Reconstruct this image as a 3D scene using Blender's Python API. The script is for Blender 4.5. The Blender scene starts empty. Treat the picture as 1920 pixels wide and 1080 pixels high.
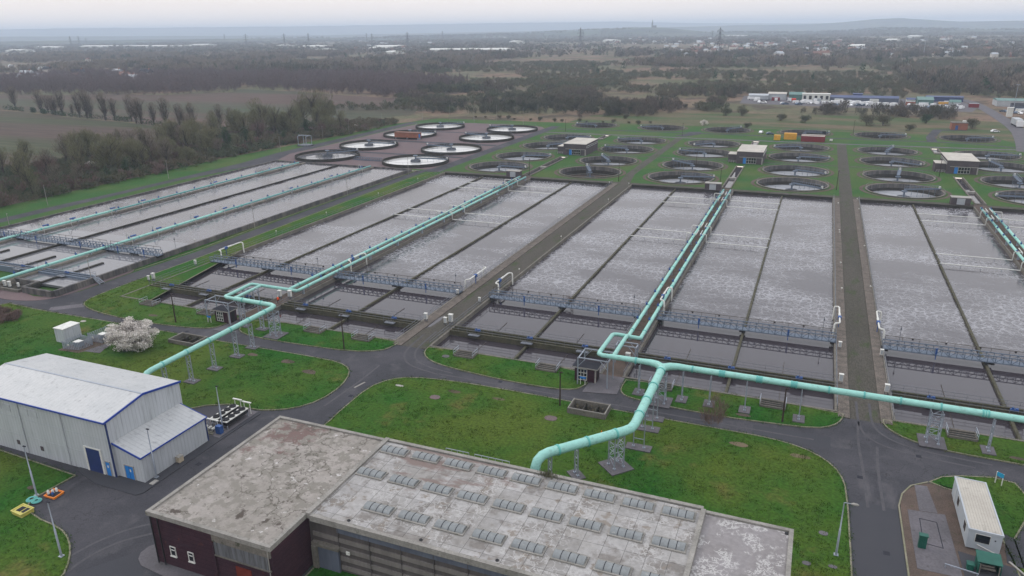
import bpy, math, random
import numpy as np
from mathutils import Vector, Matrix
from mathutils.geometry import delaunay_2d_cdt
R_ = random.Random(7); NR = np.random.default_rng(11)
SC = bpy.context.scene; COL = SC.collection
K = 1.2                      # layout unit -> metres
PI = math.pi
sin, cos, rad = math.sin, math.cos, math.radians

# ------------------------------------------------------------------ camera
F, PIT, ROL, YAW, CH = 1383.7, .33748, -.013123, .39113, 50.0
FW = Vector((-sin(YAW)*cos(PIT), cos(YAW)*cos(PIT), -sin(PIT)))
_r = Vector((cos(YAW), sin(YAW), 0)); _u = _r.cross(FW)
RT = _r*cos(ROL)+_u*sin(ROL); UP = RT.cross(FW)
cd = bpy.data.cameras.new('camera'); cam = bpy.data.objects.new('camera', cd); COL.objects.link(cam)
cd.sensor_width = 36; cd.lens = 36*F/1920; cd.clip_start = 1; cd.clip_end = 60000
cam.matrix_world = Matrix(((RT.x, UP.x, -FW.x, 0), (RT.y, UP.y, -FW.y, 0), (RT.z, UP.z, -FW.z, CH*K), (0, 0, 0, 1)))
SC.camera = cam

def azel(px, py):            # direction of a picture point, for placing far hills at their own distance
    d = FW*F+RT*(px-960)-UP*(py-540)
    return math.atan2(d.x, d.y), d.z/math.hypot(d.x, d.y)

# ------------------------------------------------------------------ sky, sun, exposure
SUN_EL, SUN_AZ = rad(38), rad(-75)       # azimuth from +Y towards +X
w = bpy.data.worlds.new('World'); SC.world = w; w.use_nodes = True
nt = w.node_tree; N = nt.nodes; L = nt.links
bg = N['Background']; bg.inputs[1].default_value = .1
sky = N.new('ShaderNodeTexSky'); sky.sky_type = 'NISHITA'; sky.sun_disc = False
sky.sun_elevation = SUN_EL; sky.sun_rotation = SUN_AZ; sky.dust_density = 5; sky.air_density = 1.5
tc = N.new('ShaderNodeTexCoord'); sx = N.new('ShaderNodeSeparateXYZ'); L.new(tc.outputs['Generated'], sx.inputs[0])
rp = N.new('ShaderNodeValToRGB'); L.new(sx.outputs[2], rp.inputs[0])
cr = rp.color_ramp; cr.elements[0].position = 0; cr.elements[0].color = (1.30, 1.17, 1.08, 1)
cr.elements[1].position = .8; cr.elements[1].color = (1.60, 1.64, 1.78, 1)
e = cr.elements.new(.05); e.color = (1.26, 1.15, 1.08, 1)
e = cr.elements.new(.14); e.color = (1.08, 1.04, 1.03, 1)
e = cr.elements.new(.45); e.color = (1.30, 1.33, 1.43, 1)
ns = N.new('ShaderNodeTexNoise'); ns.inputs['Scale'].default_value = 3.0; ns.inputs['Detail'].default_value = 5
mp = N.new('ShaderNodeMapping'); mp.inputs['Scale'].default_value = (1, 1, 7); L.new(tc.outputs['Generated'], mp.inputs[0]); L.new(mp.outputs[0], ns.inputs[0])
mr = N.new('ShaderNodeMapRange'); mr.inputs[3].default_value = 9.5; mr.inputs[4].default_value = 10.7; L.new(ns.outputs[0], mr.inputs[0])
vm = N.new('ShaderNodeVectorMath'); vm.operation = 'SCALE'; L.new(rp.outputs[0], vm.inputs[0]); L.new(mr.outputs[0], vm.inputs['Scale'])
mx = N.new('ShaderNodeMix'); mx.data_type = 'RGBA'; mx.inputs[0].default_value = .93
L.new(sky.outputs[0], mx.inputs[6]); L.new(vm.outputs[0], mx.inputs[7]); L.new(mx.outputs[2], bg.inputs[0])
sd = bpy.data.lights.new('sun', 'SUN'); sd.energy = .75; sd.angle = rad(16); sd.color = (1, .95, .9)
so = bpy.data.objects.new('sun', sd); COL.objects.link(so)
so.rotation_euler = Vector((sin(SUN_AZ)*cos(SUN_EL), cos(SUN_AZ)*cos(SUN_EL), sin(SUN_EL))).to_track_quat('Z', 'Y').to_euler()
SC.view_settings.view_transform = 'Standard'; SC.view_settings.look = 'None'
SC.view_settings.exposure = -.12; SC.view_settings.gamma = 1
SC.cycles.use_denoising = True; SC.cycles.max_bounces = 6; SC.cycles.volume_bounces = 4
SC.cycles.diffuse_bounces = 2; SC.cycles.glossy_bounces = 3; SC.cycles.transparent_max_bounces = 4
HAZE = .00015

# ------------------------------------------------------------------ materials
def mat(name, a, b=None, c=None, rough=.85, s=.3, s2=4, metal=0, bump=0, mid=.5, wd=.18, st=(1, 1, 1), fine=.18, spec=.3, cw=(.62, .7)):
    """procedural surface: a->b by a broad noise, c in blotches of a second one, fine grain on top"""
    m = bpy.data.materials.new(name); m.use_nodes = True; nt = m.node_tree; N = nt.nodes; L = nt.links
    p = N['Principled BSDF']; p.inputs['Roughness'].default_value = rough; p.inputs['Metallic'].default_value = metal
    p.inputs['Specular IOR Level'].default_value = spec if rough < .8 else min(spec, .06)
    g = N.new('ShaderNodeNewGeometry'); mp = N.new('ShaderNodeMapping'); mp.inputs['Scale'].default_value = st; L.new(g.outputs['Position'], mp.inputs[0])
    def noise(sc, det=4):
        n = N.new('ShaderNodeTexNoise'); n.inputs['Scale'].default_value = sc; n.inputs['Detail'].default_value = det; n.inputs['Roughness'].default_value = .6
        L.new(mp.outputs[0], n.inputs[0]); return n
    def mixc(f, x, y, bl='MIX'):
        q = N.new('ShaderNodeMix'); q.data_type = 'RGBA'; q.blend_type = bl
        L.new(f, q.inputs[0])
        for k, v in ((6, x), (7, y)):
            if isinstance(v, tuple): q.inputs[k].default_value = (*v, 1)
            else: L.new(v, q.inputs[k])
        return q.outputs[2]
    def rng(src, lo, hi, o0=0, o1=1):
        q = N.new('ShaderNodeMapRange'); q.inputs[1].default_value = lo; q.inputs[2].default_value = hi; q.inputs[3].default_value = o0; q.inputs[4].default_value = o1
        L.new(src, q.inputs[0]); return q.outputs[0]
    b = b or tuple(v*.72 for v in a)
    col = mixc(rng(noise(s).outputs[0], mid-wd, mid+wd), a, b)
    if c: 
        n2 = noise(s*2.7, 6); col = mixc(rng(n2.outputs[0], cw[0], cw[1]), col, c)
    nf = noise(s2, 5)
    f = rng(nf.outputs[0], .25, .75, 1-fine, 1+fine)
    vmn = N.new('ShaderNodeVectorMath'); vmn.operation = 'SCALE'; L.new(col, vmn.inputs[0]); L.new(f, vmn.inputs['Scale'])
    L.new(vmn.outputs[0], p.inputs['Base Color'])
    if bump:
        bp = N.new('ShaderNodeBump'); bp.inputs['Strength'].default_value = bump; bp.inputs['Distance'].default_value = .1
        L.new(nf.outputs[0], bp.inputs['Height']); L.new(bp.outputs[0], p.inputs['Normal'])
    m['_n'] = 1
    return m

G = {}
G['lawn'] = mat('lawn_grass', (.017, .078, .009), (.060, .092, .013), (.105, .095, .028), s=.038, s2=2.2, fine=.5, bump=.6, wd=.11, cw=(.58, .72))
G['lawn2'] = mat('site_grass', (.030, .088, .020), (.060, .095, .026), (.10, .095, .05), s=.04, s2=2, fine=.35, wd=.12, cw=(.62, .74))
G['heath'] = mat('heath_ground', (.165, .112, .078), (.100, .100, .056), (.07, .056, .04), s=.011, s2=.25, fine=.4, wd=.08, cw=(.52, .6))
G['meadow'] = mat('rough_meadow', (.058, .085, .034), (.125, .098, .062), (.045, .055, .03), s=.03, s2=.5, fine=.3, wd=.1, st=(.4, 1.6, 1))
G['field_a'] = mat('ploughed_field', (.076, .054, .044), (.054, .060, .032), (.085, .080, .045), s=.02, s2=.4, fine=.5, wd=.1, st=(.06, 1.2, 1), cw=(.6, .8))
G['field_b'] = mat('stubble_field', (.088, .060, .050), (.060, .064, .040), (.05, .08, .04), s=.014, s2=.35, fine=.45, wd=.1, st=(.08, 1, 1))
G['asphalt'] = mat('asphalt', (.068, .066, .073), (.050, .050, .056), (.090, .087, .092), s=.09, s2=6, fine=.24, rough=.85, spec=.15, wd=.1, cw=(.55, .75))
G['asphalt2'] = mat('new_asphalt', (.052, .053, .06), (.060, .06, .066), s=.1, s2=9, fine=.18, rough=.85, spec=.15)
G['mossroad'] = mat('mossy_asphalt', (.066, .062, .050), (.082, .074, .064), (.050, .066, .030), s=.09, s2=3.5, fine=.4, st=(1.5, .5, 1), cw=(.55, .68))
G['sett'] = mat('stone_setts', (.165, .140, .12), (.095, .083, .072), (.055, .062, .04), s=.7, s2=4.5, fine=.5, bump=.6)
G['pink'] = mat('pinkish_paving', (.155, .112, .112), (.125, .098, .10), (.09, .08, .082), s=.06, s2=3, fine=.18)
G['gravel'] = mat('gravel', (.12, .088, .072), (.075, .06, .05), (.06, .065, .04), s=.35, s2=7, fine=.4, bump=.4)
G['conc'] = mat('weathered_concrete', (.19, .17, .145), (.12, .115, .10), (.07, .075, .05), s=.35, s2=4, fine=.25, rough=.9)
G['concd'] = mat('dark_wet_concrete', (.060, .054, .046), (.035, .034, .03), (.04, .05, .022), s=.4, s2=3, fine=.3)
G['conctank'] = mat('streaked_tank_concrete', (.14, .13, .12), (.075, .073, .074), (.045, .043, .045), s=.5, s2=2.5, st=(1, 1, .12), fine=.3, wd=.1)
G['concl'] = mat('pale_concrete', (.36, .34, .31), (.27, .26, .235), (.16, .15, .125), s=.5, s2=5, fine=.15)
G['parapet'] = mat('parapet_concrete', (.29, .275, .25), (.20, .19, .17), (.12, .12, .09), s=.4, s2=4, fine=.22)
G['mossw'] = mat('mossy_wall_top', (.095, .088, .062), (.06, .058, .042), (.05, .065, .025), s=.5, s2=3, fine=.3)
G['kerb'] = mat('kerb_stone', (.24, .22, .17), (.15, .155, .09), s=.5, s2=5, fine=.2)
G['slab'] = mat('concrete_slab', (.135, .125, .135), (.10, .095, .10), (.075, .072, .07), s=.3, s2=3, fine=.18)
G['teal'] = mat('sea_green_paint', (.28, .56, .485), (.25, .51, .44), (.19, .34, .29), s=.5, s2=2.5, fine=.08, rough=.5, spec=.4, st=(1, 1, 2.5), cw=(.54, .72))
G['teald'] = mat('sea_green_bracket', (.12, .42, .37), (.10, .36, .33), s=.5, rough=.5, fine=.08)
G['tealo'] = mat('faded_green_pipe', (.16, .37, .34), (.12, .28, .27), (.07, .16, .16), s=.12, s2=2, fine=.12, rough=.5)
G['galv'] = mat('galvanised_steel', (.34, .37, .41), (.27, .30, .35), s=.8, s2=6, fine=.1, rough=.5, metal=.35)
G['bridge'] = mat('blue_grey_steel', (.15, .185, .235), (.115, .145, .19), (.085, .10, .13), s=.8, s2=5, fine=.15, rough=.55, metal=.2)
G['rail'] = mat('rail_steel', (.16, .17, .19), (.11, .12, .14), s=.8, fine=.1, rough=.55, metal=.3)
G['white'] = mat('white_paint', (.66, .65, .60), (.52, .52, .48), (.30, .29, .25), s=1, s2=5, fine=.08, rough=.5)
G['dull'] = mat('dull_white_paint', (.44, .44, .41), (.34, .34, .31), s=1, fine=.1, rough=.6)
G['valve'] = mat('blue_valve_paint', (.03, .09, .28), (.02, .06, .18), s=2, fine=.1, rough=.5)
G['brick'] = mat('plum_brick', (.058, .028, .036), (.040, .022, .030), (.075, .032, .032), s=.35, s2=9, fine=.3, rough=.85)
G['brickg'] = mat('grey_brown_brick', (.105, .088, .090), (.078, .068, .073), s=.5, s2=8, fine=.25)
G['brickr'] = mat('red_brick', (.30, .12, .075), (.22, .10, .07), s=.5, s2=6, fine=.2)
G['feltd'] = mat('dark_roof_felt', (.028, .030, .038), (.04, .04, .046), s=.8, s2=6, fine=.12, rough=.95, spec=.08)
G['roofl'] = mat('pale_roof_felt', (.50, .47, .41), (.40, .37, .33), (.30, .27, .24), s=.25, s2=3, fine=.1)
G['glass'] = mat('dark_glass', (.012, .014, .018), (.02, .023, .03), s=1, fine=.05, rough=.08, spec=.8)
G['doorb'] = mat('bright_blue_door', (.02, .20, .55), (.02, .16, .46), s=1, fine=.06, rough=.45)
G['shutter'] = mat('navy_shutter', (.018, .035, .13), (.015, .03, .10), s=1, fine=.08, rough=.5)
G['trim'] = mat('blue_trim', (.02, .055, .30), (.018, .045, .24), s=1, fine=.06, rough=.4)
G['wood'] = mat('bark', (.085, .07, .055), (.055, .047, .038), s=.8, s2=5, fine=.3)
G['pole'] = mat('dark_timber_pole', (.06, .042, .035), (.04, .03, .027), s=.8, fine=.2)
G['polew'] = mat('pale_pole', (.32, .30, .27), (.24, .23, .21), s=.8, fine=.1)
G['black'] = mat('black_rubber', (.012, .012, .013), (.018, .018, .02), s=2, fine=.1, rough=.7)
G['green'] = mat('dark_green_paint', (.012, .10, .07), (.01, .075, .055), s=1, fine=.1, rough=.45)
G['orange'] = mat('orange_plastic', (.75, .22, .02), (.62, .17, .02), s=1, fine=.05, rough=.5)
G['yellow'] = mat('yellow_plastic', (.50, .44, .10), (.42, .38, .10), s=1, fine=.08, rough=.5)
G['yellowc'] = mat('yellow_container_paint', (.70, .36, .04), (.58, .30, .04), s=1, fine=.08, rough=.5)
G['redc'] = mat('dark_red_container_paint', (.22, .02, .025), (.16, .02, .025), s=1, fine=.1, rough=.5)
G['red'] = mat('red_paint', (.6, .04, .02), s=2, fine=.05, rough=.5)
G['skin'] = mat('skin', (.45, .26, .19), s=3, fine=.04, rough=.6)
G['hivis'] = mat('high_visibility_orange', (.9, .10, .02), (.8, .08, .02), s=3, fine=.05)
G['navy'] = mat('dark_work_cloth', (.02, .022, .035), s=3, fine=.1)
G['carw'] = mat('white_car_paint', (.75, .75, .74), (.7, .7, .7), s=2, fine=.03, rough=.25, spec=.6)
G['carb'] = mat('blue_grey_car_paint', (.10, .14, .20), s=2, fine=.03, rough=.25, spec=.6)
G['blues'] = mat('blue_sheet', (.040, .060, .15), (.032, .05, .12), s=.3, s2=1, fine=.12, rough=.5)
G['greens'] = mat('green_sheet', (.10, .19, .17), (.08, .16, .14), s=.3, s2=1, fine=.1, rough=.5)
G['greys'] = mat('pale_grey_sheet', (.42, .44, .45), (.34, .36, .38), s=.3, s2=1, fine=.1, rough=.6)
G['rooft'] = mat('red_brown_tiles', (.22, .12, .09), (.17, .10, .08), s=.5, fine=.15)
G['render'] = mat('pale_render', (.62, .58, .52), (.5, .45, .40), s=.3, fine=.1)
# vegetation
G['twig'] = mat('bare_twigs', (.20, .155, .13), (.16, .145, .105), s=.05, s2=1.5, fine=.3)
G['twigo'] = mat('olive_twigs', (.18, .165, .095), (.14, .145, .08), s=.08, s2=1.5, fine=.3)
G['twigr'] = mat('reddish_twigs', (.165, .115, .10), (.14, .095, .08), s=.08, s2=1.5, fine=.3)
G['ever'] = mat('evergreen_leaves', (.035, .062, .030), (.045, .075, .034), s=.2, s2=2, fine=.3)
G['scrub'] = mat('winter_scrub', (.135, .115, .075), (.095, .11, .068), (.15, .10, .08), s=.02, s2=1, fine=.35, wd=.1)
G['farwood'] = mat('winter_woodland', (.125, .100, .082), (.082, .084, .058), (.050, .058, .040), s=.012, s2=.22, fine=.5, wd=.08, cw=(.55, .65))
G['purple'] = mat('birch_woodland', (.15, .11, .11), (.12, .095, .09), s=.02, s2=.6, fine=.3)
G['bloss'] = mat('white_blossom', (.76, .71, .66), (.60, .55, .50), s=1.2, s2=6, fine=.2)
G['hills'] = mat('far_hills', (.055, .075, .045), (.08, .085, .055), (.03, .04, .035), s=.0016, s2=.006, fine=.3, wd=.08, cw=(.5, .55))
G['steel_p'] = mat('pylon_steel', (.10, .105, .115), s=.1, fine=.05)

def water_mat(name, base, foam=0):
    m = bpy.data.materials.new(name); m.use_nodes = True; nt = m.node_tree; N = nt.nodes; L = nt.links
    p = N['Principled BSDF']; p.inputs['Roughness'].default_value = .03; p.inputs['IOR'].default_value = 1.45
    p.inputs['Base Color'].default_value = (*base, 1)
    g = N.new('ShaderNodeNewGeometry')
    n = N.new('ShaderNodeTexNoise'); n.inputs['Scale'].default_value = 1.6 if foam else .35; n.inputs['Detail'].default_value = 3
    mpw = N.new('ShaderNodeMapping'); mpw.inputs['Scale'].default_value = (1, 1, 1); L.new(g.outputs['Position'], mpw.inputs[0]); L.new(mpw.outputs[0], n.inputs[0])
    bp = N.new('ShaderNodeBump'); bp.inputs['Strength'].default_value = .22 if foam else .012; bp.inputs['Distance'].default_value = .12
    L.new(n.outputs[0], bp.inputs['Height']); L.new(bp.outputs[0], p.inputs['Normal'])
    if foam:
        nd = N.new('ShaderNodeTexNoise'); nd.inputs['Scale'].default_value = .9; nd.inputs['Detail'].default_value = 3; L.new(g.outputs['Position'], nd.inputs[0])
        va = N.new('ShaderNodeVectorMath'); va.operation = 'MULTIPLY_ADD'; va.inputs[1].default_value = (1.5, 1.5, 0)
        L.new(nd.outputs['Color'], va.inputs[0]); L.new(g.outputs['Position'], va.inputs[2])
        outs = []
        for sc_, wd_ in ((.50, .085), (1.05, .10)):
            v = N.new('ShaderNodeTexVoronoi'); v.feature = 'DISTANCE_TO_EDGE'; v.inputs['Scale'].default_value = sc_; v.inputs['Randomness'].default_value = 1
            L.new(va.outputs[0], v.inputs[0])
            q = N.new('ShaderNodeMapRange'); q.inputs[1].default_value = 0; q.inputs[2].default_value = wd_; q.inputs[3].default_value = 1; q.inputs[4].default_value = 0
            L.new(v.outputs[0], q.inputs[0]); outs.append(q.outputs[0])
        mxx = N.new('ShaderNodeMath'); mxx.operation = 'MULTIPLY_ADD'; L.new(outs[1], mxx.inputs[0]); mxx.inputs[1].default_value = .6; L.new(outs[0], mxx.inputs[2])
        nm = N.new('ShaderNodeTexNoise'); nm.inputs['Scale'].default_value = 1; nm.inputs['Detail'].default_value = 5; nm.inputs['Roughness'].default_value = .65
        mpn = N.new('ShaderNodeMapping'); mpn.inputs['Scale'].default_value = (.03, .060, 1); L.new(g.outputs['Position'], mpn.inputs[0]); L.new(mpn.outputs[0], nm.inputs[0])
        q2 = N.new('ShaderNodeMapRange'); q2.inputs[1].default_value = .42; q2.inputs[2].default_value = .58; q2.inputs[3].default_value = .06; q2.inputs[4].default_value = 1; L.new(nm.outputs[0], q2.inputs[0])
        ml = N.new('ShaderNodeMath'); ml.operation = 'MULTIPLY'; ml.use_clamp = True; L.new(mxx.outputs[0], ml.inputs[0]); L.new(q2.outputs[0], ml.inputs[1])
        ml2 = N.new('ShaderNodeMath'); ml2.operation = 'MULTIPLY_ADD'; L.new(ml.outputs[0], ml2.inputs[0]); ml2.inputs[1].default_value = foam; 
        ml3 = N.new('ShaderNodeMath'); ml3.operation = 'MULTIPLY'; ml3.inputs[1].default_value = .05; L.new(q2.outputs[0], ml3.inputs[0]); L.new(ml3.outputs[0], ml2.inputs[2])
        mc = N.new('ShaderNodeMix'); mc.data_type = 'RGBA'; mc.inputs[6].default_value = (*base, 1); mc.inputs[7].default_value = (.60, .60, .62, 1)
        L.new(ml2.outputs[0], mc.inputs[0]); L.new(mc.outputs[2], p.inputs['Base Color'])
        q3 = N.new('ShaderNodeMapRange'); q3.inputs[3].default_value = .10; q3.inputs[4].default_value = .6; L.new(ml.outputs[0], q3.inputs[0]); L.new(q3.outputs[0], p.inputs['Roughness'])
    return m
G['calm'] = water_mat('still_tank_water', (.044, .038, .044))
G['foam'] = water_mat('aerated_tank_water', (.050, .044, .050), .42)
G['foam0'] = water_mat('thin_foam_water', (.066, .058, .063), .24)
G['clear'] = water_mat('settled_water', (.14, .14, .15))
G['white_w'] = water_mat('painted_bright_sky_water', (.58, .58, .56))  # near-white base colour stands in for bright sky mirrored in the raised tanks
G['pale'] = water_mat('painted_sky_sheen_water', (.44, .45, .47))  # sky reflection painted into the base colour; the water itself is clear

def ribbed(name, a, b, sc=2.6, axis='X', streak=.15, rough=.45, dark=.35):
    """profiled sheet: thin darker lines along the ribs plus a few vertical streaks"""
    m = mat(name, a, b, tuple(v*.6 for v in b), s=.35, s2=3, fine=.08, rough=rough, st=(1, 1, .12), cw=(.56, .78))
    nt = m.node_tree; N = nt.nodes; L = nt.links; p = N['Principled BSDF']
    src = p.inputs['Base Color'].links[0].from_socket
    g = N.new('ShaderNodeNewGeometry'); s3 = N.new('ShaderNodeSeparateXYZ'); L.new(g.outputs['Position'], s3.inputs[0])
    mm = N.new('ShaderNodeMath'); mm.operation = 'MULTIPLY'; mm.inputs[1].default_value = sc
    if axis == 'XY':
        ad = N.new('ShaderNodeMath'); L.new(s3.outputs[0], ad.inputs[0]); L.new(s3.outputs[1], ad.inputs[1]); L.new(ad.outputs[0], mm.inputs[0])
    else: L.new(s3.outputs['XYZ'.index(axis)], mm.inputs[0])
    fr = N.new('ShaderNodeMath'); fr.operation = 'FRACT'; L.new(mm.outputs[0], fr.inputs[0])
    q = N.new('ShaderNodeMapRange'); q.inputs[1].default_value = .0; q.inputs[2].default_value = .22; q.inputs[3].default_value = 1-dark; q.inputs[4].default_value = 1; L.new(fr.outputs[0], q.inputs[0])
    v = N.new('ShaderNodeVectorMath'); v.operation = 'SCALE'; L.new(src, v.inputs[0]); L.new(q.outputs[0], v.inputs['Scale']); L.new(v.outputs[0], p.inputs['Base Color'])
    bp = N.new('ShaderNodeBump'); bp.inputs['Strength'].default_value = .5; bp.inputs['Distance'].default_value = .06; L.new(q.outputs[0], bp.inputs['Height']); L.new(bp.outputs[0], p.inputs['Normal'])
    return m
G['ribx'] = ribbed('pale_profiled_wall', (.46, .48, .50), (.40, .42, .43), 1.6, 'XY', dark=.25)
G['ribroof'] = ribbed('profiled_metal_roof', (.42, .425, .42), (.37, .38, .38), 1.4, 'X', dark=.14)
G['ribroofl'] = ribbed('lean_to_metal_roof', (.42, .425, .42), (.37, .38, .38), 1.4, 'Y', dark=.2)
G['ribcab'] = ribbed('cabin_roof_sheet', (.44, .41, .35), (.37, .34, .29), 3.2, 'X', dark=.4)
G['cabwall'] = mat('cabin_wall_paint', (.40, .43, .455), (.35, .38, .41), s=.5, fine=.05, rough=.5)

def brick_layer(m, scx, scy, w_, h_, mort, c_dark, rot=(0, 0, 0), vary=.25, msz=.02):
    """panel joints and panel-to-panel tone over an existing colour"""
    nt = m.node_tree; N = nt.nodes; L = nt.links; p = N['Principled BSDF']; src = p.inputs['Base Color'].links[0].from_socket
    g = N.new('ShaderNodeNewGeometry'); mp = N.new('ShaderNodeMapping'); mp.inputs['Rotation'].default_value = rot; L.new(g.outputs['Position'], mp.inputs[0])
    b = N.new('ShaderNodeTexBrick'); b.offset = 0; b.inputs['Scale'].default_value = 1; b.inputs['Brick Width'].default_value = w_; b.inputs['Row Height'].default_value = h_
    b.inputs['Mortar Size'].default_value = msz; b.inputs['Mortar Smooth'].default_value = .2; b.inputs['Color1'].default_value = (1-vary,)*3+(1,); b.inputs['Color2'].default_value = (1+vary,)*3+(1,); b.inputs['Mortar'].default_value = (mort,)*3+(1,)
    L.new(mp.outputs[0], b.inputs[0])
    q = N.new('ShaderNodeMix'); q.data_type = 'RGBA'; q.blend_type = 'MULTIPLY'; q.inputs[0].default_value = 1; L.new(src, q.inputs[6]); L.new(b.outputs[0], q.inputs[7]); L.new(q.outputs[2], p.inputs['Base Color'])
    return m
def swirl_layer(m, sc, col, lo=.0, hi=.06, maskscale=.12, mlo=.48, mhi=.6, dist=1.0):
    """crack / lichen lines (voronoi edges, warped) in patches"""
    nt = m.node_tree; N = nt.nodes; L = nt.links; p = N['Principled BSDF']; src = p.inputs['Base Color'].links[0].from_socket
    g = N.new('ShaderNodeNewGeometry'); n = N.new('ShaderNodeTexNoise'); n.inputs['Scale'].default_value = sc*1.5; n.inputs['Detail'].default_value = 4; L.new(g.outputs['Position'], n.inputs[0])
    va = N.new('ShaderNodeVectorMath'); va.operation = 'MULTIPLY_ADD'; va.inputs[1].default_value = (dist/sc,)*3; L.new(n.outputs['Color'], va.inputs[0]); L.new(g.outputs['Position'], va.inputs[2])
    v = N.new('ShaderNodeTexVoronoi'); v.feature = 'DISTANCE_TO_EDGE'; v.inputs['Scale'].default_value = sc; L.new(va.outputs[0], v.inputs[0])
    q = N.new('ShaderNodeMapRange'); q.inputs[1].default_value = lo; q.inputs[2].default_value = hi; q.inputs[3].default_value = 1; q.inputs[4].default_value = 0; L.new(v.outputs[0], q.inputs[0])
    nm = N.new('ShaderNodeTexNoise'); nm.inputs['Scale'].default_value = maskscale; nm.inputs['Detail'].default_value = 6; L.new(g.outputs['Position'], nm.inputs[0])
    q2 = N.new('ShaderNodeMapRange'); q2.inputs[1].default_value = mlo; q2.inputs[2].default_value = mhi; L.new(nm.outputs[0], q2.inputs[0])
    mu = N.new('ShaderNodeMath'); mu.operation = 'MULTIPLY'; L.new(q.outputs[0], mu.inputs[0]); L.new(q2.outputs[0], mu.inputs[1])
    mc = N.new('ShaderNodeMix'); mc.data_type = 'RGBA'; L.new(mu.outputs[0], mc.inputs[0]); L.new(src, mc.inputs[6]); mc.inputs[7].default_value = (*col, 1); L.new(mc.outputs[2], p.inputs['Base Color'])
    return m
def blotch(m, sc, col, lo, hi, centre=None, r=None, st=(1, 1, 1), off=0):
    nt = m.node_tree; N = nt.nodes; L = nt.links; p = N['Principled BSDF']; src = p.inputs['Base Color'].links[0].from_socket
    g = N.new('ShaderNodeNewGeometry'); mp = N.new('ShaderNodeMapping'); mp.inputs['Scale'].default_value = st; mp.inputs['Location'].default_value = (off, off, 0); L.new(g.outputs['Position'], mp.inputs[0])
    n = N.new('ShaderNodeTexNoise'); n.inputs['Scale'].default_value = sc; n.inputs['Detail'].default_value = 7; n.inputs['Roughness'].default_value = .62; L.new(mp.outputs[0], n.inputs[0])
    f = n.outputs[0]
    if centre:
        d = N.new('ShaderNodeVectorMath'); d.operation = 'DISTANCE'; d.inputs[1].default_value = centre; L.new(g.outputs['Position'], d.inputs[0])
        q0 = N.new('ShaderNodeMapRange'); q0.inputs[1].default_value = 0; q0.inputs[2].default_value = r; q0.inputs[3].default_value = .28; q0.inputs[4].default_value = -.3; L.new(d.outputs['Value'], q0.inputs[0])
        a = N.new('ShaderNodeMath'); L.new(f, a.inputs[0]); L.new(q0.outputs[0], a.inputs[1]); f = a.outputs[0]
    q = N.new('ShaderNodeMapRange'); q.inputs[1].default_value = lo; q.inputs[2].default_value = hi; L.new(f, q.inputs[0])
    mc = N.new('ShaderNodeMix'); mc.data_type = 'RGBA'; L.new(q.outputs[0], mc.inputs[0]); L.new(src, mc.inputs[6]); mc.inputs[7].default_value = (*col, 1); L.new(mc.outputs[2], p.inputs['Base Color'])
    return m
# worn roofs of the big building
G['roofA'] = mat('patched_roof_covering', (.295, .27, .245), (.245, .225, .20), (.20, .18, .16), s=.2, s2=2.2, fine=.16, wd=.1)
blotch(G['roofA'], .30, (.085, .072, .062), .60, .64)
blotch(G['roofA'], .35, (.155, .11, .10), .56, .66, (-52*K, 60*K, 6*K), 13, off=40)
blotch(G['roofA'], .75, (.205, .19, .165), .50, .56, off=71)
blotch(G['roofA'], 1.6, (.15, .14, .12), .60, .64, off=31)
swirl_layer(G['roofA'], .28, (.10, .09, .075), 0, .035, .1, .42, .5, 1.6)
blotch(G['roofA'], .9, (.46, .44, .42), .64, .68, off=13)
G['roofB'] = mat('coated_roof_covering', (.33, .32, .31), (.26, .248, .232), (.195, .18, .165), s=.17, s2=1.8, fine=.16, wd=.12, cw=(.5, .62))
blotch(G['roofB'], .5, (.21, .185, .16), .57, .63, off=5)
swirl_layer(G['roofB'], .9, (.385, .375, .36), 0, .09, .16, .46, .52, 1.8)
brick_layer(G['roofB'], 1, 1, 1.95*K, 4.9*K, .42, 0, vary=.10, msz=.03)
blotch(G['roofB'], .4, (.19, .15, .135), .60, .70, (-33*K, 62.3*K, 6*K), 20, st=(.5, 1.6, 1), off=9)
G['roofC'] = mat('mottled_flat_roof', (.25, .235, .235), (.20, .185, .18), s=.2, s2=2, fine=.15)
swirl_layer(G['roofC'], 1.3, (.46, .45, .43), 0, .13, .5, .47, .53, 2.2)
for nm in ('brick', 'brickg'): brick_layer(G[nm], 1, 1, 9, .6, .7, 0, rot=(PI/2, 0, 0), vary=.06, msz=.03)
# streaky cladding of the long south wall
G['clad'] = mat('ribbed_concrete_cladding', (.20, .182, .168), (.155, .142, .132), s=.4, s2=3, st=(1, 1, .2), fine=.15)
G['cladd'] = mat('recessed_dark_cladding', (.105, .092, .088), (.08, .072, .07), s=.4, s2=3, st=(1, 1, .2), fine=.15)
G['panelb'] = mat('blue_grey_panel', (.12, .135, .17), (.09, .10, .13), s=.5, s2=3, st=(1, 1, .2), fine=.12)
G['louvre'] = mat('streaked_louvre', (.16, .165, .175), (.085, .085, .085), s=1.2, s2=5, st=(2.5, 1, .12), fine=.3)
G['sky_l'] = mat('rooflight_glazing', (.20, .215, .215), (.15, .16, .16), (.27, .27, .25), s=.8, s2=4, fine=.15, rough=.3, spec=.5)
swirl_layer(G['asphalt'], .22, (.038, .037, .04), 0, .012, .05, .47, .53, 1.2)
# wheel-worn turning patches on the near asphalt
blotch(G['asphalt'], .06, (.105, .10, .105), .60, .72, st=(1.6, .5, 1), off=3)

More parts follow.
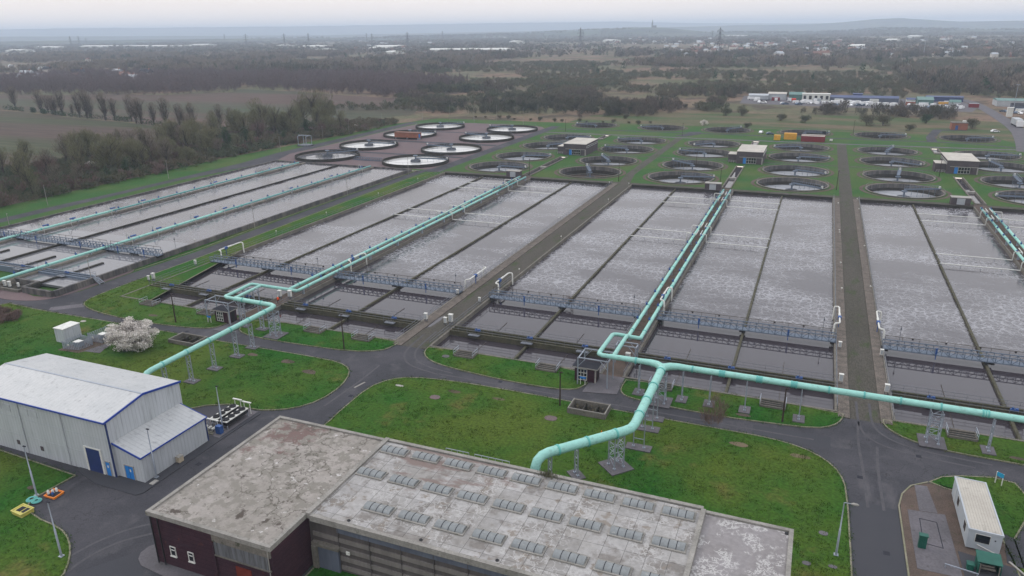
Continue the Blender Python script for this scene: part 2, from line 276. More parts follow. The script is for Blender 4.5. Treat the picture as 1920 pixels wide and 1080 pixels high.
# ------------------------------------------------------------------ mesh builder
ORG = {}
class MB:
    def __init__(s): s.v = []; s.f = []; s.m = []; s.sm = []; s.c = 0
    def add(s, vs, fs, smooth=False):
        n = len(s.v); s.v += [tuple(v) for v in vs]; s.f += [tuple(i+n for i in f) for f in fs]; s.m += [s.c]*len(fs); s.sm += [smooth]*len(fs); return s
    def box(s, x0, x1, y0, y1, z0, z1):
        return s.add([(x0, y0, z0), (x1, y0, z0), (x1, y1, z0), (x0, y1, z0), (x0, y0, z1), (x1, y0, z1), (x1, y1, z1), (x0, y1, z1)],
                     [(0, 3, 2, 1), (4, 5, 6, 7), (0, 1, 5, 4), (1, 2, 6, 5), (2, 3, 7, 6), (3, 0, 4, 7)])
    def bar(s, p, q, w, h=None, n=4):
        p = Vector(p); q = Vector(q); d = (q-p)
        if d.length < 1e-6: return s
        d.normalize(); a = d.cross(Vector((0, 0, 1)))
        if a.length < .02: a = Vector((1, 0, 0))
        a.normalize(); b = a.cross(d); h = h or w
        if n == 4: off = [(-.5*w, -.5*h), (.5*w, -.5*h), (.5*w, .5*h), (-.5*w, .5*h)]
        else: off = [(cos(2*PI*i/n)*w/2, sin(2*PI*i/n)*h/2) for i in range(n)]
        vs = [p+a*x+b*y for x, y in off]+[q+a*x+b*y for x, y in off]
        s.add(vs, [(i, (i+1) % n, (i+1) % n+n, i+n) for i in range(n)], n > 4)
        return s.add(vs, [tuple(range(n))[::-1], tuple(range(n, 2*n))])
    def tube(s, pts, r, n=12, closed=False, cap=True):
        pts = [Vector(p) for p in pts]; m = len(pts); rs = r if isinstance(r, (list, tuple)) else [r]*m; vs = []
        prev = None
        for i, p in enumerate(pts):
            if closed: d = pts[(i+1) % m]-pts[i-1]
            else: d = pts[min(i+1, m-1)]-pts[max(i-1, 0)]
            d.normalize()
            if prev is None:
                a = d.cross(Vector((0, 0, 1)))
                if a.length < .05: a = d.cross(Vector((0, 1, 0)))
            else: a = prev-d*prev.dot(d)
            a.normalize(); prev = a; b = d.cross(a)
            k = 1.0
            if 0 < i < m-1 or closed:
                e0 = (pts[i]-pts[i-1]).normalized(); k = 1/max(.5, e0.dot(d))
            vs += [p+(a*cos(2*PI*j/n)+b*sin(2*PI*j/n))*rs[i] for j in range(n)]
        fs = []
        for i in range(m if closed else m-1):
            o, o2 = i*n, ((i+1) % m)*n
            fs += [(o+j, o+(j+1) % n, o2+(j+1) % n, o2+j) for j in range(n)]
        s.add(vs, fs, True)
        if not closed and cap: s.add(vs[:n]+vs[-n:], [tuple(range(n))[::-1], tuple(range(n, 2*n))])
        return s
    def cyl(s, x, y, z0, z1, r, n=16, r1=None): return s.tube([(x, y, z0), (x, y, z1)], [r, r if r1 is None else r1], n)
    def prism(s, poly, z0, z1):
        n = len(poly)
        if sum(poly[i][0]*poly[(i+1) % n][1]-poly[(i+1) % n][0]*poly[i][1] for i in range(n)) < 0: poly = poly[::-1]
        return s.add([(x, y, z0) for x, y in poly]+[(x, y, z1) for x, y in poly], [tuple(range(n))[::-1], tuple(range(n, 2*n))]+[(i, (i+1) % n, (i+1) % n+n, i+n) for i in range(n)])
    def band(s, pts, w, z0, z1, closed=False, side=0):
        P = [Vector((p[0], p[1])) for p in pts]; m = len(P); A = []; B = []
        for i in range(m):
            if closed: d0 = (P[i]-P[i-1]).normalized(); d1 = (P[(i+1) % m]-P[i]).normalized()
            else:
                d0 = (P[i]-P[i-1]).normalized() if i else (P[1]-P[0]).normalized(); d1 = (P[i+1]-P[i]).normalized() if i < m-1 else d0
            d = (d0+d1); d = d.normalized() if d.length > .01 else d1
            nrm = Vector((-d.y, d.x)); k = min(2, 1/max(.3, d.dot(d1)))
            A.append(P[i]+nrm*w*k*(.5+side/2)); B.append(P[i]-nrm*w*k*(.5-side/2))
        vs = [(a.x, a.y, z1) for a in A]+[(b.x, b.y, z1) for b in B]+[(a.x, a.y, z0) for a in A]+[(b.x, b.y, z0) for b in B]
        fs = []
        for i in range(m if closed else m-1):
            j = (i+1) % m
            fs += [(i, i+m, j+m, j), (i, j, j+2*m, i+2*m), (i+m, i+3*m, j+3*m, j+m)]
        if not closed: fs += [(0, 2*m, 3*m, m), (m-1, 2*m-1, 4*m-1, 3*m-1)]
        return s.add(vs, fs)
    def ring(s, cx, cy, r0, r1, z0, z1, n=48, a0=0, a1=2*PI):
        full = abs(a1-a0-2*PI) < 1e-6; m = n if full else n+1
        an = [a0+(a1-a0)*i/n for i in range(m)]
        vs = [(cx+r*cos(a), cy+r*sin(a), z) for r, z in ((r0, z1), (r1, z1), (r0, z0), (r1, z0)) for a in an]
        for i in range(n):
            j = (i+1) % m
            s.add([], []); 
        fs1 = [(i, i+m, (i+1) % m+m, (i+1) % m) for i in range(n)]
        fs2 = [((i), ((i+1) % m), ((i+1) % m)+2*m, i+2*m) for i in range(n)]+[(i+m, i+3*m, (i+1) % m+3*m, (i+1) % m+m) for i in range(n)]
        return s.add(vs, fs1+fs2)
    def rail(s, pts, h=1.0, sp=2.0, r=.03, mid=True):
        for a, b in zip(pts[:-1], pts[1:]):
            a = Vector(a); b = Vector(b); n = max(1, int((b-a).length/sp+.5))
            for i in range(n+1):
                p = a.lerp(b, i/n); s.bar(p, p+Vector((0, 0, h)), r*1.6)
            for k in ((1, .5) if mid else (1,)): s.bar(a+Vector((0, 0, h*k)), b+Vector((0, 0, h*k)), r*2)
        return s
    def build(s, name, ms, parent=None, lab=None, cat=None, group=None, kind=None, org=None):
        me = bpy.data.meshes.new(name)
        if org is None:
            if parent is not None: org = ORG[parent.name]
            elif kind == 'structure' or not s.v: org = Vector((0, 0, 0))
            else:
                V = np.array(s.v); a = V.min(0); b = V.max(0); org = Vector(((a[0]+b[0])/2, (a[1]+b[1])/2, a[2]))
        V = (np.array(s.v)-np.array(org))*K
        me.from_pydata(V.tolist(), [], s.f)
        for mm in (ms if isinstance(ms, (list, tuple)) else [ms]): me.materials.append(G[mm] if isinstance(mm, str) else mm)
        if max(s.m, default=0): me.polygons.foreach_set('material_index', s.m)
        me.polygons.foreach_set('use_smooth', s.sm); me.update()
        o = bpy.data.objects.new(name, me); COL.objects.link(o); ORG[o.name] = Vector(org)
        if parent is not None: o.parent = parent
        else: o.location = Vector(org)*K
        tag(o, lab, cat, group, kind); return o
def tag(o, lab=None, cat=None, group=None, kind=None):
    for k, v in (('label', lab), ('category', cat), ('group', group), ('kind', kind)):
        if v: o[k] = v
def thing(name, loc, lab, cat, group=None):
    o = bpy.data.objects.new(name, None); COL.objects.link(o); o.location = Vector(loc)*K; o.empty_display_size = .5
    ORG[o.name] = Vector(loc); tag(o, lab, cat, group); return o
def local(name, lab, cat, group=None):       # prototype authored round its own origin
    return thing(name, (0, 0, 0), lab, cat, group)
def dup(root, loc, rz=0, lab=None, sc=None, group=None):
    def cp(o, par):
        c = o.copy(); COL.objects.link(c)
        if par: c.parent = par
        for ch in o.children: cp(ch, c)
        return c
    r = cp(root, None); place(r, loc, rz, lab, sc)
    if group: r['group'] = group
    return r
def place(r, loc, rz=0, lab=None, sc=None):
    r.location = Vector(loc)*K; r.rotation_euler = (0, 0, rz)
    if sc: r.scale = sc if isinstance(sc, tuple) else (sc, sc, sc)
    if lab: r['label'] = lab
    return r
class Proto:                                # first use moves the prototype, later uses copy it
    def __init__(s, root): s.r = root; s.used = False
    def at(s, loc, rz=0, lab=None, sc=None):
        if not s.used: s.used = True; return place(s.r, loc, rz, lab, sc)
        return dup(s.r, loc, rz, lab, sc)
ORDI = 'first second third fourth fifth sixth seventh eighth ninth tenth eleventh twelfth thirteenth fourteenth fifteenth sixteenth seventeenth eighteenth nineteenth twentieth'.split()
TENS = {20: 'twenty', 30: 'thirty', 40: 'forty', 50: 'fifty', 60: 'sixty', 70: 'seventy', 80: 'eighty', 90: 'ninety'}
def ordi(i):
    i += 1
    if i <= 20: return ORDI[i-1]
    t, u = i//10*10, i % 10
    return TENS[t]+'-'+ORDI[u-1] if u else TENS[t][:-1]+'ieth'

def chaikin(P, n=2, closed=False):
    for _ in range(n):
        Q = []
        m = len(P)
        for i in range(m if closed else m-1):
            a, b = P[i], P[(i+1) % m]
            Q += [(a[0]*.75+b[0]*.25, a[1]*.75+b[1]*.25), (a[0]*.25+b[0]*.75, a[1]*.25+b[1]*.75)]
        P = Q if closed else [P[0]]+Q+[P[-1]]
    return P
def inpoly(x, y, P):
    c = False; j = len(P)-1
    for i in range(len(P)):
        if (P[i][1] > y) != (P[j][1] > y) and x < (P[j][0]-P[i][0])*(y-P[i][1])/(P[j][1]-P[i][1])+P[i][0]: c = not c
        j = i
    return c
def rect(x0, x1, y0, y1): return [(x0, y0), (x1, y0), (x1, y1), (x0, y1)]
def circ(x, y, r, n=40): return [(x+r*cos(2*PI*i/n), y+r*sin(2*PI*i/n)) for i in range(n)]
def sheet(name, outer, holes, z, m, kind='structure'):
    vs = []; es = []
    for P in [outer]+holes:
        o = len(vs); vs += [Vector(p) for p in P]; es += [(o+i, o+(i+1) % len(P)) for i in range(len(P))]
    v2, _, fs, *_r = delaunay_2d_cdt(vs, es, [], 0, 1e-5)
    b = MB(); keep = []
    for f in fs:
        cx = sum(v2[i].x for i in f)/3; cy = sum(v2[i].y for i in f)/3
        if inpoly(cx, cy, outer) and not any(inpoly(cx, cy, h) for h in holes):
            if (v2[f[1]]-v2[f[0]]).cross(v2[f[2]]-v2[f[0]]) < 0: f = f[::-1]
            keep.append(tuple(f))
    b.add([(v.x, v.y, z) for v in v2], keep)
    return b.build(name, m, kind=kind)

# ================================================================== GROUND, ROADS, LAWNS
Y0, Y1 = 100.0, 243.0
HALF = [(-126.5, -96.3), (-92.5, -63.0), (-56.0, -26.7), (-22.9, 6.5), (14.0, 44.0), (48.0, 78.0)]
CX = [-112.4, -76.0, -42.9, -6.0, 27.6, 63.8]; CY = [261.0, 286.7, 317.5, 345.3]; FY = 395.0
ACX = [-190.7, -148.4]; ACY = [260.0, 292.0, 330.0, 363.0]
CHX = [(-97.0, -94.6), (-26.9, -24.5), (45.2, 47.6)]
pits = [rect(a, b, Y0, Y1) for a, b in HALF]
rounds = [circ(x, y, 11.15) for x in CX for y in CY+[FY]]
troughs = [rect(a, b, 247, 291) for a, b in CHX]+[rect(a, b, 343, 359) for a, b in CHX]
PITB = rect(-27.6, -22.2, 86.2, 89.3); PITA = rect(-99.0, -93.4, 85.2, 88.6)
holes = pits+rounds+troughs+[PITA, PITB]
sheet('ground', rect(-17000, 17000, -3000, 19000), holes, -.12, 'heath')
sheet('grass', [(-232, 30), (98, 30), (96, 300), (84, 372), (76, 404), (-70, 408), (-132, 402), (-212, 402), (-224, 370), (-226, 300), (-232, 240)], holes, -.112, 'lawn2')
sheet('meadow', [(-132, 404), (-70, 409), (76, 405), (84, 374), (93, 400), (92, 470), (40, 478), (-60, 480), (-110, 470), (-128, 440)], [circ(x, FY, 11.15) for x in CX], -.106, 'meadow')
sheet('field', [(-690, 452), (-590, 479), (-520, 496), (-489, 532), (-505, 566), (-430, 552), (-370, 530), (-310, 515), (-262, 480), (-240, 420), (-262, 330), (-288, 317), (-340, 321), (-385, 334), (-441, 343), (-497, 357), (-547, 366), (-800, 400)], [], -.108, 'field_b')
sheet('field', [(-800, 392), (-547, 361), (-497, 352), (-441, 339), (-385, 330), (-340, 317), (-288, 312), (-262, 322), (-262, 270), (-282, 240), (-285, 180), (-290, 100), (-420, 60), (-800, 60)], [], -.108, 'field_a')
# paving round the left group of round tanks
sheet('paving', chaikin([(-218, 246), (-138, 246), (-134.5, 250), (-134, 300), (-134, 345), (-133, 372), (-140, 384), (-160, 386), (-205, 386), (-212, 370), (-211, 300), (-212, 260)], 1, True), [], -.098, 'pink')
sheet('road', rect(-134.6, -129.4, 243, 386), [], -.094, 'asphalt')
sheet('road', [(-217, 120), (-212, 120), (-211.5, 200), (-207, 235), (-206, 246), (-212, 262), (-213, 380), (-219, 380), (-219, 262), (-215.8, 235), (-215.5, 180), (-217, 150)], [], -.094, 'asphalt')
for y, h in ((276, 3.2), (311, 4), (347, 3)): sheet('road', rect(-205, -135, y-h/2, y+h/2), [], -.09, 'asphalt2')
# foreground tarmac and the lane between the tank groups
sheet('road', [(-260, 30), (90, 30), (90, 98.5), (13.8, 98.5), (6.8, 98.5), (-56, 98.5), (-62.5, 98.5), (-131, 98.5), (-132.6, 105), (-132.4, 130), (-133.3, 160), (-134.6, 200), (-134.6, 243), (-130, 246), (-134.6, 252), (-138.4, 243), (-138.2, 200), (-137.6, 160), (-136.5, 130), (-137.6, 112), (-137.6, 99), (-140.5, 93), (-149, 91), (-200, 89.5), (-260, 89)], [PITA, PITB], -.1, 'asphalt')
sheet('road', rect(8.4, 12.2, 98.5, 362), [], -.092, 'mossroad')
sheet('road', [(-60.9, 98.5), (-57, 98.5), (-57, 243), (-59.5, 262), (-59.2, 362), (-62.5, 362), (-62.6, 262), (-60.9, 243)], [], -.092, 'mossroad')
ringroad = chaikin([(-134, 374), (-110, 378), (-62, 379), (10, 379), (60, 381), (78, 372), (92, 358)], 2)
MB().band(ringroad, 2.6, -.12, -.088).build('road', 'asphalt', kind='structure')
MB().band([(-129, 361.5), (-62, 361.2), (8, 361.5), (66, 364), (84, 366)], 2.6, -.12, -.084).build('road', 'slab', kind='structure')
for yy in (302.5, 331):
    for a, b in ((-129.3, -98), (-94, -62.6), (-59.2, -28), (-24, 8.3), (12.3, 45), (48, 80)): MB().band([(a, yy-.2), ((a+b)/2, yy), (b, yy)], 1.6, -.12, -.096).build('path', 'mossroad', kind='structure')
MB().band([(-62, 366), (-56, 378), (-58, 384)], 6, -.12, -.08).build('road', 'asphalt', kind='structure')
MB().band([(48, 380), (49, 396), (55, 425), (68, 428)], 4, -.12, -.08).build('road', 'asphalt', kind='structure')
MB().band([(-128, 245.2), (-57, 245.2), (80, 245.2)], 3.2, -.12, -.102).build('path', 'mossroad', kind='structure')
MB().band([(-205, 242.8), (-137.5, 242.8)], 3.5, -.12, -.1).build('path', 'conc', kind='structure')
MB().band([(-134, 89.7), (-128, 95)], 2.2, -.12, -.096).build('road', 'slab', kind='structure')
hw = [(80, 360), (86, 395), (92, 440), (94, 520), (94, 585), (88, 612), (76, 630)]
MB().band(chaikin(hw, 2), 7, -.12, -.07).build('highway', 'slab', kind='structure')
# raised lawns with kerbs
LAWNS = []
G['scuff'] = mat('worn_tyre_track', (.088, .085, .09), (.072, .07, .076), s=.6, s2=5, fine=.2)
sheet('road_patch', [(-57.2, 47), (-62.3, 39.2), (-67, 30), (-50, 30), (-57.2, 42)], [], -.094, 'asphalt2')
sheet('road_patch', [(8.05, 56), (8.0, 79.2), (12.85, 78.6), (12.8, 56)], [], -.094, 'asphalt2')
sheet('road_patch', [(-124, 89.2), (-108, 89.2), (-108, 90.6), (-124, 90.6)], [], -.094, 'asphalt2')
sheet('road_patch', [(-3.5, 89.6), (6, 89.4), (6, 92.4), (-3.5, 92.2)], [], -.094, 'asphalt2')
MB().prism([(-60.9, 106.5), (-60.2, 107.5), (-59.9, 110.5), (-60.2, 113.5), (-60.8, 112), (-60.9, 109)], -.12, -.086).build('puddle', 'calm', kind='structure')
MB().prism([(-59.75, 82.45), (-59.45, 82.35), (-58.95, 84.5), (-59.25, 84.6)], -.12, -.0895).build('road_marking', 'parapet', kind='structure')
for P_ in ([(-60.5, 46), (-63, 43.5), (-64, 40), (-63.4, 35)], [(-60, 48.5), (-63.5, 46), (-65.8, 41), (-65.4, 34)], [(-59.6, 104), (-59.4, 98), (-58.4, 94.6), (-55.6, 91.9), (-50, 90.8)], [(-58.2, 106), (-58, 99), (-57, 95.6), (-54.2, 92.9), (-48, 91.9)], [(9.3, 104), (9.4, 97), (10.4, 93.6), (14, 91.6), (22, 91)], [(11, 104), (11, 98), (12.2, 95), (15.6, 92.9), (24, 92.4)], [(9.4, 98), (9.2, 92), (9.6, 86), (9.8, 78)], [(11.4, 92), (11.2, 86), (11.4, 78)], [(4, 91), (0, 90.9), (-30, 91), (-50, 91)], [(-60.2, 90.4), (-60, 84), (-60.4, 76)]):
    MB().band(chaikin(P_, 3), .32, -.12, -.0905).build('tyre_track', 'scuff', kind='structure')
def lawn(P, smooth=1, m='lawn', kerb=True, hol=()):
    Q = chaikin(P, smooth, True) if smooth else P; LAWNS.append((Q, list(hol)))
    b = MB(); b.c = 0
    o = sheet('lawn', Q, list(hol), 0, m)
    bb = MB().band(Q, .16, -.12, .03, True); bb.build('kerb', 'kerb', kind='structure')
    return o
lawn([(-57, 72), (-57.4, 76), (-57.6, 83.2), (-56, 86.6), (-53.4, 88.4), (-47, 89.5), (-37, 89.7), (-21, 89.4), (-7.5, 89.3), (-1.5, 89.3), (2.6, 88.4), (5.4, 86.5), (7, 84), (7.7, 80.5), (7.9, 66), (7.9, 48), (7.9, 36), (-41.4, 36), (-41.2, 47), (-41.2, 61), (-50, 63.4), (-57, 66)], 1, hol=[PITB])
lawn([(-148, 89.2), (-134, 88.4), (-115, 88.9), (-88, 88.9), (-69, 89.3), (-65, 88.4), (-62.9, 86.2), (-61.6, 82), (-61.9, 77), (-64, 73.7), (-67.2, 71.9), (-69, 71.6), (-75, 71.4), (-80, 66), (-100, 66), (-150, 66)], 1, hol=[PITA])
lawn([(-260, 88.6), (-148.6, 89.2), (-148.6, 66), (-260, 60)], 0)
lawn([(-56.2, 99.9), (-56.1, 97.6), (-54.7, 95.6), (-52, 94.1), (-47, 93.2), (-40, 92.5), (-34, 92.4), (-30, 92.8), (-28.3, 93.8), (-27.6, 96), (-27.6, 99.9)], 1)
lawn([(-22.4, 99.9), (-22.6, 96.2), (-22, 94.6), (-20.7, 93.7), (-15, 93), (-7.9, 92.8), (-1.1, 93.3), (4.2, 94), (6.3, 95.5), (7.4, 97.6), (7.6, 99.9)], 1)
lawn([(-131, 95), (-129, 93.2), (-123.7, 91.7), (-116, 91), (-107, 91.1), (-100, 92), (-97.4, 92.8), (-96, 94.2), (-96, 99.9), (-126.9, 99.9), (-126.9, 243), (-129, 244), (-132.2, 242), (-133.9, 220), (-132.8, 165), (-132, 130), (-132.2, 104), (-131.8, 97.5)], 1)
lawn([(-92.2, 99.9), (-92.4, 95.5), (-91.2, 93.7), (-87.3, 92.5), (-77.5, 92.6), (-67.4, 93.3), (-63, 95.2), (-62, 97.6), (-61.9, 99.9)], 1)
lawn([(12.6, 99.9), (12.4, 98.6), (13.1, 97), (15, 95.2), (18.6, 94), (23, 93.7), (34, 93.7), (84, 94), (84, 99.9)], 1)
lawn([(-139.7, 113.8), (-138.3, 113.8), (-137.5, 130), (-138.6, 160), (-139, 243), (-139.7, 243)], 0)
lawn([(16.6, 85.7), (18, 87.3), (20, 88.3), (23.5, 89.3), (25.6, 88.9), (26.4, 86), (25.4, 82), (23.4, 77.4), (23.4, 71), (40, 60), (23.4, 60), (22.6, 74), (21.6, 84), (18, 85)], 0)
lawn([(-78, 51.4), (-78.2, 48.2), (-78.4, 44.4), (-75, 43.2), (-70.6, 42.9), (-67.8, 41.8), (-65.2, 39.8), (-63.3, 37.4), (-62.6, 33), (-62.6, 20), (-150, 20), (-150, 51.2)], 1)
# hard standings
MB().prism(chaikin([(13, 56), (13, 79.5), (13.5, 82), (14.6, 84), (16.4, 85.4), (18, 85.5), (21, 84.4), (22.4, 76), (23.2, 73), (23.2, 56)], 1, True), -.12, 0).build('gravel', 'gravel', kind='structure')
b = MB(); b.prism([(14.9, 84.4), (16.2, 84.6), (16.7, 79.4), (14.9, 79.2)], .0, .02); b.prism([(13.8, 69), (13.75, 79), (17.4, 79.4), (17.7, 69)], .0, .025); b.build('concrete_path', 'slab', kind='structure')
b = MB(); b.prism([(17.9, 69), (17.8, 73.3), (23, 72.4), (23.1, 69)], 0, .018); b.prism([(22.0, 73), (22.6, 78), (24.2, 77), (23.6, 72.6)], 0.0, .03); b.build('concrete_path', 'asphalt2', kind='structure')
b = MB().band([(12.95, 56), (12.95, 79.5), (13.45, 82), (14.5, 84.1), (16.4, 85.6)], .16, -.12, .03); b.build('kerb', 'kerb', kind='structure')
MB().prism([(-79.3, 53.2), (-79, 51.6), (-74.5, 50.3), (-67.9, 50.3), (-67.4, 51), (-67.5, 63), (-67.3, 71), (-71.5, 71.2), (-73.2, 64)], -.12, -.02).build('pavement', 'asphalt2', kind='structure')
MB().prism(chaikin([(-59.2, 44.6), (-59.2, 42.6), (-57, 41.3), (-41, 41), (-41, 43), (-56, 43), (-57.5, 45)], 1, True), -.12, -.01).build('pavement', 'slab', kind='structure')
for x0, x1 in ((-62.6, -60.9), (-57, -56.1), (6.9, 8.4), (12.2, 13.6)):
    MB().box(x0, x1, 98.4, 243.4, -.12, .02 if x0 != -57 else 0).build('paved_strip', 'sett' if x0 != -57 else 'mossroad', kind='structure')
MB().prism(chaikin([(-140.6, 114), (-139.6, 114), (-139.6, 97), (-141, 94.3), (-145, 93.6), (-158, 98), (-160, 96), (-160, 91), (-148.9, 90.4), (-145.5, 90.6), (-141.7, 91.6), (-139.1, 93.5), (-137.9, 97.3), (-137.9, 108), (-138, 114)], 1, True), -.12, -.05).build('paving', 'pink', kind='structure')

# ================================================================== WATER
for k, (a, b_) in enumerate(HALF):
    MB().box(a-.1, b_+.1, Y0-.1, 132.6, -1.1, -.75).build('water', 'calm', kind='structure')
    MB().box(a-.1, b_+.1, 132.6, Y1+.1, -1.1, -.752).build('water', 'foam', kind='structure')
for a, b_ in ((-201.2, -187.4), (-186.6, -171.2), (-170.8, -155.9), (-155.1, -139.7)):
    MB().box(a, b_, 98.5 if a > -160 and a < -150 else (104 if a < -160 else 95), 133, .2, .72).build('water', 'clear', kind='structure')
    MB().box(a, b_, 133, 239.6, .2, .718).build('water', 'foam0', kind='structure')

# ================================================================== BIG RECTANGULAR TANKS
TN = ['left half of the left big tank pair', 'right half of the left big tank pair', 'left half of the middle big tank pair', 'right half of the middle big tank pair', 'big tank just right of the central lane', 'big tank cut off by the right edge']
for k, (a, b_) in enumerate(HALF):
    c = {0: -110.9, 1: -77.3, 2: -41.4, 3: -8.1, 4: 28.5, 5: 63}[k]
    t = thing('aeration_tank', ((a+b_)/2, 170, -1), 'long frothing grey water tank, '+TN[k], 'water tank')
    m = MB(); w_ = .35
    m.box(a-w_, a, Y0-w_, Y1+w_, -1.3, .06).box(b_, b_+w_, Y0-w_, Y1+w_, -1.3, .06).box(a, b_, Y0-w_, Y0, -1.3, .055)
    m.build('wall', 'conc', t)
    MB().box(a, b_, Y1, Y1+w_, -1.3, .05).build('end_wall', 'concd', t)
    MB().box(c-.2, c+.2, 109.3, Y1, -1.3, -.38).box(c-.2, c+.2, Y0, 106.4, -1.3, -.38).build('divider', 'mossw', t)
    for q in ((a+c)/2, (b_+c)/2):
        MB().box(q-.03, q+.03, 109.5, 115.5, -1.2, -.68).build('baffle_board', 'wood', t)
        MB().box(q-.03, q+.03, 101, 106.2, -1.2, -.71).build('baffle_board', 'wood', t)
    for i in range(1, 6): x = a+(b_-a)*i/6; MB().cyl(x, 132.7, -.8, -.6, .16, 8).build('buoy', 'black', t)
# decks between halves
for k, (x0, x1) in enumerate(((-95.95, -92.85), (-26.35, -23.25), (44.35, 47.65))):
    t = MB().box(x0, x1, 97.5, 246.5, -1.3, .0)
    for i in range(60): y = 112+i*2.2; t.box(x0+.1, x1-.1, y, y+.9, .0, .05)
    t.build('service_deck', 'gravel', None, ['narrow concrete deck under the twin pipes of the left tank pair', 'narrow concrete deck under the twin pipes of the middle tank pair', 'narrow concrete deck between the tanks at the right edge'][k], 'deck')

# raised tank group at far left
t = thing('raised_tank', (-170, 168, -.12), 'raised concrete tank block at the left with three long water lanes', 'water tank')
m = MB()
m.box(-139.7, -139.1, 95, 240.3, -.12, 1.2).box(-201.8, -201.2, 104, 240.3, -.12, 1.2).box(-201.2, -139.7, 239.6, 240.2, -.12, 1.19)
m.box(-148.2, -139.7, 94.4, 95, -.12, 1.19).box(-148.6, -148, 95, 98.5, -.12, 1.2).box(-155.2, -148.6, 97.9, 98.5, -.12, 1.19).box(-201.2, -156, 103.4, 104, -.12, 1.19)
m.build('wall', 'conctank', t)
for x in (-155.5, -187): MB().box(x-.6, x+.6, 93.5 if x > -160 else 104, 239.6, -.12, 1.1).build('pier', 'conc', t)
MB().box(-171.25, -170.75, 104, 239.6, 0, 1.15).build('divider', 'concd', t)
for x in (-147.5, -163, -179, -194): MB().box(x-.3, x+.3, 104.6, 113.4, .1, 1.0).build('stub_wall', 'concd', t)
MB().box(-148.2, -147.6, 95, 104, .2, 1.05).build('stub_wall', 'concd', t)
m = MB(); m.rail([(-142, 104.6, 1.2), (-139.2, 104.6, 1.2)], .9, 1.4)
for i in range(5): m.box(-139.1+i*.32, -138.8+i*.32, 103.9, 105, 1.0-i*.22, 1.04-i*.22)
m.bar((-139.1, 103.9, 1.1), (-137.4, 103.9, -.1), .06, .2).bar((-139.1, 105, 1.1), (-137.4, 105, -.1), .06, .2).rail([(-139.1, 103.9, 1.1), (-137.4, 103.9, 0)], .9, .8)
m.build('steps', 'galv', t)
t = thing('outlet_chamber', (-150.5, 95.5, -.12), 'low stepped concrete chamber at the near end of the raised tanks', 'chamber')
MB().box(-155, -148.9, 94, 94.5, -.12, .5).box(-155, -154.6, 94.5, 97.8, -.12, .5).box(-149.3, -148.9, 94.5, 97.8, -.12, .5).build('wall', 'conc', t)
MB().box(-154.6, -149.3, 94.5, 97.8, -.12, .1).build('floor', 'concd', t)

# ---- truss footbridges
def truss(x0, x1, y, z, lab, grp='blue-grey truss footbridges across the tanks'):
    t = thing('truss_footbridge', ((x0+x1)/2, y, z), lab, 'footbridge', grp)
    n = max(4, int(round((x1-x0)/1.05))); d = (x1-x0)/n
    MB().box(x0, x1, y-.62, y+.62, z+.10, z+.16).build('deck', 'bridge', t)
    for s_ in (-1, 1):
        m = MB(); yy = y+s_*.72
        m.bar((x0, yy, z+.08), (x1, yy, z+.08), .14).bar((x0, yy, z+1.18), (x1, yy, z+1.18), .13)
        for i in range(n+1):
            x = x0+i*d; m.bar((x, yy, z+.1), (x, yy, z+1.15), .10)
            if i < n: m.bar((x, yy, z+(.1 if i % 2 else 1.12)), (x+d, yy, z+(1.12 if i % 2 else .1)), .07)
        m.build('truss_side', 'bridge', t)
    m = MB()
    for i in range(n+1): x = x0+i*d; m.bar((x, y-.7, z+.03), (x, y+.7, z+.03), .07)
    for i in range(0, n, 2): x = x0+i*d; m.bar((x, y-.7, z+.02), (x+2*d if i+2 <= n else x1, y+.7, z+.02), .05)
    m.build('floor_brace', 'bridge', t)
    MB().rail([(x0+.3, y+.74, z+1.2), (x1-.3, y+.74, z+1.2)], .65, 2.4, .035, False).build('handrail', 'wood', t)
    m = MB(); c = (x0+x1)/2
    for xx in (x0+.3, c, x1-.3): MB().box(xx-.5, xx+.5, y-.8, y+.8, z-.3, z).build('bearing', 'black', t)
    for q in (.25, .75): x = x0+(x1-x0)*q; MB().bar((x, y-.8, z+.3), (x, y-.8, z+1.3), .3, .1).bar((x, y-.85, z+.4), (x, y-.85, z-.6), .12).build('penstock_gear', 'valve', t)
for k, (a, b_) in enumerate(HALF): truss(a-.2, b_+.2, 125.2, .12, 'blue-grey truss footbridge, '+TN[k])
for (a, b_), nm in zip(((-201.4, -187.2), (-186.8, -155.8), (-155.2, -138.6)), ('left-edge short span', 'long middle span', 'short right span')):
    truss(a, b_, 121.4, 1.2, 'blue-grey steel truss footbridge on the raised tanks, '+nm)

def channel(x0, x1, y, z, lab, col='mossw', blue=False):
    t = thing('channel_walkway', ((x0+x1)/2, y, z-.6), lab, 'walkway', 'cross channels at the near end of the tanks')
    MB().box(x0, x1, y-1.1, y-.8, z-1.3, z+.2).box(x0, x1, y+.8, y+1.1, z-1.3, z+.2).box(x0, x1, y-.15, y+.1, z-1.3, z+.2).build('channel_wall', col, t)
    MB().box(x0, x1, y-.8, y+.8, z-1.3, z-.35).build('channel_floor', 'concd', t)
    MB().rail([(x0, y+1.0, z+.2), (x1, y+1.0, z+.2)], 1.0, 1.6, .02).build('handrail', 'rail', t)
    MB().rail([(x0, y-1.0, z+.2), (x1, y-1.0, z+.2)], 1.0, 1.6, .02).build('handrail', 'rail', t)
    n = max(1, int((x1-x0)/8))
    for i in range(n):
        x = x0+(x1-x0)*(i+.5)/n
        m = MB().box(x-1, x+1, y-1.9, y-1.1, z+.0, z+.12); m.rail([(x-1, y-1.9, z+.1), (x+1, y-1.9, z+.1)], 1.0, 1, .02); m.build('platform', 'rail', t)
        m = MB().box(x-.5, x+.5, y-.2, y+.25, z+.25, z+.5); m.cyl(x-.2, y, z+.5, z+.75, .16, 8).cyl(x+.3, y, z+.5, z+.62, .2, 8); m.build('valve', 'valve', t)
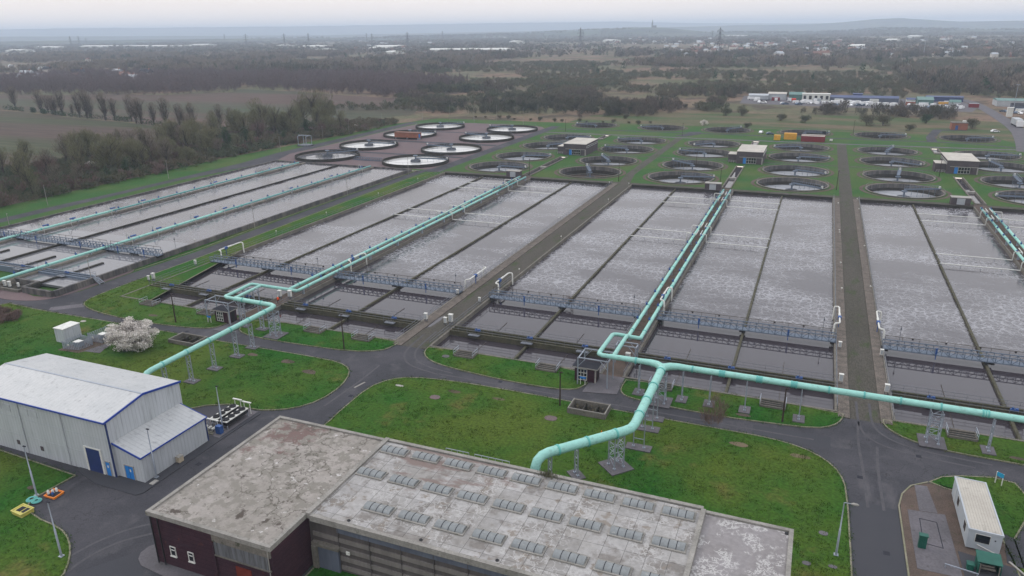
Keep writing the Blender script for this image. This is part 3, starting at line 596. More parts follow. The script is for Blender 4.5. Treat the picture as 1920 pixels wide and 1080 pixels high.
for k, (a, b_) in enumerate(HALF): channel(a, b_, 107.9, 0, 'railed concrete cross channel, '+TN[k])
for (a, b_), nm in zip(((-186.4, -156.1), (-154.9, -139.7)), ('left span', 'right span')): channel(a, b_, 104.2, 1.0, 'railed cross channel on the raised tanks, '+nm, 'bridge')

# railings along walls
for x, y0, y1, lab in ((-127, 108, 243, 'thin steel railing along the left wall of the left tank pair'), (-62.75, 100, 243, 'thin steel railing beside the left lane, lane\'s left side'), (-56.3, 100, 136, 'thin steel railing beside the left lane, lane\'s right side'), (6.75, 100, 243, 'thin steel railing beside the central lane, lane\'s left side'), (13.75, 100, 243, 'thin steel railing beside the central lane, lane\'s right side')):
    m = MB().rail([(x, y0, .05), (x, y1, .05)], 1.0, 2.5, .028); m.build('railing', 'rail', None, lab, 'railing')
for x, y0, y1, lab in ((-26.5, 100, 243, 'railing left of the twin pipes of the middle tank pair'), (-23.1, 100, 243, 'railing right of the twin pipes of the middle tank pair'), (-96.1, 100, 243, 'railing left of the twin pipes of the left tank pair'), (-92.7, 100, 243, 'railing right of the twin pipes of the left tank pair')):
    MB().rail([(x, y0, .0), (x, y1, .0)], .9, 2.2, .024).build('railing', 'rail', None, lab, 'railing')

# ---- green air mains lying on the decks
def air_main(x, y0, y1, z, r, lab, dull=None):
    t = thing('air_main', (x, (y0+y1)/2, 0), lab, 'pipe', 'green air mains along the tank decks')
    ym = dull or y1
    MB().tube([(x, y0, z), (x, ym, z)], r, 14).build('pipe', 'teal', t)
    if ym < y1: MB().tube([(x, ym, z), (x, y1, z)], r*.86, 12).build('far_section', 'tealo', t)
    y = y0+3
    while y < y1-1: MB().tube([(x, y-.09, z), (x, y+.09, z)], r*1.22, 12).build('flange', 'teald', t); y += 12.4
    y = y0+1.5
    while y < y1: MB().box(x-r*.8, x+r*.8, y-.15, y+.15, 0.02, z-r*.75).build('saddle', 'galv', t); y += 12.4
    y = y0+8
    while y < y1: MB().bar((x-r*.7, y, z), (x-r*.7, y, z+.95), .09).box(x-r*.7-.2, x-r*.7+.15, y-.15, y+.15, z+.3, z+.65).build('valve_spindle', 'valve', t); y += 7.4
for x, s_, g_ in ((-94.8, 'left', 'left'), (-92.6, 'right', 'left'), (-25.5, 'left', 'middle'), (-23.4, 'right', 'middle'), (44.6, 'left', 'right-edge'), (46.8, 'right', 'right-edge')):
    y0 = 112.4 if x < 0 else 100
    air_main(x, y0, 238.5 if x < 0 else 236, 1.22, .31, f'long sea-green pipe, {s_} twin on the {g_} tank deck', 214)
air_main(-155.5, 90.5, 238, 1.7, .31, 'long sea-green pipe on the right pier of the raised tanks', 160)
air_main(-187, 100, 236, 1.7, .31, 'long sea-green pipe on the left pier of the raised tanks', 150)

# ---- white drop pipes with the header pipes laid over the water
def dropleg(xp, xw, xd, y, z, lab):
    """over the main at xp, down at the wall xw, out to the divider xd"""
    t = thing('drop_pipe', (xw, y, 0), lab, 'pipe', 'white drop pipes feeding the diffuser lines')
    s_ = 1 if xw > xp else -1; zt = z+.62
    MB().tube([(xp-s_*.55, y, z+.2), (xp-s_*.5, y, zt-.12), (xp-s_*.3, y, zt), (xw+s_*.25, y, zt), (xw+s_*.45, y, zt-.15), (xw+s_*.5, y, -.15), (xw+s_*.6, y, -.12)], .10, 8).build('riser', 'white', t)
    MB().tube([(xw+s_*.55, y, -.12), (xd+s_*.15, y, -.12)], .11, 8).build('header_pipe', 'white', t)
    m = MB(); n = 4
    for i in range(1, n): x = xw+(xd-xw)*i/n; m.bar((x, y, -.3), (x, y, -.9), .09)
    m.bar((xd, y-.25, -.3), (xd, y-.25, -.05), .1).bar((xd, y+.25, -.3), (xd, y+.25, -.05), .1).bar((xd, y-.25, -.05), (xd, y+.25, -.05), .1)
    m.build('stanchion', 'galv', t)
    m = MB(); m.tube([(xp-s_*.6, y+.25, z+.45), (xp-s_*.6, y+4.2, z+.45)], .09, 8); m.build('feed_pipe', 'white', t)
for (xa, xb, wa, wb, da, db), nm in zip(((-94.8, -92.6, -96.3, -92.5, -110.9, -77.3), (-25.5, -23.4, -26.7, -22.9, -41.4, -8.1), (44.6, 46.8, 44, 48, 28.5, 63)), ('left', 'middle', 'right-edge')):
    for y, f in ((180, 'nearest'), (188, 'second'), (221, 'third'), (229.4, 'farthest')):
        dropleg(xa, wa, da, y, 1.22, f'{f} thin white pipe crossing the water left of the {nm} twin pipes')
        dropleg(xb, wb, db, y, 1.22, f'{f} thin white pipe crossing the water right of the {nm} twin pipes')
for y, nm in ((128, 'nearest'), (136, 'second'), (149, 'third'), (160, 'fourth'), (190, 'fifth'), (212, 'sixth'), (231, 'last')):
    for x, sd_ in ((-155.5, 'right'), (-187, 'left')):
        if x == -187 and y > 200: continue
        t = thing('swan_neck_pipe', (x, y, 1), f'white swan-neck pipe on the {sd_} raised-tank pier, {nm} beyond the footbridge', 'pipe', 'white swan-neck pipes on the raised tanks')
        MB().tube([(x-.7, y-.1, 1.6), (x-.7, y, 3.0), (x-.35, y, 3.3), (x+.1, y, 3.2), (x+.25, y, 2.3), (x+.8, y, 2.2), (x+.9, y, 2.0), (x+.9, y, .5)], .08, 8).build('pipe', 'dull', t)
        MB().box(x-.9, x-.45, y+1, y+2.6, 2.1, 2.4).build('valve', 'valve', t)

def loop(x, y0, y1, sgn, lab, h=1.9):
    t = thing('air_pipe_loop', (x, (y0+y1)/2, 0), lab, 'pipe', 'white pipe loops on the tank walls')
    MB().tube([(x+sgn*.5, y0-.3, -.6), (x+sgn*.5, y0-.2, h-.3), (x+sgn*.35, y0-.1, h-.05), (x-sgn*.15, y0, h), (x-sgn*.3, y0+.4, h), (x-sgn*.3, y1-.4, h), (x-sgn*.1, y1, h), (x+sgn*.4, y1, h-.05), (x+sgn*.5, y1, h-.35), (x+sgn*.5, y1, -.6)], .15, 10).build('pipe', 'white', t)
    c = (y0+y1)/2
    MB().tube([(x-sgn*.3, c-.7, h), (x-sgn*.3, c+.7, h)], .2, 10).build('coupling', 'white', t)
    MB().box(x-sgn*.3-.28, x-sgn*.3+.28, c-1.7, c-.9, h-.35, h+.2).bar((x-sgn*.3, c-1.3, h-.3), (x-sgn*.3, c-1.3, .1), .12).build('valve', 'valve', t)
loop(-126.7, 127.8, 135, 1, 'white pipe loop on the left wall of the left tank pair')
loop(-62.7, 128.5, 137.2, -1, 'white pipe loop standing at the left side of the left lane')
loop(-56.2, 128.2, 135.4, 1, 'white pipe loop standing at the right side of the left lane')
loop(6.9, 129.2, 137.6, -1, 'white pipe loop standing at the left side of the central lane')
loop(13.6, 128.9, 137.6, 1, 'white pipe loop standing at the right side of the central lane')
loop(-23.3, 129.5, 137, 1, 'white pipe loop beside the twin pipes of the middle tank pair', 2.1)
loop(-93, 131, 137, 1, 'white pipe loop beside the twin pipes of the left tank pair', 2.0)

# ---- cabinets, little bollard lamps, whip posts
t = local('control_cabinet', 'white control cabinet', 'cabinet', 'white control cabinets on the tank walls')
MB().box(-.3, .3, -.22, .22, .5, 1.6).prism([(-.36, -.28), (.36, -.28), (.36, .28), (-.36, .28)], 1.6, 1.68).build('case', 'white', t)
MB().box(-.25, -.18, -.15, .15, 0, .5).box(.18, .25, -.15, .15, 0, .5).build('leg', 'rail', t)
MB().box(-.22, .22, -.235, -.22, .6, 1.5).build('door', 'greys', t)
P = Proto(t)
for x, y, z, l in ((-128.2, 109.6, 1.2, 'white cabinet at the near left corner of the left tank pair, larger one'), (-129, 109, .85, 'small white cabinet at the near left corner of the left tank pair'), (-127.9, 121.2, .9, 'small white cabinet on a post by the left end of the left truss bridge'),
    (-62.1, 109.4, 1.1, 'white cabinet left of the left lane at the channel'), (-57.2, 109.7, 1.35, 'taller white cabinet right of the left lane at the channel'), (-58.0, 109.1, 1.0, 'shorter white cabinet right of the left lane at the channel'), (-56.9, 121.4, .8, 'small white cabinet right of the left lane near the footbridge'),
    (7.3, 108.9, 1.1, 'white cabinet left of the central lane at the channel'), (7.3, 122.3, .9, 'small white cabinet left of the central lane near the footbridge'), (13.3, 107.6, 1.1, 'white cabinet right of the central lane at the channel'), (13.4, 121.3, .9, 'small white cabinet right of the central lane near the footbridge'),
    (-23.6, 104.6, 1.3, 'white cabinet under the green pipe loop of the middle tanks'), (-95.2, 110.0, 1.2, 'pale cabinet beside the person in orange'), (-93.0, 110.3, 1.3, 'pale slanted cabinet right of the person in orange'), (-62.9, 124, .8, 'small white cabinet at the right end of the left truss bridge'),
    (-154.4, 95.2, 1.1, 'first white cabinet by the outlet of the raised tanks'), (-152.9, 95.2, 1.1, 'second white cabinet by the outlet of the raised tanks'), (-151.4, 96, .8, 'small third white cabinet by the outlet of the raised tanks')): P.at((x, y, 0.04), 0, l, z*.85)
t = local('bollard_lamp', 'small white bollard lamp', 'lamp', 'small white bollard lamps along the walls')
MB().cyl(0, 0, 0, .7, .05, 6).build('post', 'polew', t)
m = MB().tube([(0, 0, .66), (0, 0, .78), (0, 0, .92), (0, 0, .98)], [.05, .17, .15, .02], 8); m.build('head', 'white', t)
P = Proto(t)
for x, ys, nm in ((7.9, (152, 170, 197, 199.5, 232), 'left side of the central lane'), (13.2, (155, 186, 226, 240), 'right side of the central lane'), (-56.6, (141.5, 170, 215, 241), 'right side of the left lane'), (-63.3, (150, 188, 241), 'left side of the left lane'), (-128.5, (150, 172, 200, 226), 'left wall of the left tank pair'), (-139.4, (133, 158, 180, 200, 214), 'outer wall of the raised tanks')):
    for i, y in enumerate(ys): P.at((x, y, 1.15 if x == -139.4 else .03), 0, f'white bollard lamp, {nm}, {ordi(i)} from near end')
t = local('whip_post', 'thin dark post', 'post', 'thin dark posts by the footbridges')
MB().bar((0, 0, 0), (0, 0, 3.2), .08, n=6).box(-.1, .1, -.1, .1, 2.5, 2.8).build('post', 'rail', t)
P = Proto(t)
for x, y, l in ((4.6, 126.4, 'thin dark post behind the middle bridge near the central lane'), (-27.8, 126.4, 'thin dark post behind the middle bridge left of the twin pipes'), (-64.4, 126.4, 'thin dark post behind the left bridge near the left lane'), (-98, 126.4, 'thin dark post behind the left bridge left of the twin pipes'), (16.2, 126.4, 'thin dark post behind the right bridge near the central lane'), (-140.6, 128, 'thin dark post by the right end of the raised footbridge')): P.at((x, y, .6), 0, l)

# ================================================================== ROUND SETTLING TANKS
def scraper(t, r0, ang, z, wd=.5, lat=True):
    c, s_ = cos(ang), sin(ang)
    def P(r, o, zz): return (r*c-o*s_, r*s_+o*c, zz)
    m = MB()
    m.bar(P(0, 0, z), P(r0+.6, 0, z), wd*2, .1)
    m.build('bridge_deck', 'bridge', t)
    m = MB()
    for o in (-wd, wd):
        m.bar(P(0, o, z+.15), P(r0+.6, o, z+.15), .12, .3).bar(P(.3, o, z+1.05), P(r0+.3, o, z+1.05), .06)
        for i in range(8): r = .3+r0*i/7; m.bar(P(r, o, z+.2), P(r, o, z+1.05), .06)
    m.build('bridge_rail', 'bridge', t)
    m = MB().bar(P(2.6, .4, z-2.3), P(r0-.8, .4, z-2.3), .06)
    for i in range(5): r = 2.6+(r0-3.4)*i/4; m.bar(P(r, .4, z), P(r, .4, z-2.6), .07)
    m.build('scraper_arm', 'bridge', t)
    MB().bar(P(r0+.3, 0, z+.0), P(r0+.3, 0, z+.85), .55).build('drive_box', 'white', t)
def centre(t, zw):
    MB().cyl(0, 0, zw-1, zw+2.6, .28, 10).cyl(0, 0, zw+2.3, zw+2.6, .9, 14).build('centre_column', 'bridge', t)
    m = MB().ring(0, 0, 1.95, 2.05, zw+.0, zw+.75, 24)
    m.build('stilling_ring', 'rail', t)
    m = MB()
    for i in range(4): a = PI/4+i*PI/2; m.bar((0, 0, zw+.7), (2.0*cos(a), 2.0*sin(a), zw+.7), .07).bar((2.0*cos(a), 2.0*sin(a), zw+.7), (2.0*cos(a), 2.0*sin(a), zw-.3), .07)
    m.build('ring_spokes', 'rail', t)
def sunk_tank():
    t = local('settling_tank', 'x', 'settling tank', 'sunken round settling tanks')
    m = MB(); m.ring(0, 0, 10.95, 11.4, -1.25, .12, 64).build('rim_wall', 'conctank', t)
    MB().ring(0, 0, 10.85, 11.2, -3.3, -1.25, 64).build('lower_wall', 'concd', t)
    MB().ring(0, 0, 10.9, 11.5, .12, .17, 64).build('coping', 'conc', t)
    MB().ring(0, 0, 10.2, 10.4, -2.75, -2.4, 48).build('weir', 'conc', t)
    m = MB(); m.ring(0, 0, 12.1, 13.2, -.12, -.07, 64).build('path', 'gravel', t)
    m = MB()
    for i in range(9):
        a = i*2*PI/9; m.bar((11.25*cos(a), 11.25*sin(a), .1), (11.25*cos(a), 11.25*sin(a), .9), .06)
    an = [2*PI*i/40 for i in range(40)]
    m.tube([(11.25*cos(a), 11.25*sin(a), .95) for a in an], .03, 5, True).build('handrail', 'rail', t)
    scraper(t, 11, 0, .3); centre(t, -2.6)
    return t
P = Proto(sunk_tank())
ANG = {(0, 0): -5, (0, 1): 15, (0, 2): 50, (0, 3): 10, (1, 0): 112, (1, 1): 118, (1, 2): 162, (1, 3): 175, (2, 0): 11, (2, 1): 141, (2, 2): 165, (2, 3): 230, (3, 0): -35, (3, 1): -27, (3, 2): 0, (3, 3): 200, (4, 0): 24, (4, 1): 83, (4, 2): -36, (4, 3): 75, (5, 0): 185, (5, 1): 88, (5, 2): 100, (5, 3): 5}
CN = ['first', 'second', 'third', 'fourth', 'fifth', 'sixth']
for i, x in enumerate(CX):
    for j, y in enumerate(CY+[FY]):
        a = rad(ANG.get((i, j), [170, 185, 60, 10, 12, 20][i]))
        row = ['nearest', 'second', 'third', 'fourth', 'farthest'][j]
        lab = f'sunken round tank, {CN[i]} column from left, {row} row'
        if (i, j) == (1, 0): lab = 'drained round tank with a brown floor, second column, nearest row'
        P.at((x, y, 0), a, lab)
        if (i, j) == (1, 0): MB().add([(px, py, -3.0) for px, py in circ(x, y, 11.1)], [tuple(range(40))]).build('tank_floor', 'gravel', kind='structure')
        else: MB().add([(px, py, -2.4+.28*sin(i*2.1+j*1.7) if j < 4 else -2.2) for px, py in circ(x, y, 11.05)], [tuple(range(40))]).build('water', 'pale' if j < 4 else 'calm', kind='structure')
# raised round tanks at the left
def raised_round():
    t = local('clarifier', 'x', 'settling tank', 'raised round settling tanks on the paved area')
    MB().ring(0, 0, 13.15, 13.4, -.1, 1.12, 72).build('rim_wall', 'concd', t)
    MB().ring(0, 0, 12.3, 12.5, -.1, .30, 60).build('weir', 'conc', t)
    m = MB()
    for i in range(12): a = i*2*PI/12; m.bar((13.3*cos(a), 13.3*sin(a), 1.2), (13.3*cos(a), 13.3*sin(a), 1.95), .05)
    an = [2*PI*i/48 for i in range(48)]
    m.tube([(13.3*cos(a), 13.3*sin(a), 1.95) for a in an], .03, 5, True).build('handrail', 'rail', t)
    scraper(t, 13, 0, 1.45); centre(t, .15)
    return t
P = Proto(raised_round())
for i, x in enumerate(ACX):
    for j, y in enumerate(ACY):
        a = rad([[55, 5, 10, 40], [8, 170, 165, 175]][i][j])
        P.at((x, y, 0), a, f'raised round tank on the paving, {["left", "right"][i]} column, {["nearest", "second", "third", "farthest"][j]} row')
        MB().add([(px, py, .12) for px, py in circ(x, y, 13.2)], [tuple(range(40))]).build('water', 'white_w' if (i, j) != (0, 0) else 'clear', kind='structure')
# open troughs
for (a, b_), nm in zip(CHX, ('left', 'middle', 'right')):
    for y0, y1, w_ in ((247, 291, 'between the tanks and'), (343, 359, 'behind')):
        t = thing('open_trough', ((a+b_)/2, (y0+y1)/2, -.5), f'dark open water trough {w_} the {nm} pump house', 'trough')
        MB().box(a-.35, a, y0, y1, -1, .22).box(b_, b_+.35, y0, y1, -1, .22).box(a, b_, y0, y0+.3, -1, .21).build('trough_wall', 'conc', t)
        MB().box(a, b_, y0+18 if y0 < 300 else y0+3, y0+19 if y0 < 300 else y0+4, -.9, .2).build('cover_slab', 'concl', t)
        MB().box(a, b_, y0+.3, y1, -1, -.45).build('water', 'calm', kind='structure')

# ================================================================== PUMP HOUSES, KIOSKS, HUTS
def windows(t, x0, x1, y, z0, z1, n, rows, fm='white', gl='glass', axis='x', out=-1):
    """one framed window: glass a little behind the frame, mullions as one mesh"""
    m = MB(); f = .07
    def bx(mb, a0, a1, d0, d1, q0, q1):
        if axis == 'x': mb.box(a0, a1, min(y+out*d0, y+out*d1), max(y+out*d0, y+out*d1), q0, q1)
        else: mb.box(min(y+out*d0, y+out*d1), max(y+out*d0, y+out*d1), a0, a1, q0, q1)
    for i in range(n+1): q = x0+(x1-x0)*i/n; bx(m, q-f/2, q+f/2, .0, .09, z0, z1)
    for i in range(rows+1): q = z0+(z1-z0)*i/rows; bx(m, x0-f/2, x1+f/2, .0, .08, q-f/2, q+f/2)
    o = m.build('window', fm, t)
    g = MB(); bx(g, x0, x1, .0, .03, z0, z1); g.build('pane', gl, o)
def pump_house(x0, y0, nm):
    x1, y1, h = x0+9.6, y0+18.4, 4.6
    t = thing('pump_house', ((x0+x1)/2, (y0+y1)/2, -.12), f'grey-brown brick pump house with flat pale roof and blue door, {nm} of three', 'pump house', 'flat-roofed pump houses among the round tanks')
    m = MB().box(x0, x1, y0, y1, 2.45, h-.1).box(x0, x0+1.3, y0, y1, -.12, 2.45).box(x0+1.3, x1, y0+.35, y1, -.12, 2.45).box(x0+7.9, x1, y0, y0+.35, -.12, 2.45); m.build('wall', 'brickg', t)
    MB().box(x0+.9, x1-.0, y0-.06, y0, 2.32, 2.5).box(x1-.35, x1+.03, y0-.06, y0+.2, -.1, 2.32).build('lintel', 'concl', t)
    MB().box(x0-.15, x1+.15, y0-.15, y1+.15, h-.1, h+.05).build('roof', 'roofl', t)
    MB().box(x0+2.4, x0+3.5, y0+.27, y0+.35, -.05, 2.2).build('door', 'doorb', t)
    windows(t, x0+3.6, x0+7.2, y0+.35, .1, 2.2, 4, 2)
    windows(t, y0+1.5, y1-1, x1, 2.9, 3.6, 10, 1, axis='y', out=1)
    windows(t, y0+1.5, y1-1, x0, 2.9, 3.6, 10, 1, axis='y', out=-1)
    MB().box(x0-3.4, x0, y0+2.6, y0+9, -.12, 2.9).build('annex', 'brickg', t)
    MB().box(x0-3.5, x0-.0, y0+2.5, y0+9.1, 2.9, 3.02).build('annex_roof', 'roofl', t)
    m = MB().rail([(x0-3, y0+1.6, -.1), (x0-.2, y0+1.6, -.1)], .9, 1); m.build('handrail', 'white', t)
pump_house(-97.9, 296, 'left one'); pump_house(-27.9, 296.6, 'middle one'); pump_house(43.6, 298.2, 'right one')
def kiosk(x0, y0, nm):
    t = thing('kiosk', (x0+2.5, y0+1.2, -.12), f'small grey brick kiosk with pale double doors, {nm}', 'kiosk', 'small brick kiosks at the far end of the tanks')
    MB().box(x0, x0+5, y0, y0+2.6, -.12, 2.0).build('wall', 'brickg', t)
    MB().box(x0-.1, x0+5.1, y0-.1, y0+2.7, 2.0, 2.14).build('roof', 'concl', t)
    windows(t, x0+1.5, x0+3.5, y0, .1, 1.85, 4, 1, 'greys', 'greys')
kiosk(-101.8, 242.9, 'far end of the left tank pair'); kiosk(-32.0, 242.9, 'far end of the middle tank pair'); kiosk(38.4, 244.6, 'far end of the rightmost tanks')
def hut(x0, y0, nm):
    t = thing('brick_hut', (x0+1.8, y0+1, 0), f'tiny dark brick hut with black felt roof, {nm}', 'hut', 'tiny brick huts by the tank ends')
    MB().box(x0, x0+3.3, y0, y0+1.9, 0, 2.3).build('wall', 'brick', t)
    MB().box(x0-.35, x0+3.6, y0-.35, y0+2.1, 2.3, 2.42).build('roof', 'feltd', t)
    MB().box(x0-.37, x0+3.62, y0-.37, y0-.35, 2.22, 2.4).box(x0+3.6, x0+3.62, y0-.35, y0+2.1, 2.22, 2.4).build('fascia', 'concl', t)
    windows(t, x0+.5, x0+1.9, y0, .25, 2.0, 3, 3)
    MB().box(x0+3.3, x0+3.34, y0+.6, y0+1.4, .05, 1.95).build('door', 'black', t)
    MB().box(x0+3.1, x0+3.33, y0-.06, y0, 0, 2.2).build('corner_post', 'concl', t)
hut(-98.5, 95.9, 'under the green pipe of the left tanks'); hut(-29.7, 96.3, 'under the green pipe of the middle tanks')
MB().prism([(-96, 92.4), (-92.2, 92.6), (-92.4, 99.6), (-95, 99.6)], -.12, 0).build('pavement', 'slab', kind='structure')
MB().prism([(-27.5, 93), (-22.6, 94), (-22.8, 99.6), (-27.5, 99.6)], -.12, 0.004).build('pavement', 'slab', kind='structure')

# ================================================================== BIG GREEN PIPEWORK AND TRESTLES
ZP = 4.95
def flanges(t, pts, r):
    for p, d in pts:
        p = Vector(p); d = Vector(d).normalized(); MB().tube([p-d*.10, p+d*.10], r*1.16, 16).build('flange', 'teald', t)
def arc(cx, cy, r, a0, a1, z, n=5): return [(cx+r*cos(rad(a0+(a1-a0)*i/n)), cy+r*sin(rad(a0+(a1-a0)*i/n)), z) for i in range(n+1)]
t = thing('overhead_pipe', (-84.1, 82, 0), 'raised sea-green pipe on lattice trestles from the metal shed to the left tanks', 'pipe')
MB().tube([(-83.5, 66.5, 2.0), (-83.5, 66.6, 4.0), (-83.55, 66.9, 4.6), (-83.7, 67.6, ZP-.05), (-83.8, 68.6, ZP), (-84.0, 94.6, ZP), (-84.3, 95.5, ZP), (-85.2, 95.9, ZP), (-93.6, 96.2, ZP)], .40, 18).build('pipe', 'teal', t)
MB().tube([(-93, 96.2, ZP), (-95.3, 96.2, ZP), (-96.0, 96.6, ZP), (-96.2, 97.5, ZP-.1), (-101.6, 108.9, 2.5), (-101.8, 109.8, 2.3), (-101, 110.1, 2.2), (-92.6, 112.0, 1.3), (-92.55, 112.6, 1.22)], .31, 14).build('loop_pipe', 'teal', t)
MB().tube([(-93.7, 96.3, ZP), (-99.6, 109.6, 2.25)], .29, 14).build('link_pipe', 'teal', t)
flanges(t, [((-83.85, 70.4, ZP), (0, 1, 0)), ((-83.9, 75, ZP), (0, 1, 0)), ((-83.9, 79.6, ZP), (0, 1, 0)), ((-83.9, 84.2, ZP), (0, 1, 0)), ((-84, 88.6, ZP), (0, 1, 0)), ((-84, 92.6, ZP), (0, 1, 0)), ((-87.4, 96, ZP), (1, 0, 0)), ((-91.6, 96.1, ZP), (1, 0, 0))], .4)
t = thing('overhead_pipe', (-16.4, 88, 0), 'wide sea-green pipe rising behind the large flat roof and branching above the middle tanks', 'pipe')
MB().tube([(-24.9, 66.4, 1.6), (-24.9, 66.5, 3.8), (-24.8, 66.9, 4.5), (-24.5, 67.6, ZP-.12), (-24.0, 68.3, ZP), (-17.2, 75.9, ZP), (-16.6, 76.8, ZP), (-16.4, 78, ZP), (-16.4, 94.6, ZP)], .56, 22).build('pipe', 'teal', t)
MB().tube([(-16.4, 94.3, ZP), (-16.6, 94.9, ZP), (-17.3, 95.5, ZP), (-18.3, 95.8, ZP), (-19.6, 95.8, ZP), (-24.3, 95.8, ZP)], [.5, .55, .52, .48, .40, .38], 16).build('branch_pipe', 'teal', t)
MB().tube([(-16.4, 94.3, ZP), (-16.2, 94.9, ZP), (-15.5, 95.5, ZP), (-14.4, 95.8, ZP), (-13, 95.8, ZP), (40, 95.6, ZP), (90, 95.5, ZP)], [.5, .56, .53, .48, .43, .43, .43], 16).build('branch_pipe', 'teal', t)
MB().tube([(-23.5, 95.8, ZP), (-25.4, 95.8, ZP), (-26.0, 96.2, ZP), (-26.1, 97, ZP-.05), (-27.5, 109.6, 2.35), (-27.4, 110.3, 2.2), (-26.8, 110.6, 2.15), (-23.6, 112.0, 1.4), (-23.4, 112.6, 1.22)], .33, 14).build('loop_pipe', 'teal', t)
MB().tube([(-23.8, 95.9, ZP), (-25.4, 111.2, 1.9)], .32, 14).build('link_pipe', 'teal', t)
fl = [((-23.2, 69.2, ZP), (6.8, 7.6, 0)), ((-20.6, 72.1, ZP), (6.8, 7.6, 0)), ((-18, 75, ZP), (6.8, 7.6, 0)), ((-16.4, 80.4, ZP), (0, 1, 0)), ((-16.4, 84.4, ZP), (0, 1, 0)), ((-16.4, 88.6, ZP), (0, 1, 0)), ((-16.4, 93.4, ZP), (0, 1, 0))]
flanges(t, fl, .56)
flanges(t, [((x, 95.7, ZP), (1, 0, 0)) for x in (-20.4, -12.4, -8.7, -8.1, -3.8, -3.2, .6, 1.2, 5.2, 9.4, 13.6, 18.1, 22.6, 23.2, 27.4, 33)], .43)
for x in (-8.4, -3.5, .9, 22.9):      # bellows joints
    MB().tube([(x-.35, 95.7, ZP), (x-.2, 95.7, ZP), (x, 95.7, ZP), (x+.2, 95.7, ZP), (x+.35, 95.7, ZP)], [.47, .40, .5, .40, .47], 14).build('bellows', 'teald', t)

def trestle(kind, h=4.45, wd=.8, dp=.8):
    t = local('pipe_trestle', 'x', 'pipe support', 'galvanised lattice trestles under the green pipes')
    MB().box(-wd-.25, wd+.25, -.75 if kind != 'tower' else -dp-.5, .75 if kind != 'tower' else dp+.5, .0, .12).build('footing', 'slab', t)
    ys = (0,) if kind != 'tower' else (-dp/2-.1, dp/2+.1)
    hw = wd/2
    for y in ys:
        for x in (-hw, hw):
            MB().bar((x, y, .1), (x, y, h+(.9 if kind == 'frame' else 0)), .12).box(x-.16, x+.16, y-.16, y+.16, .1, .26).build('leg', 'galv', t)
        m = MB(); 
        if kind == 'frame': m.bar((-hw, y, h+.9), (hw, y, h+.9), .1).bar((-hw, y, 1.3), (hw, y, 1.3), .08).bar((-hw, y, h-.1), (hw, y, h-.1), .12)
        else:
            n = 4
            for i in range(n):
                z0 = .4+(h-.5)*i/n; z1 = .4+(h-.5)*(i+1)/n
                m.bar((-hw, y, z1), (hw, y, z1), .07).bar((-hw if i % 2 else hw, y, z0), (hw if i % 2 else -hw, y, z1), .06)
        m.build('lattice', 'galv', t)
    if kind == 'tower':
        for x in (-hw, hw):
            m = MB()
            for i in range(4):
                z0 = .4+(h-.5)*i/4; z1 = .4+(h-.5)*(i+1)/4
                m.bar((x, ys[0], z1), (x, ys[1], z1), .07).bar((x, ys[i % 2], z0), (x, ys[1-i % 2], z1), .06)
            m.build('lattice', 'galv', t)
    return t
PS, PT, PF = Proto(trestle('single')), Proto(trestle('tower', 4.4, 1.3, 1.1)), Proto(trestle('frame', 4.2, 1.35))
for (x, y), l in (((-83.9, 70.6), 'lattice trestle nearest the metal shed, left green pipe'), ((-83.9, 75.2), 'second lattice trestle from the metal shed, left green pipe'), ((-83.9, 80), 'third lattice trestle from the metal shed, left green pipe'), ((-83.9, 85), 'fourth lattice trestle from the metal shed, left green pipe'), ((-83.9, 88.75), 'fifth lattice trestle from the metal shed, at the road edge'), ((-87.8, 95.9), 'lattice trestle left of the corner tower, left green pipe'), ((-91.9, 96), 'lattice trestle beside the left brick hut')): PS.at((x, y, 0), 0, l)
PT.at((-83.7, 94.4, 0), 0, 'four-legged trestle tower at the corner of the left green pipe')
PS.at((-21.9, 72.3, 0), rad(-45), 'lattice trestle behind the skylight roof, middle of the diagonal pipe')
PS.at((-24, 68.9, 0), rad(-45), 'lattice trestle beside the downward pipe elbow')
PT.at((-18, 75.8, 0), rad(48), 'four-legged trestle tower at the bend of the wide green pipe')
for y, l in ((80.9, 'first'), (85.9, 'second'), (88.9, 'third')): PF.at((-16.4, y, 0), 0, f'portal frame trestle under the wide green pipe, {l} north of its bend')
PT.at((-16.3, 93.9, 0), 0, 'four-legged trestle tower under the pipe junction')
for x, l in ((-19.8, 'just left of the pipe junction'), (-13.6, 'first right of the pipe junction'), (-9.8, 'second right of the pipe junction'), (-5, 'third right of the pipe junction'), (2, 'fourth right of the pipe junction, near the lane'), (24, 'second right of the central lane'), (31, 'third right of the central lane')): PS.at((x, 95.7, 0), rad(90), 'lattice trestle '+l)
PT.at((17.8, 95.5, 0), 0, 'four-legged trestle tower first right of the central lane')
def gantry(x0, x1, y0, y1, z, lab):
    t = thing('pipe_gantry', ((x0+x1)/2, (y0+y1)/2, 0), lab, 'pipe support')
    for x in (x0, x1):
        for y in (y0, y1): MB().bar((x, y, 0), (x, y, z), .16).build('leg', 'galv', t)
    m = MB()
    for y in (y0, y1): m.bar((x0, y, z), (x1, y, z), .14).bar((x0, y, z-1.4), (x0+1.2, y, z), .08).bar((x1, y, z-1.4), (x1-1.2, y, z), .08)
    for x in (x0, x1): m.bar((x, y0, z-.16), (x, y1, z-.16), .14)
    m.build('beam', 'galv', t)
gantry(-99.6, -94.4, 95.2, 97.7, 4.3, 'open steel frame straddling the left brick hut')
gantry(-28.9, -24.4, 95.2, 98.6, 4.3, 'open steel frame beside the middle brick hut')
gantry(-25.6, -22.4, 104.5, 106, 3.0, 'short steel frame under the green pipe loop of the middle tanks')
gantry(-99.4, -96.9, 104.6, 106, 3.1, 'short steel frame under the green pipe loop of the left tanks')

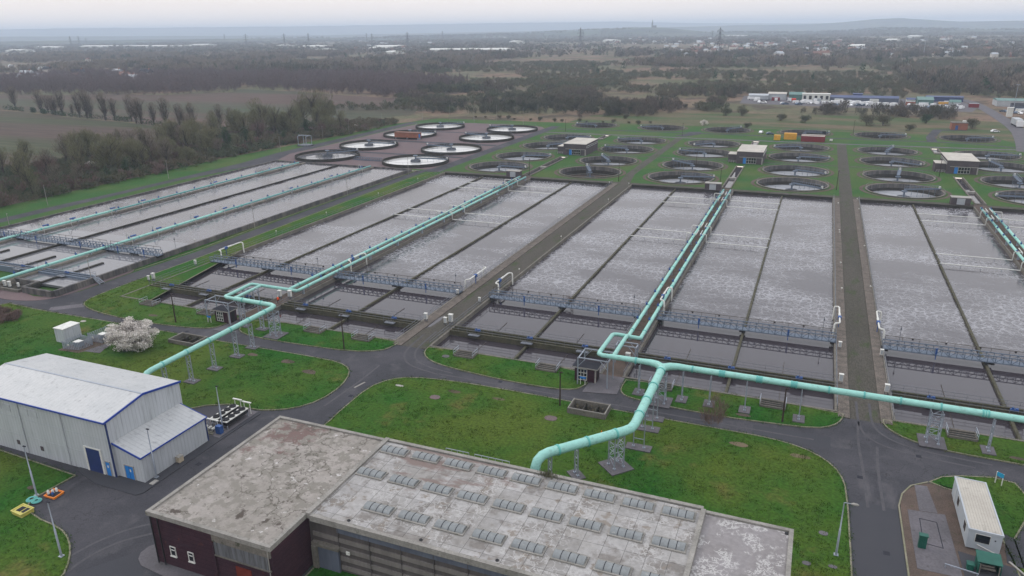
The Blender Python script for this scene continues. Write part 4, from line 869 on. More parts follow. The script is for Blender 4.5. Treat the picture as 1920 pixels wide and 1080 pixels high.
# stepped access grilles on the front grass edge
t = local('access_grille', 'x', 'grille', 'sunken access grilles at the near tank edge')
m = MB().box(-1.7, 1.7, -1.1, -.95, .0, .3).box(-1.7, 1.7, .95, 1.1, 0, .3).box(-1.7, -1.55, -1.1, 1.1, 0, .3).box(1.55, 1.7, -1.1, 1.1, 0, .3); m.build('curb', 'conc', t)
MB().box(-1.55, 1.55, -.95, .95, .01, .05).build('dark_opening', 'black', t)
m = MB()
for i in range(3): m.bar((-1.6, -.6+i*.6, .33), (1.6, -.6+i*.6, .33), .12)
m.build('bar', 'conc', t)
for q in (-1.7, 1.7): MB().rail([(q, -1, .1), (q, 1, .1)], .9, 1, .03).build('handrail', 'galv', t)
P = Proto(t)
for x, l in ((-117.5, 'first'), (-103, 'second'), (-78.5, 'third'), (-68.5, 'fourth'), (-49, 'fifth'), (-34.8, 'sixth'), (-13.5 - 3.6, 'seventh'), (-1.5, 'eighth'), (21.5, 'ninth')): P.at((x, 98.6, 0), 0, f'concrete access grille on the grass edge, {l} counting from the left')
def pit(x0, x1, y0, y1, lab, zt=.75):
    t = thing('sunken_pit', ((x0+x1)/2, (y0+y1)/2, 0), lab, 'pit', 'walled dark pits on the lawns')
    w_ = .25
    MB().box(x0, x1, y0, y0+w_, -.9, zt).box(x0, x1, y1-w_, y1, -.9, zt).box(x0, x0+w_, y0+w_, y1-w_, -.9, zt-.004).box(x1-w_, x1, y0+w_, y1-w_, -.9, zt-.004).build('wall', 'conc', t)
    m = MB(); m.box(x0+w_, x1-w_, y0+w_, y1-w_, -.9, -.8)
    m.build('floor', 'black', t)
    for q in (.36, .68): x = x0+(x1-x0)*q; MB().box(x-.09, x+.09, y0+w_, y1-w_, -.8, .45).build('cross_wall', 'concd', t)
    m = MB(); m.bar((x0+.1, y0+.1, zt+.08), (x1-.1, y0+.1, zt+.08), .07).bar((x0+.1, y0+.1, zt+.08), (x0+.1, y1-.1, zt+.08), .07).bar((x1-.1, y0+.1, zt+.08), (x1-.1, y1-.1, zt+.08), .07); m.build('edge_rail', 'concl', t)
    bush = MB()
    for _ in range(160):
        p = Vector((R_.uniform(x0+.4, x1-.4), y1-.35-abs(R_.gauss(0, .5)), R_.uniform(-.6, .5))); d = Vector((R_.gauss(0, 1), R_.gauss(0, 1), R_.gauss(0, 1))).normalized()*.22; e_ = Vector((R_.gauss(0, 1), R_.gauss(0, 1), R_.gauss(0, 1))).normalized()*.16
        bush.add([p, p+d, p+e_], [(0, 1, 2)])
    bush.build('ivy', 'scrub', t)
pit(-27.6, -22.2, 86.2, 89.3, 'walled dark pit with ivy on the large central lawn by the road')
pit(-99.0, -93.4, 85.2, 88.6, 'walled dark pit beside the white blossom tree', .6)

# ================================================================== THE BIG FLAT-ROOFED BUILDING
t = thing('industrial_building', (-27, 54, 0), 'long flat-roofed grey concrete and plum brick works building with rows of skylights', 'building')
H = 6.0
MB().box(-56.4, -41.7, 42.8, 62.4, -.12, H-.35).build('brick_wall', 'brick', t)
MB().box(-41.7, -6.05, 48.3, 62.4, -.12, H-.35).build('main_wall', 'cladd', t)
MB().box(-6.05, 2.0, 48.3, 62.3, -.12, H-.55).build('east_wall', 'clad', t)
MB().box(-56.3, -41.75, 42.9, 62.3, H-.35, H-.12).build('west_roof', 'roofA', t)
MB().box(-41.25, -6.2, 48.2, 62.3, H-.3, H-.04).build('main_roof', 'roofB', t)
MB().box(-5.9, 1.75, 48.2, 62.2, H-.55, H-.3).build('east_roof', 'roofC', t)
MB().band([(-56.4, 42.75), (-41.75, 42.75), (-41.75, 47.9)], .38, H-.42, H+.08).build('parapet', 'parapet', t)
MB().band([(-56.4, 42.55), (-56.4, 62.55), (-41.8, 62.55)], .4, H-.42, H+.06).build('parapet', 'parapet', t)
MB().band([(-41.45, 47.9), (-41.45, 62.8)], .5, H-.42, H+.2).build('parapet', 'parapet', t)
MB().band([(-41.2, 48.05), (2.1, 48.05)], .42, H-.62, H+.02).build('parapet', 'parapet', t)
MB().band([(-41.2, 62.65), (-6.1, 62.65)], .45, H-.42, H+.1).build('parapet', 'parapet', t)
MB().band([(-6.05, 48.3), (-6.05, 62.4)], .45, H-.42, H+.16).build('parapet', 'parapet', t)
MB().band([(-5.82, 62.45), (1.95, 62.45), (1.95, 48.3)], .4, H-.7, H-.12).build('parapet', 'parapet', t)
# south cladding: ribs stepping back, a blue-grey band under the coping
m = MB()
for i, z in enumerate((.3, 1.35, 2.4, 3.45)): m.box(-41.3, 2.0, 48.2, 48.3, z, z+.5)
m.build('cladding_ribs', 'clad', t)
MB().box(-38.4, 2.0, 48.16, 48.3, 4.55, 5.28).build('panel_band', 'panelb', t)
for i in range(12): x = -38.3+i*3.45; MB().box(x, x+.035, 48.14, 48.3, .1, 5.35).build('joint_post', 'cladd', t)
m = MB().box(-41.3, -40.7, 47.7, 48.3, -.1, 2.6).box(-41.3, -38.2, 47.78, 48.3, 2.6, 2.95); m.build('doorway_frame', 'conc', t)
MB().box(-40.7, -38.35, 47.95, 48.3, -.05, 2.55).build('roller_door', 'panelb', t)
MB().box(-37.3, -36.9, 47.8, 47.9, 2.6, 2.95).build('wall_sign', 'white', t)
# west wing south face
MB().box(-48.6, -41.75, 42.66, 42.8, 4.72, H-.42).build('fascia', 'conc', t)
MB().box(-48.5, -42.1, 42.7, 42.8, 3.25, 4.7).build('louvre_panel', 'louvre', t)
MB().box(-48.62, -48.5, 42.6, 42.8, -.1, 4.72).build('pilaster', 'brick', t)
MB().box(-48.5, -41.9, 42.6, 42.8, 3.12, 3.25).build('ledge', 'conc', t)
for x in (-56.2, -55.3): MB().bar((x, 42.62, 0), (x, 42.62, H-.45), .13, n=8).build('downpipe', 'black', t)
MB().bar((-42.0, 42.65, 0), (-42.0, 42.65, H-.5), .1, n=6).build('downpipe', 'polew', t)
for x in (-54.1, -51.8):
    o = MB().box(x-.36, x+.36, 42.72, 42.83, 1.3, 1.38).box(x-.36, x+.36, 42.72, 42.83, 1.98, 2.05).box(x-.36, x+.36, 42.72, 42.83, 2.35, 2.42).box(x-.36, x-.29, 42.72, 42.83, 1.38, 2.35).box(x+.29, x+.36, 42.72, 42.83, 1.38, 2.35).box(x-.42, x+.42, 42.66, 42.83, 1.22, 1.3).build('window', 'white', t)
    MB().box(x-.29, x+.29, 42.765, 42.79, 1.38, 2.35).build('pane', 'glass', o)
MB().box(-46.2, -44.4, 42.72, 42.8, -.1, 2.5).build('red_door', mat('rusty_red_door', (.16, .035, .025), s=1, fine=.1), t)
for x in (-37.2, -29.4, -21.8): MB().cyl(x, 48.62, H-.05, H+.03, .16, 10).build('roof_outlet', 'black', t)
MB().box(1.4, 1.7, 61.8, 62.1, H-.3, H-.2).build('roof_outlet', 'black', t)
m = MB().rail([(-34.2, 63.1, H-.5), (-31.4, 63.1, H-.5)], .75, .8, .03).rail([(-30.7, 63.1, H-.5), (-26.6, 63.1, H-.5)], .75, .8, .03); m.build('roof_rail', 'galv', t)
# barrel rooflights
def rooflight(x, y):
    L2, W2, n = 1.45, .60, 4; z = H-.04
    o = MB().box(x-L2-.16, x+L2+.16, y-W2-.16, y-W2, z, z+.14).box(x-L2-.16, x+L2+.16, y+W2, y+W2+.16, z, z+.14).box(x-L2-.16, x-L2, y-W2, y+W2, z, z+.136).box(x+L2, x+L2+.16, y-W2, y+W2, z, z+.136).build('skylight', 'parapet', t)
    g = MB(); k = 8
    prof = [(y+W2*cos(PI*i/k), z+.10+.30*sin(PI*i/k)) for i in range(k+1)]
    vs = [(xx, py, pz) for xx in (x-L2, x+L2) for py, pz in prof]
    g.add(vs, [(i, i+k+1, i+k+2, i+1) for i in range(k)], True); g.add(vs[:k+1], [tuple(range(k+1))]); g.add(vs[k+1:], [tuple(range(k+1))[::-1]])
    g.build('glazing', 'sky_l', o)
    for i in range(1, n):
        xx = x-L2+2*L2*i/n; MB().tube([(xx, a_+(a_-y)*.02, b_+.015) for a_, b_ in prof], .03, 4).build('glazing_bar', 'feltd', o)
for i in range(9):
    rooflight(-39.4+3.9*i, 60.95 if i else 60.85); 
    if -39.4+3.9*i < -7: rooflight(-39.4+3.9*i, 56.15)
    if i < 8: rooflight(-35.45+3.9*i, 51.2)
# moss and weeds on the roof
m = MB()
for _ in range(500):
    a = R_.random()*2*PI; r = abs(R_.gauss(0, .45)); p = Vector((-21.9+r*cos(a)*1.5, 62.2+r*sin(a)*.4, H+abs(R_.gauss(0, .28)))); d = Vector((R_.gauss(0, .1), R_.gauss(0, .1), .35)); m.add([p, p+Vector((.03, .02, 0)), p+d], [(0, 1, 2)])
m.build('roof_weeds', 'scrub', None, 'straggly weeds sprouting on the far roof edge by the pipe elbow', 'weeds')

# ================================================================== METAL SHED
t = thing('metal_shed', (-85, 58, 0), 'pale profiled metal shed with white roof and blue trim', 'shed')
x0, x1, ys, yn, ze, zr, yr = -97.6, -73.0, 52.15, 63.35, 7.35, 8.3, 57.75
m = MB(); P5 = [(ys, -.1), (yn, -.1), (yn, ze), (yr, zr), (ys, ze)]
m.add([(x, y, z) for x in (x0, x1) for y, z in P5], [(4, 3, 2, 1, 0), (5, 6, 7, 8, 9), (0, 1, 6, 5), (1, 2, 7, 6), (4, 0, 5, 9)]); m.build('wall', 'ribx', t)
for ya, za, yb, zb in ((ys-.18, ze-.0, yr, zr+.06), (yr, zr+.06, yn+.18, ze)):
    MB().add([(x0-.15, ya, za), (x1+.12, ya, za), (x1+.12, yb, zb), (x0-.15, yb, zb), (x0-.15, ya, za+.08), (x1+.12, ya, za+.08), (x1+.12, yb, zb+.08), (x0-.15, yb, zb+.08)], [(0, 3, 2, 1), (4, 5, 6, 7), (0, 1, 5, 4), (1, 2, 6, 5), (2, 3, 7, 6), (3, 0, 4, 7)]).build('roof', 'ribroof', t)
MB().bar((x0, yr, zr+.15), (x1, yr, zr+.15), .22, .05).build('ridge', 'galv', t)
for ya, za, yb, zb in ((ys-.2, ze+.02, yr, zr+.1), (yr, zr+.1, yn+.2, ze+.02)): MB().bar((x1+.1, ya, za), (x1+.1, yb, zb), .1, .26).build('verge_trim', 'trim', t)
MB().bar((x0, ys-.22, ze-.02), (x1+.1, ys-.22, ze-.02), .14, .2).build('gutter', 'trim', t)
MB().box(x1-.1, x1+.06, ys-.06, ys+.1, -.1, ze-.1).build('corner_trim', 'shutter', t)
lx, ly0, ly1, hl, hi_ = -68.85, 52.55, 62.7, 3.35, 4.45
m = MB(); m.add([(x1, ly0, -.1), (lx, ly0, -.1), (lx, ly0, hl), (x1, ly0, hi_), (x1, ly1, -.1), (lx, ly1, -.1), (lx, ly1, hl), (x1, ly1, hi_)], [(0, 1, 2, 3), (5, 4, 7, 6), (1, 5, 6, 2)]); m.build('lean_to_wall', 'ribx', t)
MB().add([(x1+.02, ly0-.15, hi_+.02), (lx+.15, ly0-.15, hl-.02), (lx+.15, ly1+.15, hl-.02), (x1+.02, ly1+.15, hi_+.02), (x1+.02, ly0-.15, hi_+.1), (lx+.15, ly0-.15, hl+.06), (lx+.15, ly1+.15, hl+.06), (x1+.02, ly1+.15, hi_+.1)], [(0, 3, 2, 1), (4, 5, 6, 7), (0, 1, 5, 4), (1, 2, 6, 5), (2, 3, 7, 6), (3, 0, 4, 7)]).build('lean_to_roof', 'ribroofl', t)
for y in (ly0-.17, ly1+.17): MB().bar((x1+.05, y, hi_+.02), (lx+.17, y, hl-.02), .08, .24).build('verge_trim', 'trim', t)
MB().bar((lx+.18, ly0-.15, hl-.02), (lx+.18, ly1+.15, hl-.02), .12, .16).build('gutter', 'trim', t)
MB().box(lx-.1, lx+.05, ly1-.1, ly1+.06, -.1, hl-.1).build('corner_trim', 'shutter', t)
MB().box(-77.3, -75.0, ys-.05, ys, -.05, 3.2).build('roller_shutter', 'shutter', t)
MB().box(-77.6, -77.3, ys-.08, ys, -.05, 3.35).box(-75.0, -74.7, ys-.08, ys, -.05, 3.35).box(-77.3, -75, ys-.08, ys, 3.2, 3.35).build('shutter_frame', 'white', t)
for a_, b_, c_, q_ in ((-74.42, -74.35, 1.92, ys), (-73.65, -73.58, 1.92, ys), (-71.78, -71.7, 1.83, ly0), (-70.35, -70.27, 1.83, ly0)): MB().box(a_, b_, q_-.09, q_, 0, c_).build('door_frame', 'concl', t)
for a_, b_, c_, q_ in ((-74.42, -73.58, 1.86, ys), (-71.78, -70.27, 1.77, ly0)): MB().box(a_, b_, q_-.095, q_, c_, c_+.09).build('door_frame', 'concl', t)
for z_ in (2.4, 4.9): MB().box(x0, x1, ys-.025, ys, z_, z_+.04).build('sheet_lap', 'greys', t)
for x_ in (-96, -88, -80.5): MB().bar((x_, ys-.1, 0), (x_, ys-.1, ze-.1), .11, n=8).build('downpipe', 'greys', t)
d = MB().box(-74.35, -73.65, ys-.05, ys, .0, 1.85).build('door', 'doorb', t); MB().box(-74.1, -73.9, ys-.07, ys-.05, 1.1, 1.4).build('notice', 'white', d)
d = MB().box(-71.7, -70.35, ly0-.05, ly0, .0, 1.75).build('double_door', 'doorb', t); MB().box(-70.95, -70.75, ly0-.07, ly0-.05, 1.0, 1.35).build('notice', 'white', d); MB().box(-71.05, -71.02, ly0-.065, ly0-.05, 0.02, 1.72).build('door_gap', 'shutter', d)
for x in (-92.6, -90.9, -87.7, -86.1): MB().box(x, x+1.3, ys-.06, ys, 5.6, 6.5).build('vent_panel', 'greys', t)
for x in (-89.9, -85.6): MB().box(x, x+.5, ys-.06, ys, .9, 1.5).build('wall_vent', 'brickg', t)
t = thing('wall_box', (-68.5, 57.5, 0), 'cream box fixed low against the lean-to wall of the metal shed', 'box')
MB().box(-68.78, -68.2, 57.2, 57.9, .0, .75).build('case', mat('cream_box_paint', (.52, .44, .32), s=1, fine=.05), t); MB().box(-68.8, -68.15, 57.15, 57.95, .75, .8).build('lid', 'concl', t)
MB().box(-68.2, -67.6, 52.5, 53.4, -.02, .06).build('concrete_slab', 'concl', None, 'pale square concrete slab at the foot of the lean-to lamp post', 'slab')

# ================================================================== SMALL THINGS NEAR THE CAMERA
# portable cabin
t = thing('site_cabin', (21, 76.5, 0), 'pale grey portable cabin with ribbed cream roof beside the crossroads', 'cabin')
ca, sa = cos(rad(-8.5)), sin(rad(-8.5))
cx0, cy0 = 18.55, 74.15
c_ = Vector((cx0, cy0)); ux = Vector((.998, -.06)); uy = Vector((-.0, 1.0))
W_, D_, Hc = 2.92, 9.7, 2.25
def cp(u, v, z): return (cx0+ux.x*u+uy.x*v, cy0+ux.y*u+uy.y*v, z)
def cbox(m, u0, u1, v0, v1, z0, z1):
    return m.add([cp(u0, v0, z0), cp(u1, v0, z0), cp(u1, v1, z0), cp(u0, v1, z0), cp(u0, v0, z1), cp(u1, v0, z1), cp(u1, v1, z1), cp(u0, v1, z1)], [(0, 3, 2, 1), (4, 5, 6, 7), (0, 1, 5, 4), (1, 2, 6, 5), (2, 3, 7, 6), (3, 0, 4, 7)])
cbox(MB(), 0, W_, 0, D_, .15, Hc).build('wall', 'cabwall', t)
cbox(MB(), .08, W_-.08, .08, D_-.08, Hc, Hc+.07).build('roof', 'ribcab', t)
m = MB(); cbox(m, -.06, .08, -.06, D_+.06, Hc-.1, Hc+.12); cbox(m, W_-.08, W_+.06, -.06, D_+.06, Hc-.1, Hc+.12); cbox(m, .08, W_-.08, -.06, .08, Hc-.1, Hc+.11); cbox(m, .08, W_-.08, D_-.08, D_+.06, Hc-.1, Hc+.11); m.build('roof_edge', 'cabwall', t)
m = MB(); cbox(m, .62, 1.95, -.03, 0, .95, 1.95); o = m.build('window', 'white', t); cbox(MB(), .67, 1.9, -.05, -.03, 1.0, 1.9).build('pane', 'glass', o)
for v in (1.2, 5.6):
    m = MB(); cbox(m, -.03, 0, v, v+1.0, .95, 1.95); o = m.build('window', 'white', t); cbox(MB(), -.045, -.03, v+.05, v+.95, 1.0, 1.9).build('pane', 'glass', o)
cbox(MB(), -.04, 0, 7.6, 8.5, .18, 2.0).build('door', 'greys', t)
for u in (.3, W_-.5):
    for v in (.4, 4.8, 9): cbox(MB(), u, u+.2, v, v+.3, 0, .15).build('foot', 'black', t)
MB().tube([cp(.9, -.1, .75), cp(2.5, -.12, .22), cp(2.62, -.12, .2), cp(2.64, -.12, 0)], .05, 8).build('waste_pipe', 'white', t)
cbox(MB(), 2.3, 2.42, -.04, 0, 1.5, 1.62).build('vent', 'black', t)
t = thing('utility_cabinet', (14.5, 72.6, 0), 'tall dark green metal cabinet on the concrete slab beside the road', 'cabinet')
MB().box(14.15, 14.85, 72.4, 72.85, .02, 1.45).build('case', 'green', t); MB().prism([(14.08, 72.33), (14.92, 72.33), (14.92, 72.92), (14.08, 72.92)], 1.45, 1.53).build('lid', 'green', t); MB().box(14.2, 14.49, 72.385, 72.4, .12, 1.4).box(14.51, 14.8, 72.385, 72.4, .12, 1.4).build('door', 'green', t)
t = thing('pump_enclosure', (20, 71.2, 0), 'open-fronted dark green pump enclosure with a sloping lid in the lower right', 'enclosure')
MB().box(19.0, 19.06, 70.2, 71.8, 0, 1.2).box(20.84, 20.9, 70.2, 71.8, 0, 1.2).box(19.06, 20.84, 71.74, 71.8, 0, 1.2).build('case', 'green', t)
MB().add([(18.9, 70.4, 1.25), (21, 70.4, 1.25), (21, 71.95, 1.5), (18.9, 71.95, 1.5), (18.9, 70.4, 1.3), (21, 70.4, 1.3), (21, 71.95, 1.55), (18.9, 71.95, 1.55)], [(0, 3, 2, 1), (4, 5, 6, 7), (0, 1, 5, 4), (1, 2, 6, 5), (2, 3, 7, 6), (3, 0, 4, 7)]).build('lid', 'green', t)
MB().tube([(19.2, 70.9, .35), (20.6, 70.9, .35)], .14, 10).tube([(19.3, 70.7, .8), (20.4, 70.7, .8)], .09, 8).build('pipework', 'conc', t)
for x in (19.15, 20.75): MB().bar((x, 70.25, 0), (x, 70.25, 1.2), .09).build('post', 'conc', t)
t = thing('small_green_box', (18.5, 70.8, 0), 'small dark green box just left of the green pump enclosure', 'box')
MB().box(18.2, 18.75, 70.5, 71.1, 0, .6).build('case', 'green', t); MB().box(18.15, 18.8, 70.45, 71.15, .6, .68).build('lid', 'green', t)
t = thing('low_barrier', (17.2, 69.8, 0), 'low galvanised barrier rail on the slab at the bottom right', 'barrier')
MB().bar((16.2, 70.1, .45), (19.0, 69.6, .45), .09).bar((16.3, 70.1, .45), (16.3, 70.1, 0), .08).bar((18.9, 69.6, .45), (18.9, 69.6, 0), .08).build('rail', 'galv', t)
t = thing('timber_plank', (22.7, 72.2, .03), 'pale plank lying on the path by the cabin corner', 'plank')
MB().bar((22.2, 73.2, .08), (23.3, 71.4, .08), .2, .08).build('plank', 'concl', t)
b = MB().band([(14.75, 73.4), (16.5, 73.2), (16.4, 77.6), (14.8, 77.7)], .07, .02, .05, True); b.build('hatch_frame', 'feltd', None, 'thin dark rectangular hatch outline in the slab beside the cabin', 'hatch')
t = thing('site_sign', (23.75, 88, 0), 'small blue sign on two white legs on the grass by the bend', 'sign')
for x, y in ((23.5, 88.2), (24.05, 87.75)): MB().bar((x, y, 0), (x, y, 1.5), .09).build('leg', 'white', t)
MB().bar((23.5, 88.13, 1.25), (24.08, 87.68, 1.25), .05, .5).build('panel', mat('light_blue_sign', (.03, .33, .55), s=2, fine=.03), t)
for (x, y), l in (((-97.9, 95.0), 'small blue sign on white legs left of the left brick hut'), ((-26.9, 95.2), 'small blue sign on white legs before the middle brick hut')):
    t = thing('site_sign', (x, y, 0), l, 'sign')
    for dx in (-.35, .35): MB().bar((x-1.2+dx, y, 0), (x-1.2+dx, y, 1.1), .08).build('leg', 'white', t)
    MB().bar((x-1.65, y-.02, 1.15), (x-.75, y-.02, 1.15), .05, .3).build('panel', 'doorb', t)

# chillers next to the shed
t = thing('dry_cooler', (-70.2, 67.8, 0), 'x', 'cooling unit')
def cooler(x, y0, y1, lab):
    t = thing('dry_cooler', (x, (y0+y1)/2, 0), lab, 'cooling unit', 'cooling units beside the metal shed')
    MB().box(x-.55, x+.55, y0, y1, .55, 1.05).build('coil_case', 'black', t)
    MB().box(x-.6, x+.6, y0-.05, y1+.05, 1.05, 1.15).build('top_panel', 'white', t)
    n = 4
    for i in range(n):
        y = y0+(y1-y0)*(i+.5)/n
        o = MB().cyl(x, y, 1.15, 1.3, .46, 16).build('fan', 'black', t)
        MB().bar((x-.4, y, 1.32), (x+.4, y, 1.32), .05).bar((x, y-.4, 1.33), (x, y+.4, 1.33), .05).build('fan_guard', 'feltd', o)
    for xx in (x-.5, x+.5):
        for yy in (y0+.1, y1-.1): MB().bar((xx, yy, 0), (xx, yy, .55), .09).build('leg', 'galv', t)
    MB().bar((x-.75, y1+.5, 1.75), (x+.75, y1+.5, 1.75), .22, .12).bar((x-.5, y1+.5, 0), (x-.5, y1+.5, 1.7), .08).bar((x+.5, y1+.5, 0), (x+.5, y1+.5, 1.7), .08).build('header_frame', 'white', t)
bpy.data.objects.remove(t)
cooler(-70.75, 65.9, 70.0, 'left cooling unit with four round black fans beside the metal shed')
cooler(-68.95, 65.7, 69.8, 'right cooling unit with four round black fans beside the metal shed')
t = thing('pump_skid', (-70.8, 65, 0), 'cluster of small pumps and grey pipes at the foot of the cooling units', 'pump set')
for i in range(4): MB().tube([(-71.9+i*.62, 64.6, .3), (-71.9+i*.62, 65.2, .3)], .17, 10).build('pump', 'white', t)
for i in range(4): MB().tube([(-71.9+i*.62, 65.3, .3), (-71.9+i*.62, 65.5, .9), (-71.9+i*.62, 65.6, 1.3)], .06, 8).build('riser', 'galv', t)
MB().bar((-72.2, 65.3, 1.35), (-69.4, 65.3, 1.35), .22, .14).bar((-72, 65.3, 0), (-72, 65.3, 1.3), .08).bar((-69.6, 65.3, 0), (-69.6, 65.3, 1.3), .08).build('frame', 'white', t)
MB().tube([(-72.6, 64.0, .15), (-69.2, 63.9, .15)], .07, 8).tube([(-72.6, 64.3, .2), (-69.4, 64.2, .2)], .06, 8).build('ground_pipe', 'kerb', t)
MB().box(-69.2, -68.4, 64.4, 65.0, 0, 1.1).build('valve_box', 'valve', t)
MB().box(-72.8, -68.0, 63.7, 71.2, -.12, .01).build('plinth', 'slab', kind='structure')

def lamp_post(x, y, h, lab, arm=0, cat='lamp post'):
    t = thing('street_lamp', (x, y, 0), lab, cat)
    MB().box(x-.22, x+.22, y-.22, y+.22, -.02, .06).build('base_plate', 'galv', t)
    MB().tube([(x, y, 0), (x, y, h*.5), (x, y, h*.5+.02), (x, y, h)], [.11, .10, .07, .05], 10).build('pole', 'galv', t)
    if arm:
        MB().bar((x, y, h), (x+arm*.7, y, h+.02), .06).build('arm', 'galv', t)
        MB().tube([(x+arm*.6, y, h+.02), (x+arm*.8, y, h+.03), (x+arm*1.15, y, h+.02), (x+arm*1.3, y, h)], [.06, .14, .13, .05], 8).build('lamp_head', 'concl', t)
    else: MB().box(x-.12, x+.28, y-.08, y+.08, h-.03, h+.06).build('lamp_head', 'feltd', t)
lamp_post(-78.6, 46.1, 6.45, 'grey lamp post by the orange tray at the lower left')
lamp_post(-66.3, 39.7, 6.5, 'grey lamp post on the kerb nearest the lower left edge')
lamp_post(-68.5, 53.9, 6.5, 'grey lamp post at the corner of the lean-to')
lamp_post(-69.1, 65.6, 6.4, 'grey pole rising in front of the cooling units')
lamp_post(6.5, 68.3, 6.15, 'grey street lamp with side arm beside the right-hand road', 1)
def pole(x, y, h, lab, m='polew', r=.07):
    t = thing('lighting_pole', (x, y, 0), lab, 'pole', 'thin poles around the works'); MB().tube([(x, y, -.12), (x, y, h)], [r*1.3, r*.8], 6).build('shaft', m, t); MB().box(x-.1, x+.35, y-.08, y+.08, h, h+.1).build('head', m, t)
pole(-105.1, 92.9, 5.6, 'brown pole on the grass right of the blossom tree', 'pole', .1)
pole(-29.2, 87.9, 5.1, 'dark pole beside the middle sunken pit', 'pole', .1)
pole(-69.0, 93.6, 6.2, 'dark pole on the grass before the left tank pair', 'pole', .1)
pole(.0, 94.1, 4.9, 'dark pole under the green pipe near the central lane', 'pole', .1)
for i, (x, y) in enumerate(((-219.5, 154), (-218.4, 201), (-220, 266), (-224, 303), (-223, 324), (-226, 361))): pole(x if i != 1 else -218.4, y, 6.3, f'pale pole on the left edge of the works, {ordi(i)} from the near end')
pole(-206.5, 132.5, 3.2, 'short pale pole at the left end of the raised tanks')
pole(-138.0, 152.9, 7, 'slim pole on the grass right of the raised tanks, nearer one'); pole(-138.4, 197.4, 7, 'slim pole on the grass right of the raised tanks, middle one'); pole(-138, 236, 6, 'slim pole on the grass right of the raised tanks, far one'); pole(-139.3, 103.6, 6, 'slim pole at the near right corner of the raised tanks')
for i, (x, y) in enumerate(((-217, 391), (-201, 395), (-182, 388), (-174, 402), (-152, 388), (-151, 409))): pole(x, y, 8.6, f'tall pale pole behind the raised round tanks, {ordi(i)} from the left')
for x, y, l in ((-120, 365.8, 'dark pole behind the left pump house'), (-60.7, 366.5, 'dark pole beyond the middle round tanks'), (-94.3, 246.6, 'dark pole by the left kiosk'), (-62, 248.5, 'dark pole by the drained round tank'), (-27.9, 249.2, 'dark pole by the middle kiosk'), (7.6, 256, 'dark pole right of the fourth tank column'), (16, 400, 'dark pole at the far grass track'), (-41, 283, 'dark pole between the third-column tanks'), (40.5, 290, 'dark pole left of the right pump house')): pole(x, y, 6, l, 'pole', .08)

t = thing('drip_tray', (-76.9, 47, 0), 'orange spill tray on the tarmac edge at the lower left', 'spill tray')
tp = [(-77.5, 46.25), (-76.0, 46.3), (-76.1, 47.6), (-77.7, 47.6)]
MB().prism(tp, -.1, .06).build('tray', 'orange', t); MB().band(tp, .12, .06, .16, True).build('rim', 'orange', t); MB().prism([(-77.3, 46.4), (-76.2, 46.45), (-76.3, 47.45), (-77.45, 47.45)], .06, .08).build('grate', 'feltd', t)
for x, y, l, mm in ((-77.4, 46.7, 'left white drum on the orange tray', 'white'), (-77.05, 47.0, 'middle white drum on the orange tray', 'white'), (-76.95, 47.4, 'right white drum on the orange tray', 'white'), (-76.85, 46.8, 'small blue drum on the orange tray', 'valve')):
    t = thing('drum', (x, y, .08), l, 'drum', 'drums on the orange tray'); h = .45 if mm == 'white' else .28
    MB().tube([(x, y, .08), (x, y, .1+h*.85), (x, y, .08+h), (x, y, .1+h)], [.14, .14, .10, .06], 12).build('body', mm, t)
    MB().cyl(x, y, .1+h, .16+h, .05, 8).build('cap', mm, t)
t = thing('salt_bin', (-76.9, 43.3, 0), 'yellow bunded tray with a dark grate by the lower left grass', 'bund')
tp = [(-77.85, 42.65), (-76.1, 42.5), (-76.0, 43.9), (-77.8, 44.0)]
MB().prism(tp, -.1, .38).build('tray', 'yellow', t); MB().band(tp, .14, .38, .46, True).build('rim', 'yellow', t)
for x in (-77.45, -76.65): MB().box(x-.02, x+.6, 42.9, 43.7, .38, .42).build('grate', 'feltd', t)
t = thing('hose_coil', (-77.9, 45.3, 0), 'coiled sea-green hose lying beside the orange tray', 'hose')
for x, r in ((-78.3, .55), (-77.5, .5)):
    for k in range(3): MB().tube([(x+(r-k*.13)*cos(a), 45.3+(r-k*.13)*sin(a), .05+k*.04) for a in [2*PI*i/20 for i in range(20)]], .06, 6, True).build('coil', 'teald', t)

# white kiosk and caged pumps on the left lawn
t = thing('white_enclosure', (-116.5, 80.2, 0), 'windowless white metal enclosure on the left lawn', 'enclosure')
MB().box(-117.7, -115.5, 78.7, 81.9, 0, 2.5).build('wall', 'ribx', t); MB().box(-117.8, -115.4, 78.6, 82, 2.5, 2.6).build('roof', 'white', t)
MB().box(-115.5, -115.45, 80.5, 81.5, .1, 2.1).build('door', 'greys', t)
def cage(P4, lab):
    cx = sum(p[0] for p in P4)/4; cy = sum(p[1] for p in P4)/4
    t = thing('mesh_cage', (cx, cy, 0), lab, 'cage', 'wire mesh cages on the left lawn')
    for i in range(4):
        a = Vector((*P4[i], .05)); b_ = Vector((*P4[(i+1) % 4], .05)); m = MB(); n = 9
        for j in range(n+1): p = a.lerp(b_, j/n); m.bar(p, p+Vector((0, 0, 1.35)), .06)
        for k in range(7): z = Vector((0, 0, .05+k*.21)); m.bar(a+z, b_+z, .045)
        m.build('mesh_panel', 'galv', t)
        MB().bar(a, a+Vector((0, 0, 1.45)), .1).build('corner_post', 'galv', t)
    MB().box(cx-.6, cx+.6, cy-.5, cy+.5, .1, .9).build('pump_case', 'bridge', t)
    MB().box(cx-.65, cx+.65, cy-.55, cy+.55, .9, 1.0).build('pump_lid', 'white', t)
    a = Vector(P4[0]); b_ = Vector(P4[1]); p = a.lerp(b_, .4)
    MB().box(p.x-.2, p.x+.2, p.y-.12, p.y-.08, .7, 1.0).build('notice', 'white', t)
